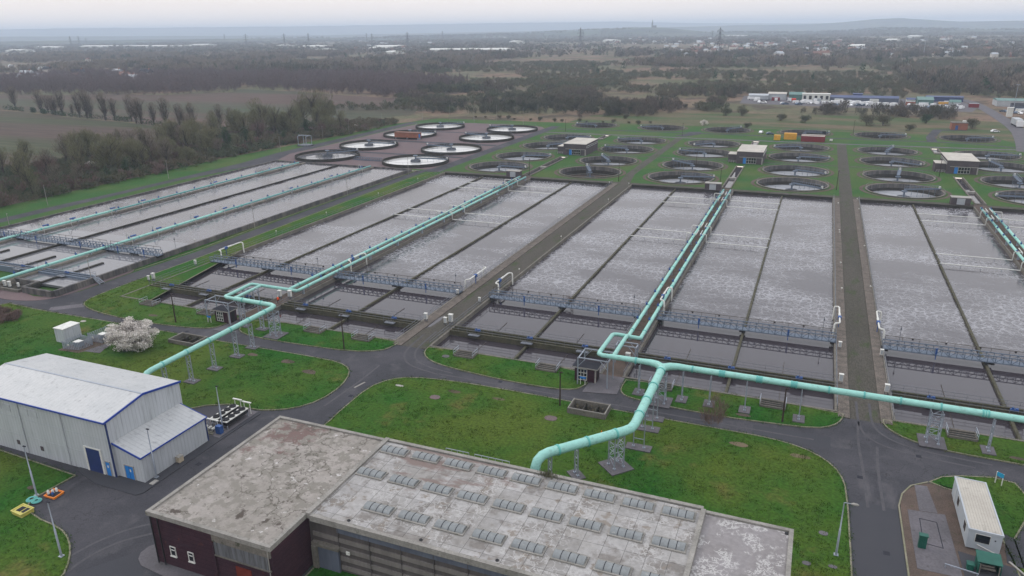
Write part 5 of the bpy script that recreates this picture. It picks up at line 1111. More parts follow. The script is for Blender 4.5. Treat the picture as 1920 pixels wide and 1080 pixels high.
cage([(-113.7, 76.9), (-110.7, 77.4), (-110.5, 79.9), (-113.6, 80.2)], 'wire mesh cage round a blue pump case, nearer of the pair')
cage([(-112.6, 80.9), (-109.6, 81.0), (-109.4, 84.0), (-112.4, 84.3)], 'wire mesh cage round a blue pump case, farther of the pair')
MB().prism([(-114.2, 76.2), (-109.8, 76.6), (-108.6, 79), (-108.6, 84.8), (-113.6, 84.6), (-114.2, 80)], 0, .03).build('gravel_bed', 'gravel', kind='structure')
MB().prism([(-109.6, 77.4), (-106.4, 77.8), (-107.8, 81.6), (-108.6, 81.2)], 0, .04).build('concrete_path', 'slab', kind='structure')
for i, (x, y, w_, d_, mm, l) in enumerate(((-121.8, 87.2, 1.1, .8, 'concl', 'pale slab on the grass near the left road, left one'), (-115.4, 87.4, 1.1, .8, 'concl', 'pale slab on the grass near the left road, right one'), (-46.8, 83.8, 1.5, 1.2, 'pink', 'pinkish concrete cover on the large lawn, left of centre'), (-29.2, 84.0, 1.7, 1.3, 'pink', 'pinkish concrete cover on the large lawn, by the dark pit'), (-53.5, 85.2, 1.3, .5, 'concl', 'narrow pale cover at the top left of the large lawn'), (5.3, 71.4, .9, .7, 'slab', 'small cover beside the right road, upper one'), (3.8, 65.9, .8, .6, 'slab', 'small cover beside the right road, lower left one'), (6.2, 66.3, .8, .5, 'slab', 'small cover beside the right road, lower right one'), (-80.6, 46.9, .9, .7, 'gravel', 'small cover in the grass left of the lamp post'), (-51.8, 97, 1.2, 1, 'slab', 'small round-edged cover on the strip before the middle tanks'))):
    MB().prism(chaikin(rect(x-w_/2, x+w_/2, y-d_/2, y+d_/2), 1, True), -.01, .035).build('access_cover', mm, None, l, 'cover')
for i, (x, y, w_, d_, mm) in enumerate(((-4.6, 86.3, 2.6, 1.2, 'heath'), (2.5, 86.1, 2.8, 1.0, 'heath'), (-45, 86.4, 2.2, 1, 'heath'), (-38, 86.6, 2.2, .9, 'heath'), (-74.7, 86.2, 2.6, 1.5, 'gravel'), (-82, 86.4, 2, 1.2, 'gravel'), (-69, 84.4, 2.8, 1.6, 'gravel'), (-5, 94.2, 2, .8, 'gravel'), (27, 95, 2, .8, 'gravel'), (-112, 94, 2.4, 1, 'gravel'))):
    MB().prism(chaikin([(x+w_/2*cos(a)*R_.uniform(.7, 1.2), y+d_/2*sin(a)*R_.uniform(.7, 1.2)) for a in [2*PI*k/9 for k in range(9)]], 1, True), -.01, .008).build('bare_patch', mm, kind='structure')
for i, (x, y, l) in enumerate(((-58.6, 80, 'by the left edge of the large lawn'), (-40, 91.9, 'on the front road before the middle tanks'), (9.2, 84, 'at the mouth of the right-hand road'), (11.2, 70.5, 'on the right-hand road beside the slab'), (-66, 58, 'between the shed and the flat-roofed building'), (-100, 90.4, 'on the front road behind the blossom tree'), (-60, 48, 'at the corner of the brick wing'), (16, 91.4, 'on the road below the right trestle tower'))):
    MB().box(x-.3, x+.3, y-.3, y+.3, -.12, -.083).build('drain_cover', 'feltd', None, 'dark square drain cover '+l, 'drain cover')
t = thing('traffic_cone', (-21.6, 82.3, 0), 'small orange traffic cone on the lawn by the pipe bend', 'cone')
MB().cyl(-21.6, 82.3, .04, .62, .16, 12, .03).build('cone', 'orange', t); MB().box(-21.85, -21.35, 82.05, 82.55, 0, .04).build('base', 'black', t)

# worker
def person(x, y, z, lab):
    t = thing('person', (x, y, z), lab, 'person')
    s_ = .86
    J = [((0, 0, .92), .13), ((0, 0, 1.12), .135), ((0, .02, 1.34), .15), ((0, .02, 1.47), .07), ((0, .03, 1.56), .075), ((0, .03, 1.68), .10), ((0, .03, 1.77), .07),
         ((-.10, 0, .86), .10), ((-.12, .03, .50), .07), ((-.13, -.02, .10), .05), ((-.13, .12, .04), .045), ((.10, 0, .86), .10), ((.13, -.05, .50), .07), ((.14, -.1, .10), .05), ((.14, .04, .04), .045),
         ((-.19, .02, 1.40), .065), ((-.26, .05, 1.12), .05), ((-.22, .27, 1.0), .038), ((.19, .02, 1.40), .065), ((.27, .0, 1.12), .05), ((.24, .2, .96), .038), ((-.21, .34, .98), .035), ((.23, .27, .94), .035)]
    E_ = [(0, 1), (1, 2), (2, 3), (3, 4), (4, 5), (5, 6), (0, 7), (7, 8), (8, 9), (9, 10), (0, 11), (11, 12), (12, 13), (13, 14), (2, 15), (15, 16), (16, 17), (2, 18), (18, 19), (19, 20), (17, 21), (20, 22)]
    me = bpy.data.meshes.new('body'); me.from_pydata([tuple(c*s_*K for c in p) for p, _ in J], E_, []); o = bpy.data.objects.new('body', me); COL.objects.link(o); o.parent = t
    for n_, c in (('skin', 0), ('hivis', 1), ('navy', 2)): me.materials.append(G[n_])
    sk = o.modifiers.new('skin', 'SKIN'); sk.use_smooth_shade = True
    for v, (p, r) in zip(me.skin_vertices[0].data, J): v.radius = (r*s_*K, r*s_*K*.9)
    me.skin_vertices[0].data[0].use_root = True
    o.modifiers.new('sub', 'SUBSURF').levels = 1
    def shell(nm, pts, rs, mm): MB().tube([tuple(c*s_+q for c, q in zip(p, (x, y, z))) for p in pts], [r*s_ for r in rs], 12).build(nm, mm, t)
    shell('jacket', [(0, 0, .84), (0, 0, 1.1), (0, .02, 1.38), (0, .02, 1.48)], [.19, .18, .21, .09], 'hivis')
    for q in (-1, 1):
        shell('sleeve', [(q*.17, .02, 1.42), (q*.26, .04, 1.13), (q*.23, .24, 1.0)], [.085, .07, .055], 'hivis')
        shell('trouser_leg', [(q*.09, 0, .9), (q*.12, 0, .5), (q*.135, -.05, .1)], [.125, .09, .075], 'navy')
    shell('helmet', [(0, .03, 1.70), (0, .03, 1.76), (0, .03, 1.83)], [.135, .12, .04], 'white')
    return t
person(-93.75, 107.6, 0.02, 'person in bright orange jacket and dark trousers standing on the left tank deck')

# ================================================================== FAR SITE: CONTAINERS, CARS, BUILDINGS
def cargo(x0, x1, y0, y1, h, mm, roof, lab, ang=0):
    t = thing('shipping_container', ((x0+x1)/2, (y0+y1)/2, -.1), lab, 'container')
    MB().box(x0, x1, y0, y1, -.1, h).build('body', mm, t); MB().box(x0+.1, x1-.1, y0+.1, y1-.1, h, h+.06).build('roof', roof, t)
    MB().box(x1, x1+.04, y0+.15, y1-.15, 0, h-.1).build('door', mm, t)
    m = MB()
    for i in range(int((x1-x0)/.5)): m.box(x0+.2+i*.5, x0+.35+i*.5, y0-.04, y0, .05, h-.15)
    m.build('corrugation', mm, t)
cargo(-18.6, -15.8, 366, 368, 2.1, 'yellowc', 'yellowc', 'small square yellow container beyond the round tanks')
cargo(-14.4, -8.9, 369.5, 371.8, 2.7, 'yellowc', 'yellowc', 'long yellow container beyond the round tanks')
cargo(-6.8, 3.2, 364.6, 366.9, 2.4, 'redc', 'roofl', 'nearer dark red container with a pale roof')
cargo(-6.8, 3.4, 367.3, 369.4, 2.6, 'redc', 'roofl', 'farther dark red container partly behind the nearer one')
t = thing('orange_building', (-185, 319, 0), 'long low orange-brown cabin beside the raised round tanks', 'building')
MB().box(-191.6, -178.4, 316.4, 319.6, .8, 3.1).build('wall', 'brickr', t); MB().box(-191.8, -178.2, 316.2, 319.8, 3.1, 3.25).build('roof', 'rooft', t); MB().box(-178.4, -178.3, 316.8, 318.2, .9, 2.6).build('door', 'doorb', t)
for x in (-191, -185, -179): MB().box(x-.15, x+.15, 316.6, 319.4, -.1, .8).build('leg', 'galv', t)
t = thing('machinery_stack', (-170, 264, 0), 'long heap of blue-grey dismantled scraper frames on the paving', 'machinery')
for k in range(2):
    m = MB(); y = 257+k*1.5
    for i in range(13): x = -176+i*1.0; m.bar((x, y, -.1), (x+.5, y+.4, 1.1), .12).bar((x, y+.9, -.1), (x+.5, y+.4, 1.1), .12).bar((x, y, .1), (x+1, y, .1), .16).bar((x+.5, y+.4, 1.1), (x+1.5, y+.4, 1.1), .12)
    m.build('frame', 'bridge', t)
t = thing('lifting_gantry', (-220, 283, 0), 'small grey steel gantry by the wood edge', 'gantry')
for x, y in ((-222.5, 282), (-218, 282), (-222.5, 286), (-218, 286)): MB().bar((x, y, -.1), (x, y, 4.6), .2).build('leg', 'galv', t)
MB().bar((-223.5, 284, 4.7), (-217, 284, 4.7), .5, .3).bar((-222.5, 282, 4.5), (-222.5, 286, 4.5), .2).bar((-218, 282, 4.5), (-218, 286, 4.5), .2).build('beam', 'galv', t)
MB().box(-223, -217.5, 281.6, 286.4, -.1, .5).build('platform', 'rail', t)
t = thing('brick_building', (65, 431, 0), 'small flat-roofed red brick building beyond the round tanks', 'building')
MB().box(61.3, 68.3, 428, 434, -.1, 3.2).build('wall', 'brickr', t); MB().box(61.1, 68.5, 427.8, 434.2, 3.2, 3.5).build('roof', 'conc', t); MB().box(63, 64.2, 427.9, 428, 0, 2.1).build('door', 'valve', t); MB().box(66.2, 67.6, 430, 431.5, 3.5, 4.3).build('roof_tank', 'white', t)

def car_proto(lab, mm, van=False):
    t = local('parked_van' if van else 'parked_car', lab, 'van' if van else 'car')
    L2, W2 = (2.3, .85) if van else (1.85, .75)
    if van: prof = [(-L2, .3), (L2, .3), (L2, .8), (L2-.5, 1.0), (L2-1.0, 1.75), (-L2+.1, 1.85), (-L2, 1.6)]
    else: prof = [(-L2, .25), (L2, .25), (L2, .6), (L2-.8, .75), (L2-1.4, 1.2), (-L2+.9, 1.22), (-L2+.25, .8), (-L2, .7)]
    n = len(prof); vs = [(x, y, z) for y in (-W2, W2) for x, z in prof]
    MB().add(vs, [tuple(range(n)), tuple(range(n, 2*n))[::-1]]+[(i+n, (i+1) % n+n, (i+1) % n, i) for i in range(n)]).build('body', mm, t)
    wz = prof[-2] if van else None
    gb = MB()
    if van: gb.add([(L2-.52, -W2*.9, 1.03), (L2-.52, W2*.9, 1.03), (L2-.97, W2*.9, 1.72), (L2-.97, -W2*.9, 1.72)], [(0, 1, 2, 3)]); gb.v = [(a+.02, b, c+.01) for a, b, c in gb.v]
    else:
        for s_ in (-1, 1): gb.add([(L2-.9, s_*(W2+.01), .78), (L2-1.42, s_*(W2+.01), 1.14), (-L2+.92, s_*(W2+.01), 1.16), (-L2+.4, s_*(W2+.01), .82)], [(0, 1, 2, 3)])
    gb.build('windscreen', 'glass', t)
    for sx_ in (-1, 1):
        for s_ in (-1, 1): MB().tube([(sx_*L2*.62, s_*(W2-.12), .27), (sx_*L2*.62, s_*(W2+.02), .27)], .27, 12).build('wheel', 'black', t)
    return t
PV = Proto(car_proto('x', 'carw', True)); PC = Proto(car_proto('x', 'carw')); PB = Proto(car_proto('x', 'carb'))
PC.at((-25.9, 388.4, -.08), rad(80), 'white car parked by the far track'); PB.at((-21.5, 384.5, -.08), rad(20), 'blue-grey car parked right of the white car')
PC.at((79.5, 424, -.1), rad(15), 'white car on the verge beside the highway')
t = thing('compressor_trailer', (6.1, 368.2, 0), 'tiny white trailer right of the red containers', 'trailer'); MB().box(5.4, 6.6, 367.8, 368.7, .2, 1.0).build('body', 'white', t); MB().tube([(5.9, 367.7, .1), (5.9, 368.8, .1)], .2, 8).build('wheel', 'black', t)
VX = [(-15+i*3.9+R_.uniform(-1, 1), 547+R_.uniform(-2, 6)) for i in range(16)]+[(-11.3, 557), (-7.6, 558), (-3, 564), (5, 549.5), (9, 554), (12.5, 557), (19.8, 553), (25.2, 551), (29.4, 552), (43.5, 545), (56.3, 538), (61, 546), (66.3, 547), (69.1, 538), (72.7, 538.7), (75, 531), (80.7, 537.5), (-30, 566), (-43, 560), (-47, 571), (17, 560), (23, 561)]
VR = random.Random(4); VX2 = [(VR.uniform(-46, 90), VR.uniform(538, 556)) for _ in range(26)]+[(VR.uniform(99, 132), VR.uniform(505, 532)) for _ in range(14)]+[(VR.uniform(-30, 80), VR.uniform(590, 600)) for _ in range(8)]
for i, (x, y) in enumerate(sorted(VX2)): VR.choice((PC, PC, PB)).at((x, y, -.1), VR.uniform(0, 3), f'small parked car in the far storage yards, {ordi(i)} from the left', VR.uniform(1, 1.4))
for i, (x, y) in enumerate(sorted(VX)): PV.at((x, y, -.1), rad(R_.choice((75, 95, 110, 60, 20))), f'white van in the far storage yard, {ordi(i)} from the left', R_.uniform(.95, 1.35))
MB().prism([(-52, 540), (84, 520), (90, 545), (88, 600), (-55, 600)], -.12, -.07).build('yard', 'slab', kind='structure')
def shed(x0, x1, y0, y1, h, wm, rm, lab, rh=1.0, ang=0, nm='warehouse', z=-.1, win=0):
    t = thing(nm, ((x0+x1)/2, (y0+y1)/2, z), lab, 'building')
    MB().box(x0, x1, y0, y1, z, z+h).build('wall', wm, t)
    ym = (y0+y1)/2; m = MB(); q = .3
    m.add([(x0-q, y0-q, z+h), (x1+q, y0-q, z+h), (x1+q, y1+q, z+h), (x0-q, y1+q, z+h), (x0-q, ym, z+h+rh), (x1+q, ym, z+h+rh)], [(0, 1, 5, 4), (2, 3, 4, 5), (0, 4, 3), (1, 2, 5), (3, 2, 1, 0)])
    m.build('roof', rm, t)
    if win:
        for i in range(win): x = x0+(x1-x0)*(i+.5)/win; MB().box(x-.9, x+.9, y0-.05, y0, z+h*.25, z+h*.75).build('window', 'glass', t)
    return t
shed(-49, -36, 571, 579, 3, 'greys', 'greys', 'long pale shed at the left end of the far yard')
shed(-36, -24, 575, 585, 4, 'greys', 'roofl', 'second pale shed in the far yard, behind a lorry')
shed(-22, -12, 578, 588, 3.5, 'greens', 'greens', 'green roofed shed between the pale sheds of the far yard', 1.5)
shed(-13, 5, 569, 576, 5, 'white', 'white', 'long white two-storey unit with dark windows in the far yard', .3, win=5)
shed(4, 48, 572, 584, 2.6, 'panelb', 'blues', 'very long low building with a blue roof in the far yard', 1.2)
shed(20, 26, 586, 592, 4, 'blues', 'blues', 'small bright blue shed behind the long blue roof', .5)
shed(58, 67, 556, 570, 3.4, 'greens', 'greens', 'green shed with a rounded roof in the far yard', 1.6)
shed(52.5, 57.5, 566, 574, 2.6, 'white', 'blues', 'small white shed with a blue roof left of the green shed')
shed(66, 88, 586, 594, 3, 'blues', 'blues', 'long bright blue shed at the right of the far yard', .6)
shed(76, 82, 553, 558, 2.6, 'greys', 'greens', 'small grey-green hut near the highway', 1.4)
shed(103, 135, 560, 575, 3.6, 'greys', 'greens', 'long pale green shed beyond the highway')
shed(108, 140, 535, 548, 3, 'panelb', 'feltd', 'long dark roofed shed beyond the highway at the right edge')
shed(97.5, 100.2, 498, 500.5, 5, 'white', 'white', 'small white tower kiosk beside the highway', .2, nm='kiosk')
for i, (x, y, mm) in enumerate(((-33, 566, 'redc'), (-6, 562, 'greys'), (8, 563, 'white'), (30, 565, 'white'), (51, 553, 'brickr'), (58, 548, 'greys'), (70, 556, 'yellowc'), (74, 562, 'white'), (86, 548, 'redc'), (106, 520, 'white'), (116, 524, 'greys'), (126, 528, 'redc'))):
    cargo(x, x+5.5, y, y+2.3, 2.3, mm, 'greys', f'container unit in the far storage yards, {ordi(i)} from the left')
t = thing('lorry', (-42, 561, 0), 'white lorry cab parked before the pale sheds', 'lorry'); MB().box(-44, -40.5, 560, 562, .4, 2.6).build('cab', 'carw', t); MB().box(-40.3, -34, 560, 562, .6, 1.0).build('bed', 'feltd', t)
for x in (-43.2, -39, -36): MB().tube([(x, 559.9, .4), (x, 562.1, .4)], .4, 10).build('wheel', 'black', t)
t = thing('lorry', (-20, 561, 0), 'white lorry with a red tank in the far yard', 'lorry'); MB().box(-22, -19.6, 560, 562, .4, 2.4).build('cab', 'carw', t); MB().tube([(-19.4, 561, 1.4), (-16.6, 561, 1.4)], .9, 12).build('tank', 'red', t)
for x in (-21, -17.5): MB().tube([(x, 559.9, .4), (x, 562.1, .4)], .4, 10).build('wheel', 'black', t)
t = thing('tanker_lorry', (90, 452, 0), 'lorry driving on the highway at the right edge', 'lorry'); MB().box(92.5, 95.5, 446, 449, .4, 3.2).build('cab', 'carw', t); MB().box(92.4, 95.6, 449.4, 460, .7, 3.6).build('trailer', 'greys', t)
for y in (447.5, 452, 457): MB().tube([(92.3, y, .5), (95.7, y, .5)], .5, 10).build('wheel', 'black', t)
t = thing('lighting_mast', (101, 503, 0), 'tall grey lighting mast beside the white kiosk by the highway', 'mast'); MB().tube([(101, 503, -.1), (101, 503, 17)], [.22, .1], 8).build('pole', 'galv', t); MB().bar((100, 503, 17), (102, 503, 17), .4, .3).build('lamp_head', 'galv', t)
t = thing('wooden_shelter', (2.8, 388.7, 0), 'small grey kiosk by the far grass track', 'kiosk'); MB().box(2, 3.6, 388, 389.4, -.1, 2).build('wall', 'feltd', t); MB().box(1.8, 3.8, 387.8, 389.6, 2, 2.1).build('roof', 'conc', t)

# ================================================================== VEGETATION
def np_mesh(name, V, mm, parent=None, faces=3, **kw):
    V = np.asarray(V, dtype=np.float32).reshape(-1, 3)*K; n = len(V)//3
    me = bpy.data.meshes.new(name); me.vertices.add(n*3); me.vertices.foreach_set('co', V.ravel())
    me.loops.add(n*3); me.loops.foreach_set('vertex_index', np.arange(n*3, dtype=np.int32))
    me.polygons.add(n); me.polygons.foreach_set('loop_start', np.arange(0, n*3, 3, dtype=np.int32)); me.polygons.foreach_set('loop_total', np.full(n, 3, dtype=np.int32))
    me.materials.append(G[mm] if isinstance(mm, str) else mm); me.update(); me.validate()
    o = bpy.data.objects.new(name, me); COL.objects.link(o)
    if parent is not None: o.parent = parent
    tag(o, kw.get('lab'), kw.get('cat'), kw.get('group'), kw.get('kind')); return o
def unit(v): return v/np.maximum(np.linalg.norm(v, axis=-1, keepdims=True), 1e-6)
def twigs(P, root, L_, W_, rng, up=.3, spread=.6):
    """slender triangles growing outwards and upwards from points P"""
    D = unit(unit(P-root)+rng.normal(0, spread, P.shape)*.6+np.array([0, 0, up])); S = unit(np.cross(D, rng.normal(0, 1, P.shape)))
    l = L_*rng.uniform(.6, 1.3, (len(P), 1)); w_ = W_*rng.uniform(.6, 1.4, (len(P), 1))
    return np.stack([P-S*w_, P+S*w_, P+D*l], 1)
def leaves(P, s_, rng):
    a = rng.normal(0, 1, P.shape); a = unit(a); b = unit(np.cross(a, rng.normal(0, 1, P.shape)))
    q = s_*rng.uniform(.5, 1.4, (len(P), 1)); return np.stack([P-a*q, P+a*q*.6+b*q*.5, P+b*q-a*q*.2], 1)
def clumped(n, c, r, rng, k=14, shell=.55, fr=.38):
    """points in k overlapping puffs inside an ellipsoid, so that the crown has lobes and gaps"""
    c = np.array(c); r = np.array(r); d = unit(rng.normal(0, 1, (k, 3))); rad_ = rng.uniform(.35, .85, (k, 1)); cc = c+d*rad_*r
    sz = rng.uniform(.7, 1.25, k); i = rng.integers(0, k, n); dd = unit(rng.normal(0, 1, (n, 3)))*(rng.uniform(0, 1, (n, 1))**(1/3)*(1-shell*.3)+shell*.3)
    p = cc[i]+dd*r*fr*sz[i][:, None]; p[:, 2] = np.maximum(p[:, 2], .1); return p
def limbs(m, h, base_r, n, spread, rng, z0=.15, stems=1, top=.8):
    for s_ in range(stems):
        a0 = rng.uniform(0, 2*PI); off = 0 if stems == 1 else spread*.5
        tx, ty = cos(a0)*off, sin(a0)*off
        pts = [(0, 0, -.3), (tx*.1, ty*.1, h*.25), (tx*.5+rng.normal(0, .1), ty*.5, h*.5), (tx, ty, h*top)]
        m.tube(pts, [base_r, base_r*.8, base_r*.5, base_r*.12], 6)
        for i in range(n):
            t_ = rng.uniform(z0, .75); z = h*t_; a = rng.uniform(0, 2*PI); x, y = tx*t_, ty*t_; e_ = spread*rng.uniform(.4, 1)*(1-.3*t_)
            m.tube([(x, y, z), (x+cos(a)*e_*.45, y+sin(a)*e_*.45, z+h*.10), (x+cos(a)*e_, y+sin(a)*e_, min(h*.97, z+h*rng.uniform(.2, .36)))], [base_r*.38*(1-t_*.5), base_r*.22, base_r*.06], 4)
def tree(style, seed, mm='twig', name='bare_tree', wood='wood', hs=1.0):
    rng = np.random.default_rng(seed); t = local(name, 'x', 'tree')
    m = MB(); 
    if style == 'vase':
        h = 14*hs; limbs(m, h, .42, 15, 3.4, rng, .12, 5); z = rng.uniform(.12, 1, 1000)**.8; a = rng.uniform(0, 2*PI, 1000); r = np.where(z < .66, .3+3.7*(z/.66)**1.2, 4.0-3.0*((z-.66)/.34)**2)*np.sqrt(rng.uniform(0.02, 1, 1000))*(1+.35*np.sin(a*3+seed))
        P_ = np.stack([r*np.cos(a), r*np.sin(a), z*h*.93+.6], 1); T = twigs(P_, np.array([0, 0, 1.5]), 1.3, .042, rng, 1.4)
    elif style == 'round':
        h = 16*hs; limbs(m, h, .5, 14, 6, rng, .15, 3); P_ = clumped(4200, (0, 0, h*.56), (6.2, 6.2, h*.46), rng, 26, fr=.4); T = twigs(P_, np.array([0, 0, 2.0]), 1.25, .06, rng, .8)
    elif style == 'tall':
        h = 13*hs; limbs(m, h, .36, 18, 3.6, rng, .22, 2); P_ = clumped(1150, (0, 0, h*.64), (3.6, 3.6, h*.36), rng, 16, fr=.42); T = twigs(P_, np.array([0, 0, h*.2]), 1.2, .05, rng, .6)
    elif style == 'ivy':
        h = 10*hs; limbs(m, h, .3, 6, 2.2, rng); P_ = clumped(1700, (0, 0, h*.5), (2.1, 2.1, h*.48), rng, 16, fr=.45); T = leaves(P_, .28, rng)
    elif style == 'bush':
        h = 4.4*hs; limbs(m, h, .12, 8, 2.4, rng, .05, 3); P_ = clumped(1500, (0, 0, h*.45), (2.8, 2.8, h*.5), rng, 12, fr=.48); T = twigs(P_, np.array([0, 0, 0]), .7, .07, rng, .4)
    elif style == 'blossom':
        h = 4.6*hs; limbs(m, h, .13, 9, 2.8, rng, .05, 3); P_ = clumped(1900, (0, 0, h*.5), (3.0, 3.0, h*.5), rng, 14, fr=.45); T = leaves(P_, .2, rng)
    m.build('trunk', wood, t)
    np_mesh('crown', T, mm, t); return t
rv = np.random.default_rng(5)
def vnoise(x, y, s_, seed=0):
    g = np.random.default_rng(seed).uniform(0, 1, (64, 64)); u = (np.asarray(x)/s_) % 64; v = (np.asarray(y)/s_) % 64
    i = np.floor(u).astype(int); j = np.floor(v).astype(int); a = u-i; b = v-j; a = a*a*(3-2*a); b = b*b*(3-2*b); i %= 64; j %= 64; i2 = (i+1) % 64; j2 = (j+1) % 64
    return (g[i, j]*(1-a)+g[i2, j]*a)*(1-b)+(g[i, j2]*(1-a)+g[i2, j2]*a)*b
def fbm(x, y, s_, seed=0): return .55*vnoise(x, y, s_, seed)+.28*vnoise(x, y, s_/2.3, seed+1)+.17*vnoise(x, y, s_/5, seed+2)
def stamp(name, pos, variants, lo, hi, mm, lab, cat, sz=(1, 1)):
    """one mass of vegetation nobody could count: every position gets a turned, scaled variant"""
    out = []; idx = rv.integers(0, len(variants), len(pos))
    for k, T in enumerate(variants):
        p = pos[idx == k]
        if not len(p): continue
        a = rv.uniform(0, 2*PI, len(p)); s_ = rv.uniform(lo, hi, len(p)); c, sn = np.cos(a)*s_, np.sin(a)*s_; q = T.reshape(-1, 3)
        X = q[None, :, 0]*c[:, None]-q[None, :, 1]*sn[:, None]+p[:, 0:1]; Y = q[None, :, 0]*sn[:, None]+q[None, :, 1]*c[:, None]+p[:, 1:2]
        Z = q[None, :, 2]*(s_*rv.uniform(sz[0], sz[1], len(p)))[:, None]+(p[:, 2:3] if p.shape[1] > 2 else -.12); out.append(np.stack([X, Y, Z], -1).reshape(-1, 3))
    return np_mesh(name, np.concatenate(out), mm, None, lab=lab, cat=cat, kind='stuff')
def scatter(n, x0, x1, y0, y1, poly=None, dens=None):
    x = rv.uniform(x0, x1, n); y = rv.uniform(y0, y1, n); k = np.ones(n, bool)
    if dens is not None: k &= dens(x, y)
    x, y = x[k], y[k]
    if poly: kk = np.array([inpoly(a, b, poly) for a, b in zip(x, y)], bool); x, y = x[kk], y[kk]
    return np.stack([x, y], 1)
def vbush(n, r, h, tw, seed, L_=.9, W_=.12, leaf=0):
    rng = np.random.default_rng(seed); P_ = clumped(n, (0, 0, h*.45), (r, r, h*.5), rng, 7, fr=.5); return leaves(P_, leaf, rng) if leaf else twigs(P_, np.array([0, 0, -.5]), L_, W_, rng, .4)

# left-hand wood: countable trees in rows, thick undergrowth as one mass
protos = [Proto(tree('tall', 1)), Proto(tree('tall', 2, 'twigo', 'olive_tree', hs=1.1)), Proto(tree('tall', 3, 'twigo', 'olive_tree')), Proto(tree('round', 4, 'twigo', 'broad_tree', hs=.72)), Proto(tree('ivy', 5, 'ever', 'ivy_clad_tree')), Proto(tree('tall', 6, 'twigr', 'reddish_tree', hs=.9))]
kinds = ['bare brown tree', 'bare olive tree', 'bare olive tree', 'broad bare olive tree', 'dark ivy-clad tree', 'bare reddish tree']
cnt = {}
for row, (xb, step, dx) in enumerate(((-236, 9.5, 3), (-248, 11, 4), (-262, 12, 5), (-277, 14, 5))):
    y = 122 if row == 0 else 112; i = 0
    while y < (336 if row < 2 else 322):
        x = xb+R_.uniform(-dx, dx)*.6+(6 if y > 300 else 0); k = R_.choice([0, 1, 2, 3, 4, 5, 1, 0, 4] if row < 2 else [0, 1, 3, 2, 1])
        protos[k].at((x, y, -.12), R_.uniform(0, 6), f'{kinds[k]} in the left wood, {["front", "second", "third", "back"][row]} row, {ordi(i)} from near end', R_.uniform(.8, 1.15) if row else R_.uniform(.5, .9))
        y += step*R_.uniform(.75, 1.3); i += 1
t = tree('round', 21, 'twigo', 'willow_tree', hs=1.2); PW = Proto(t)
for x, y, s_, l in ((-264, 352, 1.0, 'broad olive willow behind the left wood, middle of the tall group'), (-274, 354, .92, 'broad olive willow behind the left wood, left of the tall group'), (-254, 348, .92, 'broad olive willow behind the left wood, right of the tall group'), (-252, 292, 1.0, 'big rounded olive willow rising from the left wood'), (-243, 306, .9, 'rounded olive willow right of the biggest one in the left wood'), (-246, 334, .8, 'smaller olive willow by the far end of the left wood')): PW.at((x, y, -.12), R_.uniform(0, 6), l, s_)
PBl = Proto(tree('blossom', 31, 'bloss', 'blossom_bush'))
for x, y, s_, l in ((-262, 205, .8, 'pale blossoming bush at the back of the left wood, nearest one'), (-271, 238, .95, 'pale blossoming bush at the back of the left wood, middle one'), (-268, 246, .8, 'pale blossoming bush at the back of the left wood, far one'), (-57, 411, .7, 'small pale blossom bush beyond the round tanks'), (-232, 345, .6, 'pale blossom bush at the far end of the left wood')): PBl.at((x, y, -.12), R_.uniform(0, 6), l, s_)
woodedge = [(-231, 96), (-229.5, 160), (-229, 195), (-226.5, 212), (-229, 243), (-229, 300), (-221, 330), (-222, 372), (-236, 374), (-262, 356), (-286, 300), (-288, 180), (-300, 96)]
vb = [vbush(260, 2.6, 3.6, 1, s) for s in (1, 2, 3)]; vb2 = [vbush(190, 2.2, 3.0, 1, s+9, leaf=.28) for s in (1, 2)]
stamp('undergrowth', scatter(2100, -300, -220, 96, 375, woodedge), vb, .45, 1.1, 'scrub', 'dense winter undergrowth filling the left wood', 'undergrowth')
stamp('undergrowth', scatter(420, -300, -222, 96, 372, woodedge), vb2, .6, 1.3, 'ever', 'dark evergreen ivy and holly patches in the left wood', 'undergrowth')
stamp('undergrowth', scatter(330, -300, -222, 96, 372, woodedge), vb, .5, 1.2, 'twigr', 'reddish bramble patches in the left wood', 'undergrowth')
# hedgerow with its pollarded poplars between the two fields
HT = [(-538.7, 370.1, 15.8), (-491.7, 355.3, 15), (-486.9, 356.6, 11.8), (-475.8, 351.1, 12.4), (-470.7, 349.7, 12.1), (-466, 351, 15.4), (-448.9, 344.9, 7.9), (-439.2, 342.4, 15.5), (-429.6, 339.9, 17.4), (-433.4, 345, 13.4), (-427, 341, 12.3), (-408, 335, 16.5), (-403, 337.5, 13.1), (-388.2, 336.9, 15.2), (-375.7, 328.9, 13.6), (-370, 327.5, 15), (-361.5, 328.8, 12.2), (-347.2, 324, 15.6), (-334, 321.5, 13.2), (-330.3, 320.1, 10.7), (-322, 318.9, 13.7), (-311, 322.4, 9.7), (-304.7, 321, 13.4), (-294.7, 319.2, 12)]
PP = [Proto(tree('vase', 40+i, 'twig', 'poplar_tree')) for i in range(3)]
for i, (x, y, h) in enumerate(HT): PP[i % 3].at((x, y, -.12), R_.uniform(0, 6), f'upright bare poplar in the field hedgerow, {ordi(i)} from the left', h/14)
hl_ = [(-547, 365), (-497, 356), (-441, 342), (-385, 333), (-340, 319.5), (-290, 315)]
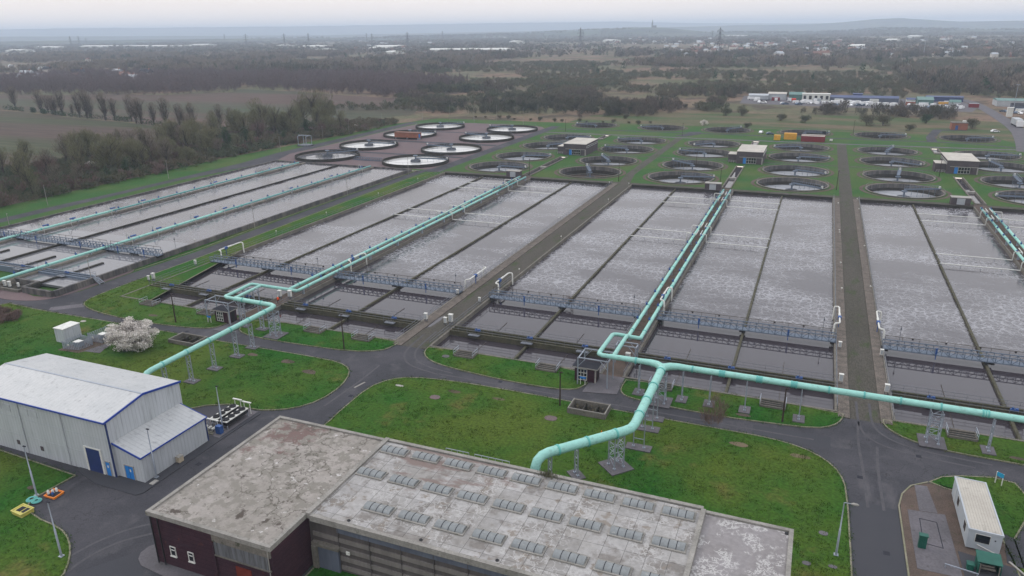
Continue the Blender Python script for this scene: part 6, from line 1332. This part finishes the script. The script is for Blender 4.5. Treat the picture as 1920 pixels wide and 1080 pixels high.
for i, (a, b_) in enumerate(((.02, .13), (.17, .19), (.22, .25), (.27, .35), (.36, .52), (.54, .60), (.63, .80), (.82, .99))):
    pts = []
    for q in np.linspace(a, b_, 40*max(1, int((b_-a)*10))):
        f_ = q*(len(hl_)-1); j = min(int(f_), len(hl_)-2); u = f_-j; pts.append((hl_[j][0]*(1-u)+hl_[j+1][0]*u, hl_[j][1]*(1-u)+hl_[j+1][1]*u))
    pts = np.array(pts); pts = np.repeat(pts, 4, 0)+rv.normal(0, .35, (len(pts)*4, 2)); c = pts.mean(0)
    P_ = np.concatenate([pts-c, rv.uniform(.1, 2.9, (len(pts), 1))], 1); T = leaves(np.repeat(P_, 3, 0)+rv.normal(0, .35, (len(P_)*3, 3)), .5, rv)
    t = thing('clipped_hedge', (c[0], c[1], -.12), f'dark clipped hedge length between the fields, {ordi(i)} from the left', 'hedge', 'hedge lengths between the two fields'); np_mesh('foliage', T, 'ever', t)
# near plants
rng = np.random.default_rng(77); t = thing('blossom_tree', (-102.6, 81.4, 0), 'wide domed tree covered in white blossom on the left lawn', 'tree')
m = MB(); limbs(m, 5.0, .16, 15, 4.2, rng, .02, 6, .85); m.build('trunk', 'wood', t)
P_ = clumped(21000, (0, 0, 2.6), (5.5, 4.2, 2.9), rng, 150, .3, .165); np_mesh('crown', leaves(P_, .14, rng), 'bloss', t)
P_ = clumped(2600, (0, 0, 2.3), (4.4, 3.4, 2.5), rng, 50, .3, .3); np_mesh('twig', twigs(P_, np.zeros(3), .8, .03, rng), 'wood', t)
t = thing('birch_tree', (-8.1, 87.2, 0), 'small leafless birch with pale stems at the road edge', 'tree'); rng = np.random.default_rng(12)
m = MB(); 
for s_ in range(5):
    a = s_*1.3; m.tube([(.1*cos(a), .1*sin(a), -.1), (.45*cos(a), .4*sin(a), 1.6), (.8*cos(a), .7*sin(a), 3.2), (1.0*cos(a)+.1, .9*sin(a), 4.9)], [.12, .10, .07, .02], 6)
m.build('trunk', 'concl', t)
P_ = clumped(700, (0, 0, 3.3), (1.6, 1.5, 2.5), rng, 14, fr=.4); np_mesh('crown', twigs(P_, np.array([0, 0, .5]), 1.0, .028, rng, .8), 'twigr', t)
stamp('bramble_patch', scatter(60, -146, -133.5, 77, 85.4, [(-150, 77), (-136, 79), (-133, 82), (-136, 85), (-150, 86)]), vb, .3, .5, 'twigr', 'reddish bramble thicket at the left road edge', 'bramble')
t = thing('wall_shrub', (-40.9, 127.8, -.4), 'small dark shrub growing on the tank divider behind the middle bridge', 'shrub'); np_mesh('foliage', twigs(clumped(260, (0, 0, .7), (.8, .8, .8), rng, 6, fr=.5), np.zeros(3), .4, .02, rng), 'twigr', t)
MB().tube([(0, 0, 0), (.1, 0, .7)], .04, 5); t2 = t
PE = Proto(tree('ivy', 61, 'ever', 'evergreen_shrub', hs=.6)); PU = Proto(tree('bush', 62, 'scrub', 'bare_shrub'))
PE.at((52.7, 453, -.12), 0, 'round dark evergreen shrub in the far meadow', (1.25, 1.25, .9))
for x, y, s_, l in ((42, 418, .8, 'dark bare shrub just behind the far right round tanks'), (23, 434, 1.4, 'left one of two large bare shrubs in the far meadow'), (31, 436, 1.35, 'right one of two large bare shrubs in the far meadow'), (71.6, 436, 1.2, 'bare shrub beside the red brick building'), (-103.9, 430, .7, 'lone dark shrub in the brown meadow'), (-52, 462, 1.1, 'bare shrub at the meadow edge, leftmost'), (-43, 464, 1.1, 'bare shrub at the meadow edge, second from left'), (-7, 438, 1, 'rounded bare shrub in the middle of the far meadow'), (-20, 445, .9, 'bare shrub left of the rounded meadow shrub'), (-34, 406, .7, 'low dark shrub behind the parked cars')): PU.at((x, y, -.12), R_.uniform(0, 6), l, s_)
for i in range(16): x = -192+i*7.2+R_.uniform(-2, 2); PU.at((x, 404+R_.uniform(0, 8), -.12), R_.uniform(0, 6), f'small bare shrub along the back edge of the works, {ordi(i)} from the left', R_.uniform(.3, .55))

# grass tufts on the near lawns
vg = []
for s_ in range(4):
    rg = np.random.default_rng(200+s_); n = 12; p = np.concatenate([rg.normal(0, .16, (n, 2)), np.zeros((n, 1))], 1); d = unit(rg.normal(0, .5, (n, 3))+np.array([0, 0, 1])); sd_ = unit(np.cross(d, rg.normal(0, 1, (n, 3)))); q = rg.uniform(.06, .15, (n, 1)); vg.append(np.stack([p-sd_*.025, p+sd_*.025, p+d*q], 1))
pp = []
for Q, hol in LAWNS:
    xs = [q[0] for q in Q]; ys = [q[1] for q in Q]; x0, x1, y0, y1 = max(min(xs), -150), min(max(xs), 40), max(min(ys), 36), min(max(ys), 110)
    if y1 <= y0 or x1 <= x0: continue
    n = int((x1-x0)*(y1-y0)*2.2); c = scatter(n, x0, x1, y0, y1, Q, lambda x, y: fbm(x, y, 4, 5) > .42)
    pp.append(c[[not any(inpoly(a, b_, h) for h in hol) for a, b_ in c]] if len(c) else c)
    e_ = np.array(Q); L_ = []
    for i in range(len(e_)):
        a, b_ = e_[i], e_[(i+1) % len(e_)]; k = int(np.linalg.norm(b_-a)*3)
        if k: L_.append(a+(b_-a)*rv.uniform(0, 1, (k, 1))+rv.normal(0, .10, (k, 2)))
    if L_: c = np.concatenate(L_); pp.append(c[(c[:, 1] < 112) & (c[:, 1] > 36) & (c[:, 0] > -150) & (c[:, 0] < 40)])
pp = np.concatenate(pp); pp = np.concatenate([pp, np.zeros((len(pp), 1))], 1)
stamp('grass_tufts', pp, vg, .8, 1.6, 'lawn', 'short rough grass tufts over the near lawns', 'grass')
# ---- countryside masses
def yard_free(x, y): return ~(((x > -62) & (x < 92) & (y > 496) & (y < 603)) | ((x > 70) & (x < 108) & (y > 360) & (y < 640)) | ((x > 98) & (x < 142) & (y > 530) & (y < 580)))
backwood = [(-222, 376), (-215, 405), (-190, 402), (-155, 410), (-131, 424), (-104, 440), (-60, 482), (40, 482), (52, 474), (70, 472), (78, 520), (-55, 520), (-60, 700), (-330, 700), (-312, 520), (-262, 480), (-236, 430)]
vt = [vbush(330, 3.0, 7.5, 1, s+20, 1.3, .13) for s in (1, 2, 3)]
stamp('woodland', scatter(4200, -330, 80, 376, 700, backwood, lambda x, y: (fbm(x, y, 60, 3) > .44+.0011*np.maximum(0, y-450)+.0004*(x+250)) & yard_free(x, y)), vt, .5, 1.25, 'farwood', 'dense winter woodland behind the works', 'woodland')
stamp('scrub', scatter(3000, -330, 80, 430, 720, None, lambda x, y: (fbm(x, y, 50, 8) > .52) & yard_free(x, y) & ((y > 482) | (x < -150)) & ~((x > -40) & (y < 500))), vb, .6, 1.6, 'scrub', 'brown and olive scrub behind the works', 'scrub')
birch = [(-900, 420), (-690, 455), (-590, 482), (-520, 500), (-491, 534), (-508, 569), (-430, 556), (-370, 534), (-310, 520), (-320, 680), (-500, 760), (-900, 720)]
vbr = [vbush(200, 2.4, 10.5, 1, s+40, 1.8, .11) for s in (1, 2, 3)]
stamp('birch_wood', scatter(5200, -900, -310, 420, 760, birch), vbr, .7, 1.1, 'purple', 'purplish leafless birch wood beyond the fields', 'woodland')
vf = [vbush(70, 4.5, 9, 1, s+60, 2.6, .5) for s in (1, 2, 3, 4)]; vff = [vbush(26, 8, 9, 1, s+80, leaf=2.3) for s in (1, 2, 3)]
wedge = lambda x, y: (np.arctan2(x, y) > -1.12) & (np.arctan2(x, y) < .36)
wood = lambda x, y: ((x < -330) | (y > 1020) | ((x > 70) & (y > 640))) & wedge(x, y) & (fbm(x, y, 210, 14) > .455) & (fbm(x, y, 70, 17) > .40) & yard_free(x, y) & ~((x > -560) & (x < -100) & (y > 690) & (y < 860) & (fbm(x, y, 90, 5) < .5))
P_ = scatter(34000, -1900, 620, 560, 1500, None, wood); P_ = P_[~((P_[:, 0] < -310) & (P_[:, 1] < 760) & (P_[:, 0] > -900))]
q = fbm(P_[:, 0], P_[:, 1], 45, 61) > .5
stamp('woodland', P_[q], vf, .55, 1.25, 'farwood', 'wide belt of winter woodland in the middle distance', 'woodland')
stamp('woodland', P_[~q], vf, .45, 1.35, 'twig', 'paler leafless trees mixed through the middle-distance woodland', 'woodland')
stamp('scrub', scatter(11000, -900, 420, 600, 1250, None, lambda x, y: wedge(x, y) & yard_free(x, y) & (fbm(x, y, 120, 25) > .47) & ~((x < -310) & (y < 760))), vb[:2], .6, 1.4, 'scrub', 'scattered scrub over the open heath', 'scrub')
P_ = scatter(30000, -5200, 1500, 1450, 4300, None, lambda x, y: wedge(x, y) & (fbm(x, y, 420, 33) > .41))
stamp('woodland', P_, vff, .7, 1.5, 'farwood', 'hazy far woodland towards the horizon', 'woodland', (.8, 1.1))
P_ = scatter(1200, -1900, 620, 620, 2300, None, lambda x, y: wedge(x, y) & (fbm(x, y, 130, 51) > .62))
stamp('evergreens', P_, [vbush(60, 4, 11, 1, s+70, leaf=1.5) for s in (1, 2)], .7, 1.2, 'ever', 'dark clumps of conifers in the middle distance', 'woodland')
# long hedges and open fields between the woods
for i, (x, y, w_, d_, mm) in enumerate(((-1500, 1500, 500, 60, 'field_b'), (-1150, 1180, 360, 40, 'lawn2'), (-1500, 1180, 300, 50, 'meadow'), (-620, 800, 260, 26, 'meadow'), (-380, 760, 200, 40, 'meadow'), (-300, 860, 150, 24, 'meadow'), (-130, 1250, 260, 40, 'meadow'), (120, 1350, 220, 30, 'field_b'), (-2400, 2500, 1600, 120, 'meadow'), (-3300, 3600, 2200, 240, 'lawn2'), (-900, 2600, 700, 90, 'meadow'), (-60, 760, 260, 36, 'meadow'), (60, 700, 170, 30, 'heath'), (-170, 640, 120, 22, 'meadow'))):
    MB().prism(chaikin([(x-w_/2, y-d_*.3), (x, y-d_*.5), (x+w_/2, y-d_*.2), (x+w_*.45, y+d_*.5), (x-w_*.1, y+d_*.4), (x-w_*.5, y+d_*.45)], 1, True), -.12, -.104).build('field', mm, kind='structure')

# ================================================================== FAR SETTLEMENTS, WAREHOUSES, PYLONS, HILLS
def gp(px, py, z=0):
    d = FW*F+RT*(px-960)-UP*(py-540); t_ = (z-CH)/d.z; return d.x*t_, d.y*t_
def house(roofm, wallm):
    t = local('house', 'x', 'house', 'houses among the trees towards the horizon')
    MB().box(-4.5, 4.5, -3.5, 3.5, 0, 4.6).build('wall', wallm, t)
    m = MB(); m.add([(-4.9, -3.9, 4.5), (4.9, -3.9, 4.5), (4.9, 3.9, 4.5), (-4.9, 3.9, 4.5), (-4.9, 0, 7.2), (4.9, 0, 7.2)], [(0, 1, 5, 4), (2, 3, 4, 5), (0, 4, 3), (1, 2, 5), (3, 2, 1, 0)]); o = m.build('roof', roofm, t)
    MB().box(2.6, 3.5, -.4, .5, 6, 8).build('chimney', 'brickr', o); return t
HP = [Proto(house('rooft', 'brickr')), Proto(house('rooft', 'render')), Proto(house('greys', 'render')), Proto(house('feltd', 'render'))]
HL = ['red brick house', 'pale house with red roof', 'pale house with grey roof', 'pale house with dark roof']
clusters = [('among the roofs behind the birch wood, far left', [(52, 148), (70, 147), (78, 150), (85, 138), (92, 139), (95, 132), (60, 154), (130, 150), (143, 150), (148, 146), (40, 152), (22, 130)]),
            ('in the roof cluster above the left field', [(232, 150), (240, 149), (248, 150), (256, 151), (262, 151), (246, 153), (270, 146), (222, 145), (276, 147), (166, 116)]),
            ('in the middle-left town below the pylons', [(x_, y_) for x_, y_ in zip(np.linspace(660, 830, 22), 88+8*np.sin(np.arange(22)*2.3))]),
            ('in the town spread across the right horizon', [(float(x_), float(y_)) for x_, y_ in zip(rv.uniform(1245, 1600, 90), rv.uniform(76, 108, 90))]),
            ('on the slope at the far right horizon', [(float(x_), float(y_)) for x_, y_ in zip(rv.uniform(1600, 1900, 34), rv.uniform(66, 108, 34))]),
            ('among scattered roofs right of the middle pylon', [(float(x_), float(y_)) for x_, y_ in zip(rv.uniform(1130, 1260, 26), rv.uniform(72, 84, 26))])]
for cl, pts in clusters:
    for px, py in pts:
        x, y = gp(px, py); k = R_.choice((0, 1, 2, 2, 3, 1)); HP[k].at((x, y, -.1), R_.uniform(-.6, .9), f'{HL[k]} {cl}', R_.uniform(.9, 1.5))
wl = [(0, 66, 80.5, 7), (95, 160, 78, 7), (215, 300, 80, 9), (300, 350, 80, 8), (355, 385, 88, 8), (150, 350, 90, 7), (60, 105, 92, 7), (10, 35, 98, 6), (560, 605, 92, 8), (590, 610, 98, 6), (518, 530, 90, 8), (700, 742, 93, 9), (690, 720, 94, 6), (760, 850, 73, 8), (860, 945, 73, 8), (800, 905, 99, 7), (905, 948, 101, 9), (1130, 1150, 80, 8), (955, 968, 82, 8), (1590, 1620, 92, 7), (1700, 1720, 72, 8), (1400, 1440, 62, 7), (720, 735, 103, 6), (1360, 1400, 70, 7), (390, 480, 72, 8), (1660, 1680, 80, 8)]
for i, (a, b_, py, h) in enumerate(wl):
    x, y = gp(a, py); x2, y2 = gp(b_, py); w_ = math.hypot(x2-x, y2-y); an = math.atan2(y2-y, x2-x)
    t = local('warehouse', f'long pale horizon warehouse, {ordi(sorted(q[0] for q in wl).index(a))} from the left', 'building', 'pale warehouses near the horizon')
    MB().box(-w_/2, w_/2, 0, 55, 0, h).build('wall', 'white', t); MB().add([(-w_/2-.5, -.5, h), (w_/2+.5, -.5, h), (w_/2+.5, 55.5, h), (-w_/2-.5, 55.5, h), (-w_/2-.5, 27, h+2.6), (w_/2+.5, 27, h+2.6)], [(0, 1, 5, 4), (2, 3, 4, 5), (0, 4, 3), (1, 2, 5), (3, 2, 1, 0)]).build('roof', 'white', t)
    place(t, ((x+x2)/2, (y+y2)/2, -.1), an)
# pylons
def pylon():
    t = local('electricity_pylon', 'x', 'pylon', 'electricity pylons across the plain'); h = 46
    prof = [(0, 4.0), (9, 3.1), (18, 2.3), (26, 1.6), (33, 1.2), (40, .9), (46, .15)]
    for sx_, sy_ in ((-1, -1), (1, -1), (1, 1), (-1, 1)):
        m = MB()
        for (z0, w0), (z1, w1) in zip(prof[:-1], prof[1:]): m.bar((sx_*w0, sy_*w0, z0), (sx_*w1, sy_*w1, z1), .42)
        m.build('leg', 'steel_p', t)
    m = MB(); 
    for (z0, w0), (z1, w1) in zip(prof[:-1], prof[1:]):
        for s_ in (-1, 1):
            m.bar((-w0, s_*w0, z0), (w1, s_*w1, z1), .28).bar((w0, s_*w0, z0), (-w1, s_*w1, z1), .28).bar((s_*w0, -w0, z0), (s_*w1, w1, z1), .28).bar((-w1, s_*w1, z1), (w1, s_*w1, z1), .28)
    m.build('lattice', 'steel_p', t)
    for z, a in ((27, 7), (34, 9), (41, 6)):
        m = MB(); m.bar((-a, 0, z), (a, 0, z), .4).bar((-a, 0, z), (0, 0, z+2.8), .3).bar((a, 0, z), (0, 0, z+2.8), .3)
        for q in (-a, a): m.bar((q, 0, z), (q, 0, z-2.6), .3)
        m.build('cross_arm', 'steel_p', t)
    return t
PY = Proto(pylon())
for i, (px, py, s_) in enumerate(((22, 76, 1), (115, 70, .9), (135, 92, 1), (150, 88, 1), (163, 86, .8), (228, 70, .95), (324, 66, .9), (422, 80, 1.0), (463, 90, 1), (535, 92, 1), (580, 90, 1), (688, 80, .9), (698, 84, .9), (765, 92, 1), (830, 76, 1), (1006, 66, .8), (1088, 92, 1.12), (1093, 76, .9), (1347, 106, 1.05), (500, 66, .8), (1335, 78, .8))):
    x, y = gp(px, py); PY.at((x, y, -.1), R_.uniform(-.5, .9), f'lattice electricity pylon on the plain, {ordi(i)} in the list from left' if 0 else f'lattice electricity pylon, {ordi(sorted((22,115,135,150,163,228,324,422,463,535,580,688,698,765,830,1006,1088,1093,1347,500,1335)).index(px))} from the left', s_)
x, y = gp(1731, 106); t = thing('floodlight_mast', (x, y, 0), 'tall mast with a bank of floodlights among the right-hand woods', 'mast'); MB().tube([(x, y, 0), (x, y, 26)], [.5, .3], 6).build('pole', 'galv', t); MB().box(x-2.6, x+2.6, y-.3, y+.3, 25, 28).build('lamp_bank', 'galv', t)
# hills: a rolling rim of land beyond the plain
ridges = [(13000, 1500, [(-400, 60), (0, 55), (200, 52), (500, 50), (700, 47), (950, 43), (1150, 40), (1300, 43), (2300, 44)]),
          (7800, 900, [(-400, 70), (600, 66), (1000, 58), (1180, 52), (1300, 49.5), (1420, 46), (1520, 45), (1580, 41), (1640, 35.5), (1690, 33.5), (1740, 36), (1800, 40), (1920, 38), (2300, 38)]),
          (4700, 420, [(-400, 82), (700, 70), (900, 65), (1000, 61.5), (1100, 56.5), (1160, 54.5), (1200, 51.5), (1223, 51), (1260, 53), (1330, 60), (1500, 61), (1600, 57), (1650, 53), (1760, 54), (1920, 56), (2300, 56)])]
rows = []
NA = 420; az0, az1 = -1.25, .5
RZ = []
for Rr, wd_, pts in ridges:
    A = []; Hh = []
    for px, py in pts: a, tl = azel(px, py); A.append(a); Hh.append(max(0, CH+Rr*tl))
    RZ.append((Rr, wd_, np.array(A), np.array(Hh)))
rad_s = np.concatenate([np.linspace(3600, 6200, 22), np.linspace(6400, 16500, 34)])
az = np.linspace(az0, az1, NA); V = []
for r in rad_s:
    x = r*np.sin(az); y = r*np.cos(az); z = np.zeros(NA)-1.0
    for Rr, wd_, A, Hh in RZ:
        hh_ = np.interp(az, A, Hh); z = np.maximum(z, hh_*math.exp(-((r-Rr)/wd_)**2)*(1+.0*x)-1.0+(fbm(x, y, 260, 70)-.5)*hh_*.10*math.exp(-((r-Rr)/wd_)**2))
    V.append(np.stack([x, y, z], 1))
V = np.concatenate(V); nr = len(rad_s)
b = MB(); b.v = [tuple(v) for v in V.tolist()]; b.f = [(i*NA+j, i*NA+j+1, (i+1)*NA+j+1, (i+1)*NA+j) for i in range(nr-1) for j in range(NA-1)]; b.m = [0]*len(b.f); b.sm = [True]*len(b.f)
b.build('hills', 'hills', kind='structure')
def hill_z(x, y):
    r = math.hypot(x, y); a = math.atan2(x, y); z = -1.0
    for Rr, wd_, A, Hh in RZ: z = max(z, float(np.interp(a, A, Hh))*math.exp(-((r-Rr)/wd_)**2)-1.0)
    return z
P_ = scatter(16000, -4200, 1900, 3700, 5200, None, lambda x, y: wedge(x, y) & (np.hypot(x, y) < 5200) & (fbm(x, y, 330, 91) > .47))
zz = np.array([[hill_z(a, c)-.5] for a, c in P_]); P_ = np.concatenate([P_, zz], 1)
stamp('woodland', P_, vff, .7, 1.3, 'farwood', 'wooded ridge below the church spire and along the horizon', 'woodland')
a, tl = azel(1223, 51); x, y = 4700*sin(a), 4700*cos(a); z = hill_z(x, y)
t = thing('church', (x, y, z), 'distant church with a tall thin spire on the wooded hill', 'church'); MB().box(x-4, x+4, y-4, y+4, z-2, z+22).build('tower', 'brickg', t); MB().add([(x-4, y-4, z+22), (x+4, y-4, z+22), (x+4, y+4, z+22), (x-4, y+4, z+22), (x, y, z+46)], [(0, 1, 4), (1, 2, 4), (2, 3, 4), (3, 0, 4)]).build('spire', 'brickg', t); MB().box(x+4, x+24, y-5, y+5, z-2, z+11).build('nave', 'brickg', t)

# ================================================================== AIR
m = bpy.data.materials.new('haze_air'); m.use_nodes = True; nt = m.node_tree; nt.nodes.clear()
ou = nt.nodes.new('ShaderNodeOutputMaterial'); pv = nt.nodes.new('ShaderNodeVolumePrincipled'); pv.inputs['Color'].default_value = (.72, .83, .98, 1); pv.inputs['Density'].default_value = HAZE; pv.inputs['Anisotropy'].default_value = 0
nt.links.new(pv.outputs[0], ou.inputs['Volume'])
MB().box(-16900, 16900, -2900, 18900, -6, max(float(V[:, 2].max())+8, 130)).build('haze', m, kind='stuff', org=Vector((0, 0, 0)))
